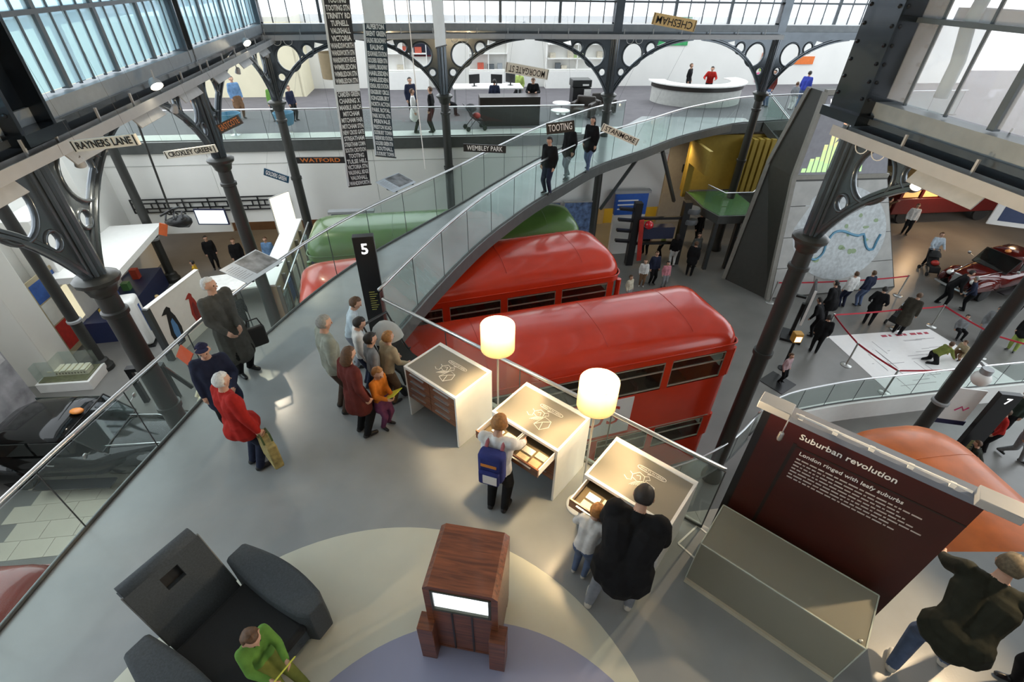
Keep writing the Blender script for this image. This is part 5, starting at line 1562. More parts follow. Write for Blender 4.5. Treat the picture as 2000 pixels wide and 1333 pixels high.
def pylon():
    t = thing('map_pylon', 'leaning concrete pylon with a round map and lit bar chart', 'pylon')
    CON = mat('pale_concrete', (0.40, 0.40, 0.38), 0.6, var=0.12, scale=2, bump=0.05, bscale=12)
    FR = mat('shaded_pylon_side', (0.045, 0.045, 0.038), 0.5, var=0.08)  # body faces darkened: shade of the recessed side put into the colour
    b0, b1 = Vector((10.75, 17.6, GZ)), Vector((16.9, 18.8, GZ))
    k0, k1 = Vector((10.5, 18.45, -0.62)), Vector((14.6, 19.3, -0.75))
    t0, t1 = Vector((10.62, 18.6, 2.25)), Vector((13.2, 19.1, 2.3))
    back = Vector((-0.25, 1.7, 0))
    def slab(q, n, th, name, m):
        n = n.normalized()
        v = [p for p in q] + [p - n * th for p in q]
        return MB().add(v, [(0, 1, 2, 3), (7, 6, 5, 4), (0, 4, 5, 1), (1, 5, 6, 2), (2, 6, 7, 3), (3, 7, 4, 0)]).build(name, m, t)
    n1 = (b1 - b0).cross(k0 - b0); n2 = (k1 - k0).cross(t0 - k0)
    core = MB().add([b0, b1, k1, k0, b0 + back + Vector((-1.0, 0, 0)), b1 + back, k1 + back, k0 + back], [(0, 1, 2, 3), (0, 3, 7, 4), (1, 5, 6, 2), (4, 7, 6, 5)])
    core.build('lower_body', FR, t)
    core = MB().add([k0, k1, t1, t0, k0 + back, k1 + back, t1 + back * 0.5, t0 + back * 0.5], [(0, 1, 2, 3), (0, 3, 7, 4), (1, 5, 6, 2), (4, 7, 6, 5), (3, 2, 6, 7)])
    core.build('upper_body', FR, t)
    def on(q, u, v, lift=0.0, nn=None):
        a, b, c, d = q
        p = (a * (1 - u) + b * u) * (1 - v) + (d * (1 - u) + c * u) * v
        return p + (nn or Vector((0, 0, 0))) * lift
    N1, N2 = n1.normalized(), n2.normalized()
    if N1.y > 0: N1 = -N1
    if N2.y > 0: N2 = -N2
    Q1, Q2 = (b0, b1, k1, k0), (k0, k1, t1, t0)
    # concrete facing slabs of the lower face
    us, vs = [0.02, 0.34, 0.67, 0.99], [0.01, 0.27, 0.53, 0.78, 0.97]
    for i in range(3):
        for j in range(4):
            q = [on(Q1, us[i] + 0.003, vs[j] + 0.003), on(Q1, us[i + 1] - 0.003, vs[j] + 0.003), on(Q1, us[i + 1] - 0.003, vs[j + 1] - 0.003), on(Q1, us[i] + 0.003, vs[j + 1] - 0.003)]
            slab([p + N1 * 0.04 for p in q], N1, 0.04, 'facing_slab', CON)
    # round map
    cen = on(Q1, 0.52, 0.53); ex = (b1 - b0).normalized(); ey = ((k0 + k1) / 2 - (b0 + b1) / 2).normalized()
    rx, ry = 2.15, 2.0
    ring = [cen + N1 * 0.045 + ex * rx * math.cos(a) + ey * ry * math.sin(a) for a in [2 * PI * k / 48 for k in range(48)]]
    disc = MB().loft([[p - N1 * 0.003 for p in ring], [p + N1 * 0.012 for p in ring]]).build('map_disc', mat('map_paper', (0.50, 0.54, 0.55), 0.5, var=0.18, scale=7), t)
    river = [(-1.5, -0.85), (-1.1, -1.0), (-0.75, -0.75), (-0.6, -0.3), (-0.3, 0.1), (0.1, 0.15), (0.5, 0.0), (0.85, -0.1), (1.1, -0.05), (1.2, -0.4), (1.35, -0.7), (1.6, -0.75), (1.75, -0.4), (1.9, -0.1)]
    MB().tube([cen + N1 * 0.06 + ex * x + ey * y for x, y in catmull(river, 0.15)], 0.055, 6).build('river', mat('map_blue', (0.10, 0.28, 0.42), 0.5), disc, True)
    random.seed(5)
    for k in range(14):
        a, r = random.random() * 6.28, random.random() ** 0.5 * 1.7
        c = cen + N1 * 0.06 + ex * r * math.cos(a) + ey * r * math.sin(a)
        w, h = 0.06 + 0.12 * random.random(), 0.05 + 0.08 * random.random()
        rg = [c + ex * w * math.cos(2 * PI * i / 7) * (0.8 + 0.3 * random.random()) + ey * h * math.sin(2 * PI * i / 7) for i in range(7)]
        MB().loft([rg, [p + N1 * 0.005 for p in rg]]).build('park', mat('map_green', (0.28, 0.38, 0.22), 0.6), disc)
    # chart face
    q = [on(Q2, 0.03, 0.02), on(Q2, 0.99, 0.02), on(Q2, 0.99, 0.96), on(Q2, 0.05, 0.96)]
    ch = slab([p + N2 * 0.02 for p in q], N2, 0.03, 'chart_face', mat('chart_grey', (0.28, 0.28, 0.31), 0.5))
    hts = [0.05, 0.17, 0.19, 0.34, 0.55, 0.52, 0.86, 0.50, 0.34, 0.30, 0.2, 0.14]
    for i, h in enumerate(hts):
        segs = 5
        for s_ in range(segs):
            v0, v1 = 0.06 + h * s_ / segs, 0.06 + h * (s_ + 1) / segs
            f = (s_ + 0.5) / segs * h / 0.86
            c = (0.50 + 0.45 * f, 0.80 - 0.62 * f ** 1.5, 0.34 - 0.12 * f)
            u0 = 0.05 + i * 0.055
            slab([on(Q2, u0, v0) + N2 * 0.03, on(Q2, u0 + 0.043, v0) + N2 * 0.03, on(Q2, u0 + 0.043, v1) + N2 * 0.03, on(Q2, u0, v1) + N2 * 0.03], N2, 0.008, 'chart_bar', mat('chart_%d' % int(f * 6), c, 0.5, emit=0.55, ecol=c, var=0)).parent = ch
    # edge frames
    for a, b in ((b0, k0), (k0, t0), (t0, t1), (k0, k1), (b0 + back + Vector((-1.0, 0, 0)), k0 + back), (k0 + back, t0 + back * 0.5)):
        MB().bar(a, b, 0.16, 0.16).build('edge_frame', mat('edge_frame_grey', (0.26, 0.25, 0.22), 0.5), t)
    e = (t1 - t0).normalized()
    lm = text_mesh('West', 0.34, 0.004, 'LEFT', mat('lit_white_text', (1, 1, 1), 0.5, emit=0.8, var=0))
    o = inst('lettering', lm, t, on(Q2, 0.1, 0.88) + N2 * 0.04)
    yv = (t0 - k0).normalized(); zv = e.cross(yv)
    o.rotation_euler = Matrix((e, zv.cross(e), zv)).transposed().to_euler()
pylon()

TAPE = mat('red_tape', (0.50, 0.02, 0.04), 0.6)
POSTC = mat('stanchion_steel', (0.45, 0.45, 0.43), 0.3, 0.8)
STM = MB().lathe([(0.18, 0), (0.18, 0.015), (0.15, 0.035), (0.035, 0.05), (0.028, 0.06), (0.028, 0.95), (0.036, 0.95), (0.036, 1.0)], 18).mesh('post', POSTC, True)
def stanchion(p, label):
    t = thing('barrier_post', label, 'barrier post', (p[0], p[1], GZ), 0, 'barrier posts with red tape')
    inst('post', STM, t)
    return t
def tape(a, b, label):
    t = thing('barrier_tape', label, 'barrier tape', (0, 0, 0), 0, 'red barrier tapes')
    sag = [(a[0] + (b[0] - a[0]) * k / 8, a[1] + (b[1] - a[1]) * k / 8, GZ + 0.95 - 0.03 * math.sin(PI * k / 8)) for k in range(9)]
    m = MB()
    for q0, q1 in zip(sag, sag[1:]):
        m.bar(q0, q1, 0.012, 0.06)
    m.build('tape', TAPE, t)
BP = {'a': (10.78, 17.35), 'b': (13.8, 17.6), 'c': (16.6, 18.1), 'd': (11.9, 15.05), 'e': (14.9, 15.55), 'f': (16.5, 15.8), 'g': (11.8, 13.3), 'h': (12.3, 11.9), 'i': (14.7, 12.05), 'j': (17.0, 13.9), 'k': (18.6, 12.9)}
for k, lab in (('a', 'barrier post at the left corner of the pylon'), ('b', 'barrier post in front of the pylon map'), ('c', 'barrier post right of the pylon'), ('d', 'barrier post at the back left corner of the white floor map'), ('e', 'barrier post behind the standing man in black'), ('f', 'barrier post at the back right corner of the white floor map'), ('g', 'barrier post midway along the left side of the floor map'), ('h', 'barrier post at the front left corner behind the low balustrade'), ('i', 'barrier post at the front of the floor map near the column'), ('j', 'barrier post midway along the right side of the floor map'), ('k', 'barrier post right of the dark column')):
    stanchion(BP[k], lab)
for a, b, lab in (('a', 'b', 'red tape across the left half of the pylon'), ('b', 'c', 'red tape across the right half of the pylon'), ('d', 'e', 'red tape behind the floor map, left stretch'), ('e', 'f', 'red tape behind the floor map, right stretch'), ('d', 'g', 'red tape on the left of the floor map, far stretch'), ('g', 'h', 'red tape on the left of the floor map, near stretch'), ('h', 'i', 'red tape along the front of the floor map'), ('f', 'j', 'red tape on the right of the floor map'), ('j', 'k', 'red tape running to the right of the dark column')):
    tape(BP[a], BP[b], lab)
# floor map poster
t = thing('floor_map', 'large white printed map lying on the lower floor inside the tape', 'floor map', (0, 0, GZ))
fm = [(12.0, 15.0), (16.3, 15.6), (17.2, 12.6), (12.5, 11.75)]
MB().prism(fm, 0.001, 0.008).build('sheet', mat('white_vinyl', (0.88, 0.86, 0.84), 0.4, var=0.02), t)
random.seed(11)
for k in range(34):
    u0, v0 = random.random() * 0.8 + 0.1, random.random() * 0.8 + 0.1
    u1, v1 = (min(0.95, u0 + 0.3 * random.random()), v0) if k % 2 else (u0, min(0.95, v0 + 0.3 * random.random()))
    f = lambda u, v: ((fm[0][0] * (1 - u) + fm[1][0] * u) * (1 - v) + (fm[3][0] * (1 - u) + fm[2][0] * u) * v, (fm[0][1] * (1 - u) + fm[1][1] * u) * (1 - v) + (fm[3][1] * (1 - u) + fm[2][1] * u) * v)
    a, b = f(u0, v0), f(u1, v1)
    MB().bar((a[0], a[1], 0.009), (b[0], b[1], 0.009), 0.025, 0.003).build('print_line', mat('thin_grey_print', (0.45, 0.42, 0.42), 0.6, var=0), t)
for k, w in enumerate((0.22, 0.1, 0.26, 0.14, 0.24, 0.2, 0.16)):
    B(0, w, 0, 0.12, 0, 0.002).build('title_print', mat('crimson_print', (0.45, 0.05, 0.08), 0.6, var=0.2, scale=30), t, loc=(14.1 + k * 0.3, 15.0 + k * 0.042, 0.009), rz=R_(8))
# monitor on a black stand with camera
t = thing('monitor_stand', 'black monitor on a wheeled stand facing left, by the large right column', 'monitor', (10.6, 14.9, GZ), R_(62))
B(-0.5, 0.5, -0.06, 0.0, 0.9, 2.3).build('screen_case', BLACK, t)
B(-0.52, -0.5, -0.07, 0.01, 0.88, 2.32).build('white_edge', GLOSSW, t)
B(-0.07, 0.07, 0.02, 0.14, 0.1, 1.5).build('stand_post', BLACK, t)
B(-0.4, 0.4, -0.3, 0.4, 0, 0.1).build('stand_base', BLACK, t)
B(-0.05, 0.05, 0.1, 0.9, 1.7, 1.78).build('arm', BLACK, t)
t = thing('floor_spike_light', 'black post with a lit yellow camera-like head', 'lamp post', (9.45, 13.05, GZ), 0)
MB().lathe([(0.16, 0), (0.16, 0.03), (0.05, 0.06), (0.045, 1.2)], 14).build('post', BLACK, t, True)
B(-0.14, 0.14, -0.12, 0.12, 1.2, 1.55).build('head', mat('amber_head', (0.5, 0.25, 0.03), 0.5), t, bevel=0.02)
B(-0.1, 0.1, -0.13, -0.12, 1.25, 1.45).build('lit_face', mat('amber_lit', (1, 0.6, 0.3), 0.5, emit=2.5, ecol=(1, 0.6, 0.3), var=0), t)
t = thing('black_floor_tile', 'black square mat on the lower floor near the ramp', 'mat', (8.95, 12.3, GZ), R_(35))
B(-0.42, 0.42, -0.42, 0.42, 0, 0.02).build('mat', BLACK, t)
t = thing('dome_camera', 'white dome on the dark right column', 'camera', (H_[0] + 0.06, H_[1] - 0.42, -2.35))
MB().ball((0, 0, 0), 0.2, 16, 10).build('dome', GLOSSW, t, 'all')
MB().lathe([(0.12, 0.16), (0.12, 0.3)], 14).build('collar', TRAYG, t, True)
MB().tube([(0, 0, 0.25), (0, 0.25, 0.3)], 0.03, 8).build('arm', TRAYG, t)
t = thing('notice_panel', 'white notice with pink scribble between the column and the black totem', 'notice', (12.0, 9.4, GZ + 1.35), R_(-10))
B(-0.35, 0.3, -0.02, 0.02, 0, 1.1).build('board', GLOSSW, t)
MB().tube([(-0.12, -0.025, 0.35), (0.0, -0.025, 0.5), (0.08, -0.025, 0.38), (0.16, -0.025, 0.5)], 0.02, 6).build('pink_mark', mat('pink_mark', (0.7, 0.08, 0.25), 0.5), t)
B(-0.4, 0.35, -0.03, 0.03, -0.15, 0.0).build('navy_foot', mat('navy_bezel', (0.02, 0.02, 0.06), 0.4), t)
# far right hall: red carriage body, posts, lamps
t = thing('red_carriage', 'dark red carriage at the back of the right hall', 'carriage', (23.8, 27.0, GZ), R_(8))
B(-3.5, 3.5, -1, 1, 0.6, 1.5).build('lower_body', mat('carriage_red', (0.10, 0.008, 0.006), 0.3), t, bevel=0.05)
for k in range(6):
    B(-3.4 + k * 1.18, -3.25 + k * 1.18, -1, -0.9, 1.5, 2.4).build('window_post', mat('carriage_red', (0.25, 0.015, 0.012), 0.3), t)
    B(-3.2 + k * 1.18, -2.3 + k * 1.18, -0.96, -0.94, 1.55, 2.35).build('window_pane', mat('warm_lit_window', (0.8, 0.5, 0.2), 0.4, emit=0.35, ecol=(1, 0.55, 0.2)), t)
B(-3.6, 3.6, -1.1, 1.1, 2.4, 2.6).build('roof', mat('carriage_cream', (0.5, 0.4, 0.2), 0.5), t, bevel=0.05)
for sx in (-2.4, 2.4):
    for sy in (-0.8, 0.8):
        MB().lathe([(0.15, -0.06), (0.48, -0.06), (0.48, 0.06), (0.15, 0.06)], 18).xf(Matrix.Translation((sx, sy, 0.48)) @ Matrix.Rotation(PI / 2, 4, 'X')).build('wheel', TYRE, t, True)
for x, y, lab in ((19.0, 15.8, 'pale leaning post at the near end of the right hall'), (21.6, 17.6, 'pale leaning post further along the right hall')):
    t = thing('hall_post', lab, 'post', (x, y, GZ), 0, 'pale posts in the right hall')
    B(-0.12, 0.12, -0.12, 0.12, 0.06, 4.2).build('post', mat('pale_grey_post', (0.33, 0.34, 0.35), 0.5), t)
    B(-0.2, 0.2, -0.2, 0.2, 0, 0.06).build('foot', IRON_D, t)
t = thing('wall_board', 'white and navy board hanging in the right hall', 'board', (22.0, 20.5, -3.3), R_(-20))
B(-0.9, 0.9, -0.04, 0.04, 0, 1.2).build('board', GLOSSW, t)
B(-0.6, 0.6, -0.05, -0.04, 0.2, 0.9).build('navy_panel', mat('navy_board', (0.03, 0.05, 0.12), 0.4), t)
for i, (x, y, z, lab) in enumerate([(22.6, 25.2, -2.6, 'lit pendant in the right hall, left one'), (24.5, 22.2, -2.8, 'lit pendant in the right hall, right one')]):
    t = thing('pendant_lamp', lab, 'lamp', (x, y, z), 0, 'hall pendants')
    MB().lathe([(0.05, 0.2), (0.2, 0.05), (0.22, 0)], 14, cap=False).build('shade', BLACK, t, True)
    MB().ball((0, 0, 0.04), 0.09, 10, 7).build('bulb', BULB, t, 'all')
    MB().tube([(0, 0, 0.2), (0, 0, 2.2)], 0.01, 5).build('cord', BLACK, t)
    ld = bpy.data.lights.new('pendant_light', 'POINT'); ld.energy = 120; ld.color = (1, 0.65, 0.35); ld.shadow_soft_size = 0.1
    lo = bpy.data.objects.new('pendant_light', ld); COL.objects.link(lo); lo.parent = t; lo.location = (0, 0, -0.12)

# ================================================================== PUSHCHAIRS
def stroller(p, rz, z, label, hood, body, acc=None):
    t = thing('pushchair', label, 'pushchair', (p[0], p[1], z), rz, 'pushchairs')
    for s in (-1, 1):
        MB().tube([(s * 0.24, -0.42, 1.0), (s * 0.24, -0.1, 0.55), (s * 0.24, 0.38, 0.1)], 0.016, 6).build('frame_tube', BLACK, t)
        MB().tube([(s * 0.24, 0.05, 0.5), (s * 0.25, -0.32, 0.1)], 0.016, 6).build('frame_tube', BLACK, t)
        for y in (-0.34, 0.38):
            MB().lathe([(0.03, -0.025), (0.09, -0.025), (0.1, 0), (0.09, 0.025), (0.03, 0.025)], 14).xf(Matrix.Translation((s * 0.26, y, 0.1)) @ Matrix.Rotation(PI / 2, 4, 'Y')).build('wheel', TYRE, t, True)
    MB().tube([(-0.24, -0.42, 1.0), (0.24, -0.42, 1.0)], 0.02, 8).build('push_bar', BLACK, t)
    MB().loft([[(-0.21, y, z_), (0.21, y, z_), (0.21, y + 0.04, z_ + 0.06), (-0.21, y + 0.04, z_ + 0.06)] for y, z_ in ((-0.26, 0.86), (-0.14, 0.5), (0.02, 0.4), (0.28, 0.36), (0.36, 0.16))]).build('seat', body, t, True)
    rings = []
    for k in range(6):
        a = R_(20 + 25 * k)
        rings.append([(0.23 * math.cos(b), -0.16 + 0.3 * math.cos(a) * math.sin(b), 0.72 + 0.32 * math.sin(a) * math.sin(b)) for b in [PI * j / 8 for j in range(9)]])
    MB().loft(rings, closed=False, cap0=False, cap1=False).build('hood', hood, t, True)
    if acc:
        MB().ball((0, 0.1, 0.55), 0.16, 10, 7, 1, 1.1, 0.8).build('blanket', acc, t, 'all')
    return t
GREYF = mat('grey_hood', (0.42, 0.42, 0.40), 0.7)
stroller((-1.84, 6.07), face(0.8, -0.6), 0, 'pushchair with grey hood beside the group of children', GREYF, BLACKM)
stroller((-1.75, 22.0), R_(-70), 0, 'black pushchair with a red bag parked on the gallery', BLACKM, BLACKM, PRED)
stroller((19.3, 20.2), R_(170), GZ, 'black pushchair with red and blue blankets pushed through the hall', BLACKM, BLACKM, PRED)
stroller((15.2, 15.9), R_(120), GZ, 'pushchair with a pale blue hood behind the tape', mat('pale_blue_hood', (0.55, 0.62, 0.68), 0.6), BLACKM)

# ================================================================== ROOF STEELWORK OVER THE NAVE
for i, (a, b) in enumerate(((A_, G_), (B_, (4.65, 14.2)), ((-8.1, 17.0), (4.2, 18.6)))):
    t = thing('trim_%d' % (20 + i), None, None)
    struct(t)
    pts = []
    for k in range(13):
        s_ = k / 12
        pts.append((a[0] + (b[0] - a[0]) * s_, a[1] + (b[1] - a[1]) * s_, 8.6 + 2.4 * math.sin(PI * s_)))
    m = MB()
    for q0, q1 in zip(pts, pts[1:]):
        m.bar(q0, q1, 0.16, 0.34)
    m.build('roof_arch', IRON, t)
# unseen glazed roof; boards added between the strips to cut the sky light
rf = thing('ceiling_roof', None, None, (0, 7, 11.3), YAW)
struct(rf)
RB = mat('white_shade_board', (0.55, 0.55, 0.53), 0.7)
RG = glass('roof_glass', (0.95, 0.97, 0.98), 0.03)
nb = B(-0.68, 0.68, -16, 15, -0.06, 0.06).mesh('roof_shade_board', RB)
wb = B(-0.70, 0.70, -16, 15, -0.06, 0.06).mesh('roof_shade_board', RB)
ng = B(0.68, 0.92, -16, 15, -0.008, 0.008).mesh('roof_pane', RG)
for k in range(23):
    x = -8.0 + 1.6 * k
    inst('roof_shade_board', nb if x < 6 else wb, rf, (x, 0, 0))
    if x < 6:
        inst('roof_pane', ng, rf, (x, 0, 0))

# lamps added out of sight under the gallery slab to warm the walls
for i, (x, y, e, lab) in enumerate([(-13.6, 21.6, 160, 'added downlight under the gallery at far left'), (-10.6, 22.0, 160, 'added downlight under the gallery behind the white table'), (-6.0, 22.6, 130, 'added downlight under the gallery behind the exhibit cabinet'), (-1.0, 23.2, 110, 'added downlight under the gallery behind the green bus'), (4.2, 23.8, 110, 'added downlight under the gallery near the blue photographs'), (7.6, 23.4, 150, 'added downlight in front of the yellow wall')]):
    t = thing('downlight', lab, 'lamp', (x, y, -0.46), 0, 'added lamps under the gallery')
    MB().lathe([(0.12, 0.04), (0.12, -0.06), (0.1, -0.06), (0.1, 0.0)], 16).build('can', TRAYG, t, True)
    MB().lathe([(0.001, -0.05), (0.095, -0.05), (0.095, -0.045), (0.001, -0.045)], 16).build('lens', BULB, t)
    ld = bpy.data.lights.new('fill_beam', 'SPOT'); ld.energy = e; ld.color = (1, 0.74, 0.42); ld.spot_size = R_(150); ld.spot_blend = 0.8; ld.shadow_soft_size = 0.09
    lo = bpy.data.objects.new('fill_beam', ld); COL.objects.link(lo); lo.parent = t; lo.location = (0, 0, -0.08)
# unseen walls above the clerestory and behind the viewer, added against stray sky light
UPW = mat('skyblock_wall_paint', (0.45, 0.46, 0.46), 0.7, var=0.05)
for i, (nm, a, b) in enumerate((('wall_skyblock_left', (-4.6, -6.0), C_), ('wall_skyblock_far', C_, F2), ('wall_skyblock_right', G_, (7.4, -6.0)), ('wall_skyblock_crossing', G_, (30, 11.8)))):
    o = MB().bar((a[0], a[1], 9.25), (b[0], b[1], 9.25), 0.2, 4.1).build(nm, UPW)
    struct(o)
struct(B(-17, 24, -6.3, -6.0, GZ, 11.3).build('wall_skyblock_near', UPW))
struct(MB().bar((-4.6, -6.0, 5.5), (A2[0], A2[1], 5.5), 0.2, 3.4).build('wall_skyblock_side_left', UPW))
struct(MB().bar((7.4, -6.0, 5.5), (G2[0], G2[1], 5.5), 0.2, 3.4).build('wall_skyblock_side_right', UPW))
# ================================================================== PEOPLE
def cloth(name, c, rough=0.85):
    return mat('cloth_' + name, c, rough, var=0.15, scale=12, bump=0.1, bscale=30, spec=0.2)
SKIN = mat('skin', (0.55, 0.32, 0.22), 0.55, var=0.06, scale=15)
SKIN2 = mat('skin_tan', (0.40, 0.21, 0.13), 0.55, var=0.06, scale=15)
HAIR = {'dark': mat('hair_dark', (0.018, 0.013, 0.010), 0.6, var=0.3, scale=40), 'brown': mat('hair_brown', (0.10, 0.05, 0.022), 0.6, var=0.3, scale=40), 'ginger': mat('hair_ginger', (0.34, 0.15, 0.04), 0.6, var=0.3, scale=40), 'white': mat('hair_white', (0.62, 0.62, 0.60), 0.7, var=0.2, scale=40), 'grey': mat('hair_grey', (0.26, 0.26, 0.24), 0.7, var=0.2, scale=40), 'sandy': mat('hair_sandy', (0.13, 0.10, 0.06), 0.7, var=0.3, scale=40), 'fair': mat('hair_fair', (0.42, 0.30, 0.14), 0.6, var=0.3, scale=40)}
PEOPLE = []

def ik(a, c, l1, l2, pole):
    """middle joint of a two bone chain from a to c, bent towards pole"""
    d = c - a
    L = d.length
    mx = (l1 + l2) * 0.995
    if L > mx:
        c = a + d * (mx / L)
        d = c - a
        L = mx
    x = (l1 * l1 - l2 * l2 + L * L) / (2 * L)
    h = math.sqrt(max(1e-6, l1 * l1 - x * x))
    dn = d.normalized()
    p = pole - dn * pole.dot(dn)
    p.normalize()
    return a + dn * x + p * h, c

def capsule(mb, a, b, r0, r1, n=10):
    d = b - a
    if d.length < 1e-5:
        d = Vector((0, 0, 0.001))
        b = a + d
    dn = d.normalized()
    pts, rs = [], []
    for k in range(4):
        t = -PI / 2 + PI / 2 * k / 3
        pts.append(a + dn * (r0 * math.sin(t)))
        rs.append(max(0.0006, r0 * math.cos(t)))
    for k in range(4):
        t = PI / 2 * k / 3
        pts.append(b + dn * (r1 * math.sin(t)))
        rs.append(max(0.0006, r1 * math.cos(t)))
    mb.tube(pts, rs, n)

def person(label, p, fdir, h=1.7, top=None, bottom=None, shoes=None, hair='dark', skin=None, z=0.0, vox=0.024, lean=0, side=0, headp=0, heady=0,
           Lh=None, Rh=None, Lf=None, Rf=None, hip=None, coat=0.0, hs=1.0, bulk=1.0, long_hair=False, hat=None, sleeves=True, group='visitors', hood=None, skirt=None):
    """standing figure by default; hands, feet and hip are given in body heights, +y is the way the figure faces"""
    S = h
    top = top or cloth('black_cloth', (0.009, 0.009, 0.010)); bottom = bottom or cloth('dark_trousers', (0.03, 0.03, 0.036)); shoes = shoes or BLACK; skin = skin or SKIN
    hipz = hip[2] if hip else 0.515
    pel = Vector((hip[0], hip[1], hip[2])) if hip else Vector((0, 0, hipz))
    sp = Vector((math.sin(R_(side)), math.sin(R_(lean)) * math.cos(R_(side)), math.cos(R_(lean)) * math.cos(R_(side))))
    X = Vector((1, 0, 0)); X = (X - sp * X.dot(sp)).normalized()
    Yv = sp.cross(X) * -1
    if Yv.y < 0 and abs(lean) < 80: Yv = -Yv
    Yv = X.cross(sp) * -1
    waist = pel + sp * 0.10; chest = pel + sp * 0.215; neck = pel + sp * 0.315
    ha = R_(lean * 0.55 + headp)
    hd = Vector((math.sin(R_(side)) * 0.5, math.sin(ha), math.cos(ha))).normalized()
    head = neck + hd * (0.075 + 0.02 * hs)
    hx = Vector((math.cos(R_(heady)), math.sin(R_(heady)), 0)); hx = (hx - hd * hx.dot(hd)).normalized()
    hy = hd.cross(hx)          # face direction
    caps = []
    def cp(a, b, r0, r1, l):
        caps.append((Vector(a) * S, Vector(b) * S, r0 * S, r1 * S, l))
    T, BT, SK, SH = 0, 1, 2, 3
    bk = bulk
    for s in (-1, 1):
        cp(pel + X * s * 0.042 * bk, waist + X * s * 0.038 * bk, 0.070 * bk, 0.064 * bk, T if coat >= 0 else BT)
        cp(waist + X * s * 0.038 * bk, chest + X * s * 0.052 * bk, 0.064 * bk, 0.070 * bk, T)
        cp(chest + X * s * 0.052 * bk, neck + X * s * 0.06 - sp * 0.03, 0.070 * bk, 0.050, T)
        if coat > 0:
            cp(pel + X * s * 0.045 * bk, pel + X * s * 0.05 + Vector((0, 0.01, -coat)), 0.078 * bk, 0.092 * bk, T)
            cp(pel + Vector((0, -0.02, 0)), pel + Vector((0, -0.03, -coat)), 0.07 * bk, 0.085 * bk, T)
            cp(pel + Vector((0, 0.02, 0)), pel + Vector((0, 0.05, -coat)), 0.075 * bk, 0.09 * bk, T)
        if skirt:
            cp(pel + X * s * 0.03, pel + X * s * 0.04 + Vector((0, 0, -skirt)), 0.08, 0.10, BT)
    cp(chest, neck - sp * 0.01, 0.06, 0.045, T)
    cp(neck - sp * 0.005, neck + hd * 0.05, 0.036, 0.032, SK)
    if hood:
        cp(neck - Yv * -0.03 + sp * 0.0, neck + hd * 0.03 - hy * 0.03, 0.05, 0.04, T)
    # head
    cp(head + hd * 0.012 * hs - hy * 0.010 * hs, head + hd * 0.014 * hs + hy * 0.012 * hs, 0.0495 * hs, 0.047 * hs, SK)
    cp(head - hd * 0.0 + hy * 0.012 * hs, head - hd * 0.036 * hs + hy * 0.020 * hs, 0.042 * hs, 0.027 * hs, SK)
    cp(head + hy * 0.055 * hs + hd * 0.004 * hs, head + hy * 0.064 * hs - hd * 0.008 * hs, 0.006 * hs, 0.0095 * hs, SK)
    for s in (-1, 1):
        cp(head + hx * s * 0.050 * hs - hd * 0.006 * hs, head + hx * s * 0.052 * hs + hd * 0.010 * hs, 0.008 * hs, 0.009 * hs, SK)
    # arms and hands
    for s, hh in ((-1, Lh), (1, Rh)):
        sh = neck + X * s * 0.098 * (0.5 + 0.5 * bk) - sp * 0.022
        tgt = Vector(hh) if hh else sh + Vector((s * 0.035, 0.03, -0.30))
        el, wr = ik(sh, tgt, 0.165, 0.15, Vector((s * 0.5, -1, -0.25)))
        cp(sh, el, 0.045 * bk, 0.036 * bk, T)
        cp(el, wr, 0.036 * bk, 0.027, T if sleeves else SK)
        fd = (wr - el).normalized()
        pn = Vector((s, 0, 0)) - fd * fd.dot(Vector((s, 0, 0)))
        pn = pn.normalized() if pn.length > 0.1 else Vector((0, 1, 0))     # back of hand looks outwards
        wd = fd.cross(pn).normalized()
        if wd.y < 0: wd = -wd
        pc = wr + fd * 0.045
        cp(wr + fd * 0.008, pc, 0.019, 0.020, SK)
        cp(wr + fd * 0.018 + wd * 0.010, pc + wd * 0.012, 0.015, 0.014, SK)
        cp(wr + fd * 0.018 - wd * 0.010, pc - wd * 0.012, 0.015, 0.014, SK)
        if vox <= 0.017:
            for i, ln in enumerate((0.040, 0.046, 0.043, 0.034)):
                base = pc + wd * (0.019 - 0.0125 * i)
                k1 = base + fd * ln * 0.55 - pn * 0.006
                cp(base, k1, 0.0062, 0.0058, SK)
                cp(k1, k1 + fd * ln * 0.4 - pn * 0.018, 0.0058, 0.0050, SK)
            tb = wr + fd * 0.018 + wd * 0.020
            cp(tb, tb + wd * 0.016 + fd * 0.020, 0.0080, 0.0066, SK)
            cp(tb + wd * 0.016 + fd * 0.020, tb + wd * 0.017 + fd * 0.040, 0.0066, 0.0056, SK)
        else:
            cp(pc, pc + fd * 0.032 - pn * 0.010, 0.016, 0.010, SK)
            cp(wr + fd * 0.02 + wd * 0.018, wr + fd * 0.045 + wd * 0.03, 0.009, 0.007, SK)
    # legs and feet
    for s, ff in ((-1, Lf), (1, Rf)):
        hj = pel + X * s * 0.048 - sp * 0.02
        tgt = Vector(ff) if ff else Vector((s * 0.055, -0.005, 0.040))
        kn, an = ik(hj, tgt, 0.245, 0.235, Vector((s * 0.12, 1, 0.1)))
        cp(hj, kn, 0.066, 0.046, BT)
        cp(kn, an, 0.046, 0.031, BT)
        toe = Vector((s * 0.018, 0.085, 0))
        cp(an + Vector((0, -0.018, -0.014)), an + toe + Vector((0, 0, -0.018)), 0.026, 0.021, SH)
    mb = MB()
    for a, b, r0, r1, l in caps:
        capsule(mb, a, b, r0, r1)
    o = mb.build('person', [top, bottom, skin, shoes])
    o.location = (p[0], p[1], z)
    o.rotation_euler = (0, 0, face(*fdir))
    tag(o, label, 'person', group)
    rm = o.modifiers.new('remesh', 'REMESH'); rm.mode = 'VOXEL'; rm.voxel_size = vox * (0.5 + 0.5 * h / 1.7); rm.use_smooth_shade = True
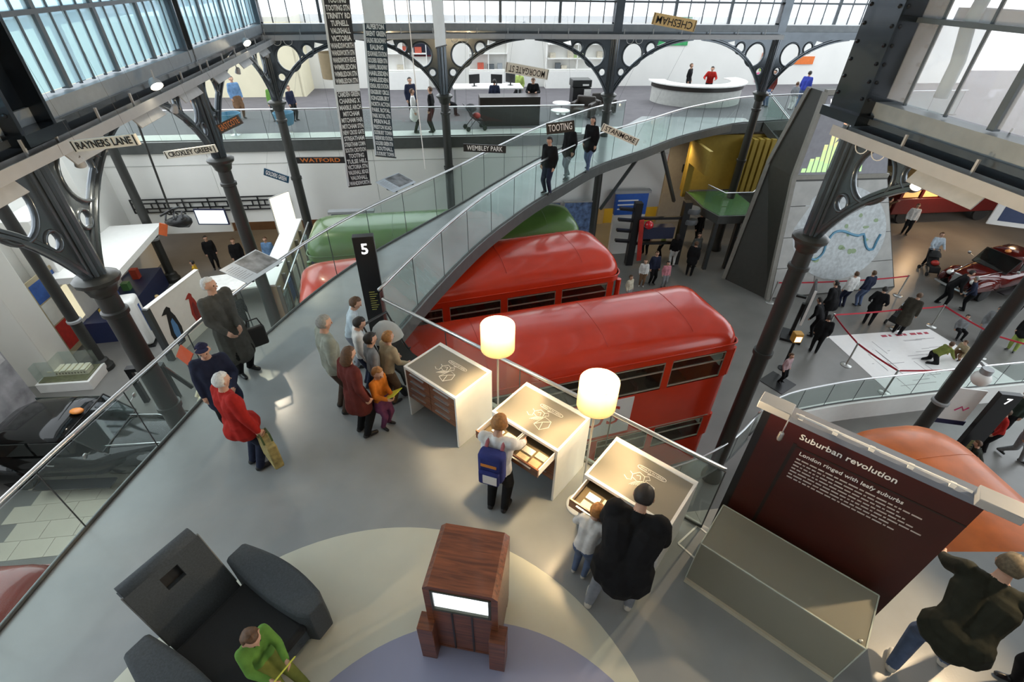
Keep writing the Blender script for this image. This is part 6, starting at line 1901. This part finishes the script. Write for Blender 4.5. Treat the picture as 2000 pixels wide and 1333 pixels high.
    sm = o.modifiers.new('smooth', 'SMOOTH'); sm.iterations = 2; sm.factor = 0.5
    PEOPLE.append((o, caps))
    # hair (or hat): closed cap round the skull, open over the face
    hm = MB()
    n, m = 18, 12
    rings = []
    HR = 0.0565 * hs * S
    for i in range(m + 1):
        th = PI * i / m
        ring = []
        for k in range(n):
            ph = 2 * PI * k / n
            d = Vector((math.sin(th) * math.cos(ph), math.sin(th) * math.sin(ph), math.cos(th)))   # x right, y face, z up
            r = 1.06 + 0.03 * math.sin(5 * ph + 3 * th)
            facey = d.y > 0.25 and d.z < 0.52
            if facey or d.z < (-0.55 if not long_hair else -0.75):
                r = 0.62
            if hat and d.z < 0.42:
                r = 0.62
            q = head + (hx * d.x * 0.92 + hy * d.y * 1.06 + hd * (d.z * 1.08 + 0.20)) * (HR / S) * r
            if long_hair and d.z < -0.1 and d.y < 0.1:
                q = q + hd * (-0.06) - hy * 0.01
            ring.append(q * S)
        rings.append(ring)
    hm.loft(rings)
    hm.build('hat' if hat else ('hood' if hood else 'hair'), hat or hood or HAIR[hair], o, 'all')
    if hat:
        c0 = (head + hy * 0.05 * hs + hd * 0.056 * hs) * S
        MB().ball(c0, 0.045 * hs * S, 10, 6, 1.1, 1.0, 0.15).build('hat_brim', hat, o, 'all')
    if vox <= 0.021:
        for s in (-1, 1):
            e = (head + hx * s * 0.019 * hs + hy * 0.0505 * hs + hd * 0.008 * hs) * S
            MB().ball(e, 0.0062 * hs * S, 8, 6).build('eye', mat('eye_dark', (0.02, 0.015, 0.012), 0.2, var=0), o, 'all')
        e = (head + hy * 0.0475 * hs - hd * 0.028 * hs) * S
        MB().ball(e, 0.013 * hs * S, 8, 6, 1, 0.35, 0.3).build('mouth', mat('lips', (0.34, 0.12, 0.09), 0.5, var=0), o, 'all')
    return o

def finish_people():
    dg = bpy.context.evaluated_depsgraph_get()
    done = []
    for o, caps in PEOPLE:
        done.append(bpy.data.meshes.new_from_object(o.evaluated_get(dg)))
    for (o, caps), me in zip(PEOPLE, done):
        mats = [m for m in o.data.materials]
        o.modifiers.clear()
        o.data = me
        me.materials.clear()
        for m in mats:
            me.materials.append(m)
        nf = len(me.polygons)
        c = np.empty(nf * 3)
        me.polygons.foreach_get('center', c)
        c = c.reshape(-1, 3)
        best = np.full(nf, 1e9)
        lab = np.zeros(nf, dtype=np.int32)
        for a, b, r0, r1, l in caps:
            a_, b_ = np.array(a), np.array(b)
            d = b_ - a_
            tt = np.clip(((c - a_) @ d) / max(1e-9, d @ d), 0, 1)
            ds = np.linalg.norm(c - a_ - tt[:, None] * d, axis=1) - (r0 + (r1 - r0) * tt)
            k = ds < best
            best[k] = ds[k]
            lab[k] = l
        me.polygons.foreach_set('material_index', lab)
        me.polygons.foreach_set('use_smooth', [True] * nf)
        me.update()

cl = cloth
K = cl('black_cloth', (0.009, 0.009, 0.010)); NAVY = cl('navy', (0.02, 0.025, 0.05)); GREYT = cl('grey_overcoat', (0.075, 0.075, 0.066)); REDJ = cl('red_jacket', (0.38, 0.02, 0.015))
JEAN = cl('blue_jeans', (0.10, 0.14, 0.24)); GJEAN = cl('grey_jeans', (0.24, 0.26, 0.30)); MAR_ = cl('maroon_coat', (0.12, 0.025, 0.02)); SAGE = cl('sage_jacket', (0.28, 0.30, 0.25))
WHT = cl('white_shirt', (0.70, 0.70, 0.68)); ORG = cl('orange_top', (0.60, 0.18, 0.02)); TAN = cl('tan_jacket', (0.42, 0.34, 0.22)); PINK = cl('pink_top', (0.60, 0.24, 0.28)); OLV = cl('olive_top', (0.16, 0.18, 0.04))
DOL = cl('dark_olive_jacket', (0.020, 0.021, 0.014)); LIME = cl('lime_top', (0.35, 0.45, 0.12)); BLUS = cl('blue_shirt', (0.14, 0.25, 0.42)); BRN = cl('brown_top', (0.16, 0.09, 0.05)); GRN = cl('green_top', (0.12, 0.26, 0.05)); ROYAL = cl('royal_blue_top', (0.04, 0.06, 0.35)); GRY = cl('grey_top', (0.22, 0.23, 0.24))
SHOEW = mat('pale_trainer', (0.55, 0.53, 0.48), 0.6)

# ---- on the bridge and platform
person('elderly man in long grey overcoat leaning at the bridge rail', (-4.42, 6.12), (0.75, -0.35), 1.80, GREYT, K, hair='white', coat=0.26, bulk=1.12, vox=0.014, lean=-4, heady=25, Lh=(-0.02, 0.12, 0.56), Rh=(-0.26, -0.04, 0.60) if False else (0.10, 0.12, 0.56), group='people on the bridge')
person('person in dark navy coat and cap beside the red jacket', (-3.95, 4.85), (0.5, -0.8), 1.62, NAVY, K, coat=0.12, hat=cl('navy_cap', (0.02, 0.02, 0.05)), vox=0.018, headp=12, Lh=(-0.10, 0.16, 0.60), group='people on the bridge')
person('white-haired person in red jacket carrying a straw coloured bag', (-3.42, 4.22), (0.55, 0.75), 1.64, REDJ, NAVY, hair='white', bulk=1.15, coat=0.05, vox=0.014, headp=8, Rh=(0.20, 0.05, 0.44), group='people on the bridge')
person('tall person in sage jacket behind the children at the totem', (-2.55, 5.30), (0.6, 0.45), 1.74, SAGE, cl('brown_trousers', (0.06, 0.04, 0.03)), hair='grey', vox=0.017, headp=10, bulk=1.08, group='group at the totem')
person('person in long maroon coat and dark trousers with the children', (-2.12, 4.82), (0.55, 0.6), 1.58, MAR_, K, hair='brown', coat=0.14, vox=0.017, headp=15, long_hair=True, group='group at the totem')
person('child in pale blue shirt nearest the totem', (-2.62, 6.35), (0.7, 0.2), 1.35, cl('pale_blue_shirt', (0.50, 0.60, 0.66)), GJEAN, hair='brown', hs=1.2, vox=0.02, lean=15, headp=15, group='group at the totem')
person('dark-haired child in white top in the middle of the group', (-2.32, 5.85), (0.7, 0.3), 1.32, WHT, NAVY, hair='dark', hs=1.2, vox=0.02, headp=25, group='group at the totem')
person('boy in white shirt and black waistcoat facing the totem', (-2.02, 5.45), (0.75, 0.5), 1.33, GRY, K, hair='dark', hs=1.2, vox=0.017, headp=10, sleeves=False, group='group at the totem')
person('ginger-haired boy in tan jacket leaning by the pushchair', (-1.86, 5.50), (0.6, 0.7), 1.28, TAN, BRN, hair='ginger', hs=1.2, vox=0.017, lean=14, Lh=(-0.1, 0.2, 0.55), Rh=(0.12, 0.2, 0.55), group='group at the totem')
person('small child in orange top holding a yellow leaflet', (-1.84, 4.98), (0.75, -0.35), 1.12, ORG, cl('purple_skirt', (0.16, 0.05, 0.12)), hair='ginger', hs=1.28, vox=0.016, Lh=(-0.02, 0.17, 0.62), Rh=(0.08, 0.17, 0.62), skirt=0.12, headp=15, group='group at the totem')
o = MB().obox((0, 0, 0), (0.2, 0.012, 0.26), rx=-0.9).build('leaflet', mat('yellow_paper', (0.62, 0.62, 0.05), 0.6), None)
o.location = (-1.64, 4.90, 0.72); o.rotation_euler = (0, 0, face(0.75, -0.35)); tag(o, 'yellow leaflet held by the child in orange', 'leaflet')
person('ginger-haired child with a blue backpack at the open drawer', (-0.14, 3.62), (0.30, 0.95), 1.60, WHT, K, hair='ginger', hs=1.08, vox=0.013, headp=28, Lh=(-0.10, 0.22, 0.56), Rh=(0.13, 0.24, 0.56), hip=(0, -0.01, 0.515), group='people at the kiosks')
person('adult in big black coat and grey jeans bending over the third kiosk', (1.10, 2.42), (0.42, 0.90), 1.76, K, GJEAN, SHOEW, hair='dark', coat=0.06, bulk=1.42, vox=0.014, lean=30, headp=15, Lf=(-0.13, -0.03, 0.04), Rf=(0.09, 0.06, 0.04), hip=(0, 0.0, 0.50), Lh=(-0.14, 0.30, 0.50), Rh=(0.14, 0.30, 0.50), group='people at the kiosks')
person('small child in white and red top at the third kiosk drawer', (0.80, 2.80), (0.55, 0.75), 1.08, WHT, JEAN, SHOEW, hair='ginger', hs=1.28, vox=0.014, lean=24, headp=10, Lh=(-0.12, 0.26, 0.66), Rh=(0.14, 0.26, 0.66), group='people at the kiosks')
person('man in dark olive jacket and jeans bending at the lower right edge', (4.0, 1.93), (0.65, 0.60), 1.82, DOL, JEAN, SHOEW, hair='sandy', vox=0.013, lean=44, headp=0, bulk=1.14, coat=0.03, Lf=(-0.08, -0.10, 0.04), Rf=(0.10, 0.14, 0.04), hip=(0, -0.06, 0.47), Lh=(-0.16, 0.40, 0.44), Rh=(0.20, 0.40, 0.46), group='people behind the glass case')
person('dark-haired person in dark green coat at the right frame edge', (4.85, 1.72), (-0.9, 0.3), 1.5, cl('bottle_green_coat', (0.03, 0.045, 0.035)), K, hair='dark', bulk=1.2, coat=0.1, vox=0.017, lean=20, Lh=(-0.1, 0.30, 0.72), Rh=(0.06, 0.32, 0.72), group='people behind the glass case')
person('child in pink coat crouching at the lower right corner', (4.5, 1.30), (-0.3, 0.7), 1.2, PINK, cl('purple_skirt', (0.16, 0.05, 0.12)), hair='brown', hs=1.2, vox=0.018, lean=35, hip=(0, -0.12, 0.30), coat=0.08, group='people behind the glass case')
person('child in green top with yellow paper sitting in the charcoal armchair', (-2.08, 1.68), (0.88, -0.475), 1.12, GRN, OLV, hair='brown', hs=1.26, vox=0.016, lean=4, headp=20, hip=(0, -0.10, 0.46), Lf=(-0.06, 0.30, 0.16), Rf=(0.07, 0.30, 0.16), Lh=(-0.06, 0.16, 0.60), Rh=(0.10, 0.16, 0.60), group='seated child')
o = MB().obox((0, 0, 0), (0.22, 0.01, 0.16), rx=-0.5).build('leaflet', mat('lime_paper', (0.60, 0.62, 0.08), 0.6), None)
o.location = (-1.87, 1.57, 0.69); o.rotation_euler = (0, 0, face(0.88, -0.475)); tag(o, 'lime paper held by the child in the armchair', 'leaflet')
# ---- three on the far part of the bridge
person('dark-clothed person with a green bag nearest on the far bridge', (1.0, 14.6), (-0.6, -0.7), 1.68, K, NAVY, hair='dark', bulk=1.1, headp=12, group='three dark figures on the far bridge')
person('dark-clothed person behind the Tooting sign on the far bridge', (1.72, 16.1), (-0.7, -0.6), 1.74, K, GJEAN, hair='dark', coat=0.05, Lf=(-0.05, 0.08, 0.04), Rf=(0.05, -0.08, 0.05), group='three dark figures on the far bridge')
person('dark-coated person in blue jeans, farthest of three on the bridge', (2.5, 16.9), (-0.6, -0.75), 1.72, K, JEAN, hair='dark', coat=0.08, Lf=(-0.05, 0.1, 0.04), Rf=(0.05, -0.1, 0.05), long_hair=True, group='three dark figures on the far bridge')
# ---- on the gallery
person('woman in white coat talking at the gallery rail', (-4.15, 21.35), (1, 0.15), 1.66, WHT, K, hair='brown', coat=0.16, group='people on the gallery')
person('man in dark suit talking at the gallery rail', (-3.45, 21.5), (-1, 0.1), 1.72, K, K, hair='brown', group='people on the gallery')
person('person in dark top standing behind the couple at the rail', (-4.6, 23.4), (0.5, -0.8), 1.74, NAVY, K, hair='dark', group='people on the gallery')
person('person in brown jacket standing by the work table', (-3.35, 25.4), (0.8, -0.2), 1.72, BRN, TAN, hair='brown', coat=0.02, group='people on the gallery')
person('person in dark blue seen from behind at the work table', (-1.0, 24.6), (0.1, 1), 1.66, NAVY, K, hair='dark', hip=(0, 0, 0.44), Lf=(-0.06, 0.14, 0.04), Rf=(0.06, 0.14, 0.04), group='people on the gallery')
person('person in pale green top seated at the far side of the work table', (0.15, 27.3), (-0.5, -0.8), 1.66, LIME, K, hair='brown', hip=(0, 0, 0.44), Lf=(-0.06, 0.14, 0.04), Rf=(0.06, 0.14, 0.04), group='people on the gallery')
person('man in black jacket standing behind the dark reception desk', (0.75, 24.15), (-0.1, -1), 1.76, K, K, hair='brown', headp=25, lean=12, Lh=(-0.1, 0.2, 0.66), Rh=(0.1, 0.2, 0.66), group='people on the gallery')
person('seated person in dark coat behind the far column', (-3.2, 24.4), (0.9, 0.3), 1.66, K, K, hair='brown', hip=(0, 0, 0.36), Lf=(-0.06, 0.24, 0.04), Rf=(0.06, 0.24, 0.04), group='people on the gallery')
person('person in blue top and brown skirt at far left of the gallery', (-12.2, 23.2), (0.6, -0.6), 1.7, BLUS, BRN, hair='brown', skirt=0.2, group='people on the gallery')
person('dark-haired person seated in the cream gallery room', (-10.6, 23.2), (0.3, -1), 1.66, GRN, K, hair='dark', hip=(0, 0, 0.40), Lf=(-0.06, 0.2, 0.04), Rf=(0.06, 0.2, 0.04), group='people on the gallery')
person('child in dark top beside the corner column on the gallery', (-9.75, 23.0), (0.8, -0.4), 1.4, NAVY, K, hair='brown', hs=1.1, group='people on the gallery')
person('person in orange-brown top at far left end of the gallery', (-13.6, 22.6), (0.4, -1), 1.6, ORG, BRN, hair='brown', long_hair=True, group='people on the gallery')
person('staff member in black behind the curved counter, left', (9.3, 29.6), (0.7, -0.5), 1.66, K, K, hair='brown', group='people on the gallery')
person('staff member in red and black leaning on the curved counter', (10.3, 29.2), (-0.3, -1), 1.66, REDJ, K, hair='dark', lean=22, Lh=(-0.14, 0.26, 0.62), Rh=(0.16, 0.26, 0.62), group='people on the gallery')
person('person in red and black walking past the curved counter', (12.9, 27.6), (-0.8, -0.3), 1.7, MAR_, JEAN, hair='dark', group='people on the gallery')
person('person in bright blue top walking on the right of the gallery', (14.5, 27.4), (0.6, 0.6), 1.7, ROYAL, JEAN, hair='dark', lean=10, group='people on the gallery')
person('child in pale shorts following the person in bright blue', (13.9, 27.0), (0.7, 0.5), 1.25, GRY, WHT, hair='brown', hs=1.2, group='people on the gallery')
# ---- lower floor by the buses
V = 0.03
person('child in white top beside the red buses', (5.6, 18.5), (-0.2, -1), 1.3, WHT, BRN, SHOEW, hair='brown', hs=1.2, vox=V, z=GZ, group='visitors by the buses')
person('adult in dark suit between the two children by the buses', (6.08, 18.7), (0.2, -1), 1.6, NAVY, K, hair='brown', vox=V, z=GZ, group='visitors by the buses')
person('girl in white and pink jacket by the buses', (6.55, 18.45), (0.1, -1), 1.25, PINK, GRY, hair='dark', hs=1.2, vox=V, z=GZ, group='visitors by the buses')
person('child in cream top half hidden by the rear red bus', (4.75, 17.2), (0.5, -0.8), 1.25, cl('cream_top', (0.6, 0.55, 0.42)), GRY, hair='brown', hs=1.2, vox=V, z=GZ, group='visitors by the buses')
person('person in black jacket with white hood seen from behind', (7.4, 20.4), (0.1, 1), 1.62, K, WHT, hair='dark', long_hair=True, vox=V, z=GZ, group='visitors by the buses')
person('person in lime green top behind the dark adults', (7.05, 21.2), (-0.6, 0.3), 1.64, LIME, K, hair='brown', vox=V, z=GZ, group='visitors by the buses')
person('person in black jacket at the railway signal', (6.4, 21.6), (-0.5, -0.6), 1.74, K, K, hair='brown', vox=V, z=GZ, group='visitors by the buses')
person('tall dark figure at the side of the railway signal', (7.95, 19.5), (0.4, 0.8), 1.7, K, K, hair='brown', vox=V, z=GZ, coat=0.1, group='visitors by the buses')
person('person in grey and black walking past the grey wall', (8.35, 20.4), (0.3, -0.8), 1.7, cl('dim_grey_top', (0.09, 0.095, 0.09)), K, hair='dark', vox=V, z=GZ, long_hair=True, group='visitors by the buses')
person('dim figure at the foot of the stair landing', (9.2, 22.8), (0.3, -0.8), 1.7, K, K, hair='dark', vox=V, z=GZ, group='visitors by the buses')
person('dim figure in pale top in the shade left of the pylon', (11.0, 22.0), (-0.3, -0.8), 1.6, cl('dim_pale_top', (0.3, 0.29, 0.27)), K, hair='brown', vox=V, z=GZ, group='visitors by the buses')
# ---- lower floor right
def rp(label, p, f, h, top, bottom, **k):
    k.setdefault('hair', 'dark')
    return person(label, p, f, h, top, bottom, vox=k.pop('vox', V), z=GZ, group='visitors on the lower floor right', **k)
rp('person in navy jacket with rucksack reading the pylon map', (14.35, 17.2), (-0.2, 1), 1.66, NAVY, JEAN, hair='brown')
rp('person in white shirt with dark strap reading the pylon map', (13.6, 17.1), (-0.1, 1), 1.66, WHT, NAVY, hair='brown')
rp('large dark figure in black coat bending by the black monitor', (12.35, 16.0), (-0.4, 0.6), 1.8, K, K, bulk=1.3, coat=0.1, lean=15)
rp('person in black with a pale blue scarf behind the monitor stand', (10.95, 14.0), (0.5, 0.8), 1.64, K, K, bulk=1.1)
rp('dark figure crouched over camera gear behind the monitor', (11.4, 15.0), (-0.5, 0.5), 1.66, K, K, lean=25, bulk=1.1)
rp('man in black coat standing with hands on hips by the tape', (13.95, 15.85), (0.5, 0.6), 1.72, K, K, Lh=(-0.16, 0.05, 0.56), Rh=(0.16, 0.05, 0.56), coat=0.08)
rp('person in dark brown coat leaning forward behind the floor map', (14.75, 15.25), (0.7, 0.5), 1.8, cl('dark_brown_coat', (0.045, 0.04, 0.03)), K, hair='brown', coat=0.2, lean=15)
rp('child in olive fleece kneeling on the white floor map', (15.1, 13.6), (0.9, 0.1), 1.5, OLV, K, hair='brown', hip=(0, -0.1, 0.24), lean=60, Lh=(-0.1, 0.42, 0.06), Rh=(0.1, 0.42, 0.06), Lf=(-0.07, -0.25, 0.04), Rf=(0.07, -0.25, 0.04), headp=-30)
rp('child in brown and white crouching beside the olive fleece', (16.0, 13.7), (-0.9, -0.1), 1.3, TAN, BRN, hair='brown', hip=(0, -0.1, 0.26), lean=35)
rp('child in pale pink top standing on the black mat', (9.05, 12.35), (0.4, -0.8), 1.2, cl('pale_pink_top', (0.50, 0.34, 0.36)), K, hair='brown', hs=1.2)
rp('adult in pale shirt pushing the pushchair through the hall', (19.6, 20.9), (-0.2, -1), 1.7, cl('pale_grey_shirt', (0.45, 0.52, 0.58)), K, hair='brown', Lh=(-0.13, 0.2, 0.6), Rh=(0.13, 0.2, 0.6))
rp('tall man in black bending over a pushchair behind the tape', (17.9, 17.4), (0.7, -0.4), 1.84, K, K, lean=32, Lf=(-0.07, -0.06, 0.04), Rf=(0.07, 0.08, 0.04))
rp('person in navy with a lime bag next to the bending man', (18.6, 17.0), (-0.6, 0.5), 1.55, NAVY, K, hair='grey', lean=20)
rp('person in green and red top at the right edge of the hall', (20.0, 16.4), (-0.8, -0.4), 1.7, GRN, K)
rp('seated person in grey top near the tape on the right', (17.9, 15.1), (-0.5, -0.6), 1.66, GRY, GRY, hip=(0, 0, 0.36), Lf=(-0.06, 0.24, 0.04), Rf=(0.06, 0.24, 0.04))
rp('child in grey sitting on the floor behind the tape', (17.0, 15.2), (-0.3, -1), 1.3, GRY, K, hip=(0, 0, 0.26), Lf=(-0.06, 0.24, 0.04), Rf=(0.06, 0.24, 0.04))
rp('person in black with lime collar behind the dark right column', (18.4, 14.3), (-0.8, -0.4), 1.66, K, LIME, coat=0.05)
rp('person in white shirt standing in the dim right hall', (20.8, 24.4), (-0.4, -0.8), 1.7, WHT, K, hair='brown')
rp('person in pink top at the back of the dim right hall', (18.6, 24.6), (0.5, -0.8), 1.66, PINK, K)
rp('person in green top at the back of the dim right hall', (18.9, 26.0), (0.4, -0.8), 1.7, GRN, K)
rp('person in brown pointing upward in the dim right hall', (19.9, 25.2), (0.6, -0.3), 1.7, BRN, K, Rh=(0.25, 0.12, 0.98))
rp('person in red sitting at the red car in the right hall', (23.4, 17.0), (-0.7, 0.4), 1.6, REDJ, K, hair='brown')
rp('person in red jacket at the lower right by the black totem', (13.7, 9.5), (-0.9, 0.4), 1.62, REDJ, K, hair='brown', vox=0.024, lean=14)
rp('dark crouching figure beside the orange bus', (12.55, 8.65), (-0.5, 0.4), 1.5, DOL, K, hair='brown', lean=30, hip=(0, -0.06, 0.36), vox=0.024)
rp('person in dark grey walking at the right edge beside the red jacket', (14.3, 9.3), (0.3, -0.8), 1.74, GRY, GRY, hair='brown', vox=0.024, Lf=(-0.05, 0.14, 0.04), Rf=(0.05, -0.12, 0.06))
rp('person in bottle green top at the right frame edge, lower floor', (14.6, 10.2), (-0.6, -0.6), 1.7, cl('bottle_green_coat', (0.03, 0.045, 0.035)), K, vox=0.024)
# ---- lower floor left
def lp(label, p, f, h, top, bottom, **k):
    k.setdefault('hair', 'dark')
    return person(label, p, f, h, top, bottom, vox=k.pop('vox', 0.028), z=GZ, group='visitors on the lower floor left', **k)
lp('woman in black with a red scarf behind the overcoat man', (-9.9, 14.6), (-0.4, 0.8), 1.64, K, K, lean=12, long_hair=True)
lp('person in white shirt and black jacket at the white table', (-12.0, 19.0), (0.5, -0.8), 1.7, K, K, hair='brown')
lp('person in blue shirt at the far side of the white table', (-10.7, 19.2), (0.1, -1), 1.7, BLUS, K, hair='brown')
lp('person in dark top at the right of the white table', (-9.5, 18.6), (-0.6, -0.6), 1.62, K, K, hair='brown')
lp('child in pink top at the blue bench', (-12.9, 15.0), (-0.8, 0.4), 1.3, PINK, K, hair='fair', hs=1.15, lean=20)
lp('child in yellow top at the far end of the bench', (-13.1, 17.6), (-0.7, -0.3), 1.35, cl('yellow_top', (0.55, 0.32, 0.03)), K, hs=1.15)
lp('dark figure at the far left table', (-13.4, 19.4), (0.6, -0.7), 1.6, K, K)
finish_people()

# ---- things carried
t = thing('backpack', 'blue school backpack worn by the child at the open drawer', 'backpack', (-0.16, 3.545, 0.86), face(0.30, 0.95))
BPB = cl('backpack_blue', (0.03, 0.04, 0.17))
B(-0.15, 0.15, -0.20, -0.03, 0, 0.43).build('main_pocket', BPB, t, bevel=0.05)
B(-0.12, 0.12, -0.25, -0.19, 0.02, 0.22).build('front_pocket', BPB, t, bevel=0.025)
B(-0.06, 0.10, -0.257, -0.25, 0.06, 0.19).build('white_patch', mat('patch_white', (0.7, 0.7, 0.68), 0.6), t)
B(-0.10, 0.08, -0.207, -0.20, 0.27, 0.31).build('orange_tag', mat('tag_orange', (0.6, 0.22, 0.04), 0.6), t)
for s in (-0.09, 0.09):
    MB().tube([(s, -0.05, 0.41), (s, 0.03, 0.47), (s, 0.11, 0.40)], 0.022, 8).build('strap', mat('strap_red_grey', (0.35, 0.10, 0.12), 0.7), t, True)
t = thing('shopping_bag', 'straw coloured tote bag hanging beside the red jacket', 'bag', (-3.08, 4.10, 0.28), face(0.6, 0.6))
B(-0.2, 0.2, -0.06, 0.06, 0, 0.40).build('bag_body', mat('straw_print', (0.32, 0.25, 0.09), 0.8, var=0.4, scale=12), t, bevel=0.02)
for s in (-0.05, 0.05):
    MB().tube([(-0.1, s, 0.40), (-0.06, s, 0.50), (0.06, s, 0.50), (0.1, s, 0.40)], 0.012, 6).build('handle', mat('dark_green_handle', (0.05, 0.08, 0.02), 0.7), t)
t = thing('shoulder_bag', 'black shoulder bag at the side of the overcoat man', 'bag', (-4.16, 6.34, 0.42), R_(40))
B(-0.14, 0.14, -0.05, 0.05, 0, 0.36).build('bag_body', BLACKM, t, bevel=0.03)
MB().tube([(-0.12, 0, 0.34), (-0.08, 0, 0.5), (0.08, 0, 0.5), (0.12, 0, 0.34)], 0.012, 6).build('strap', BLACKM, t)
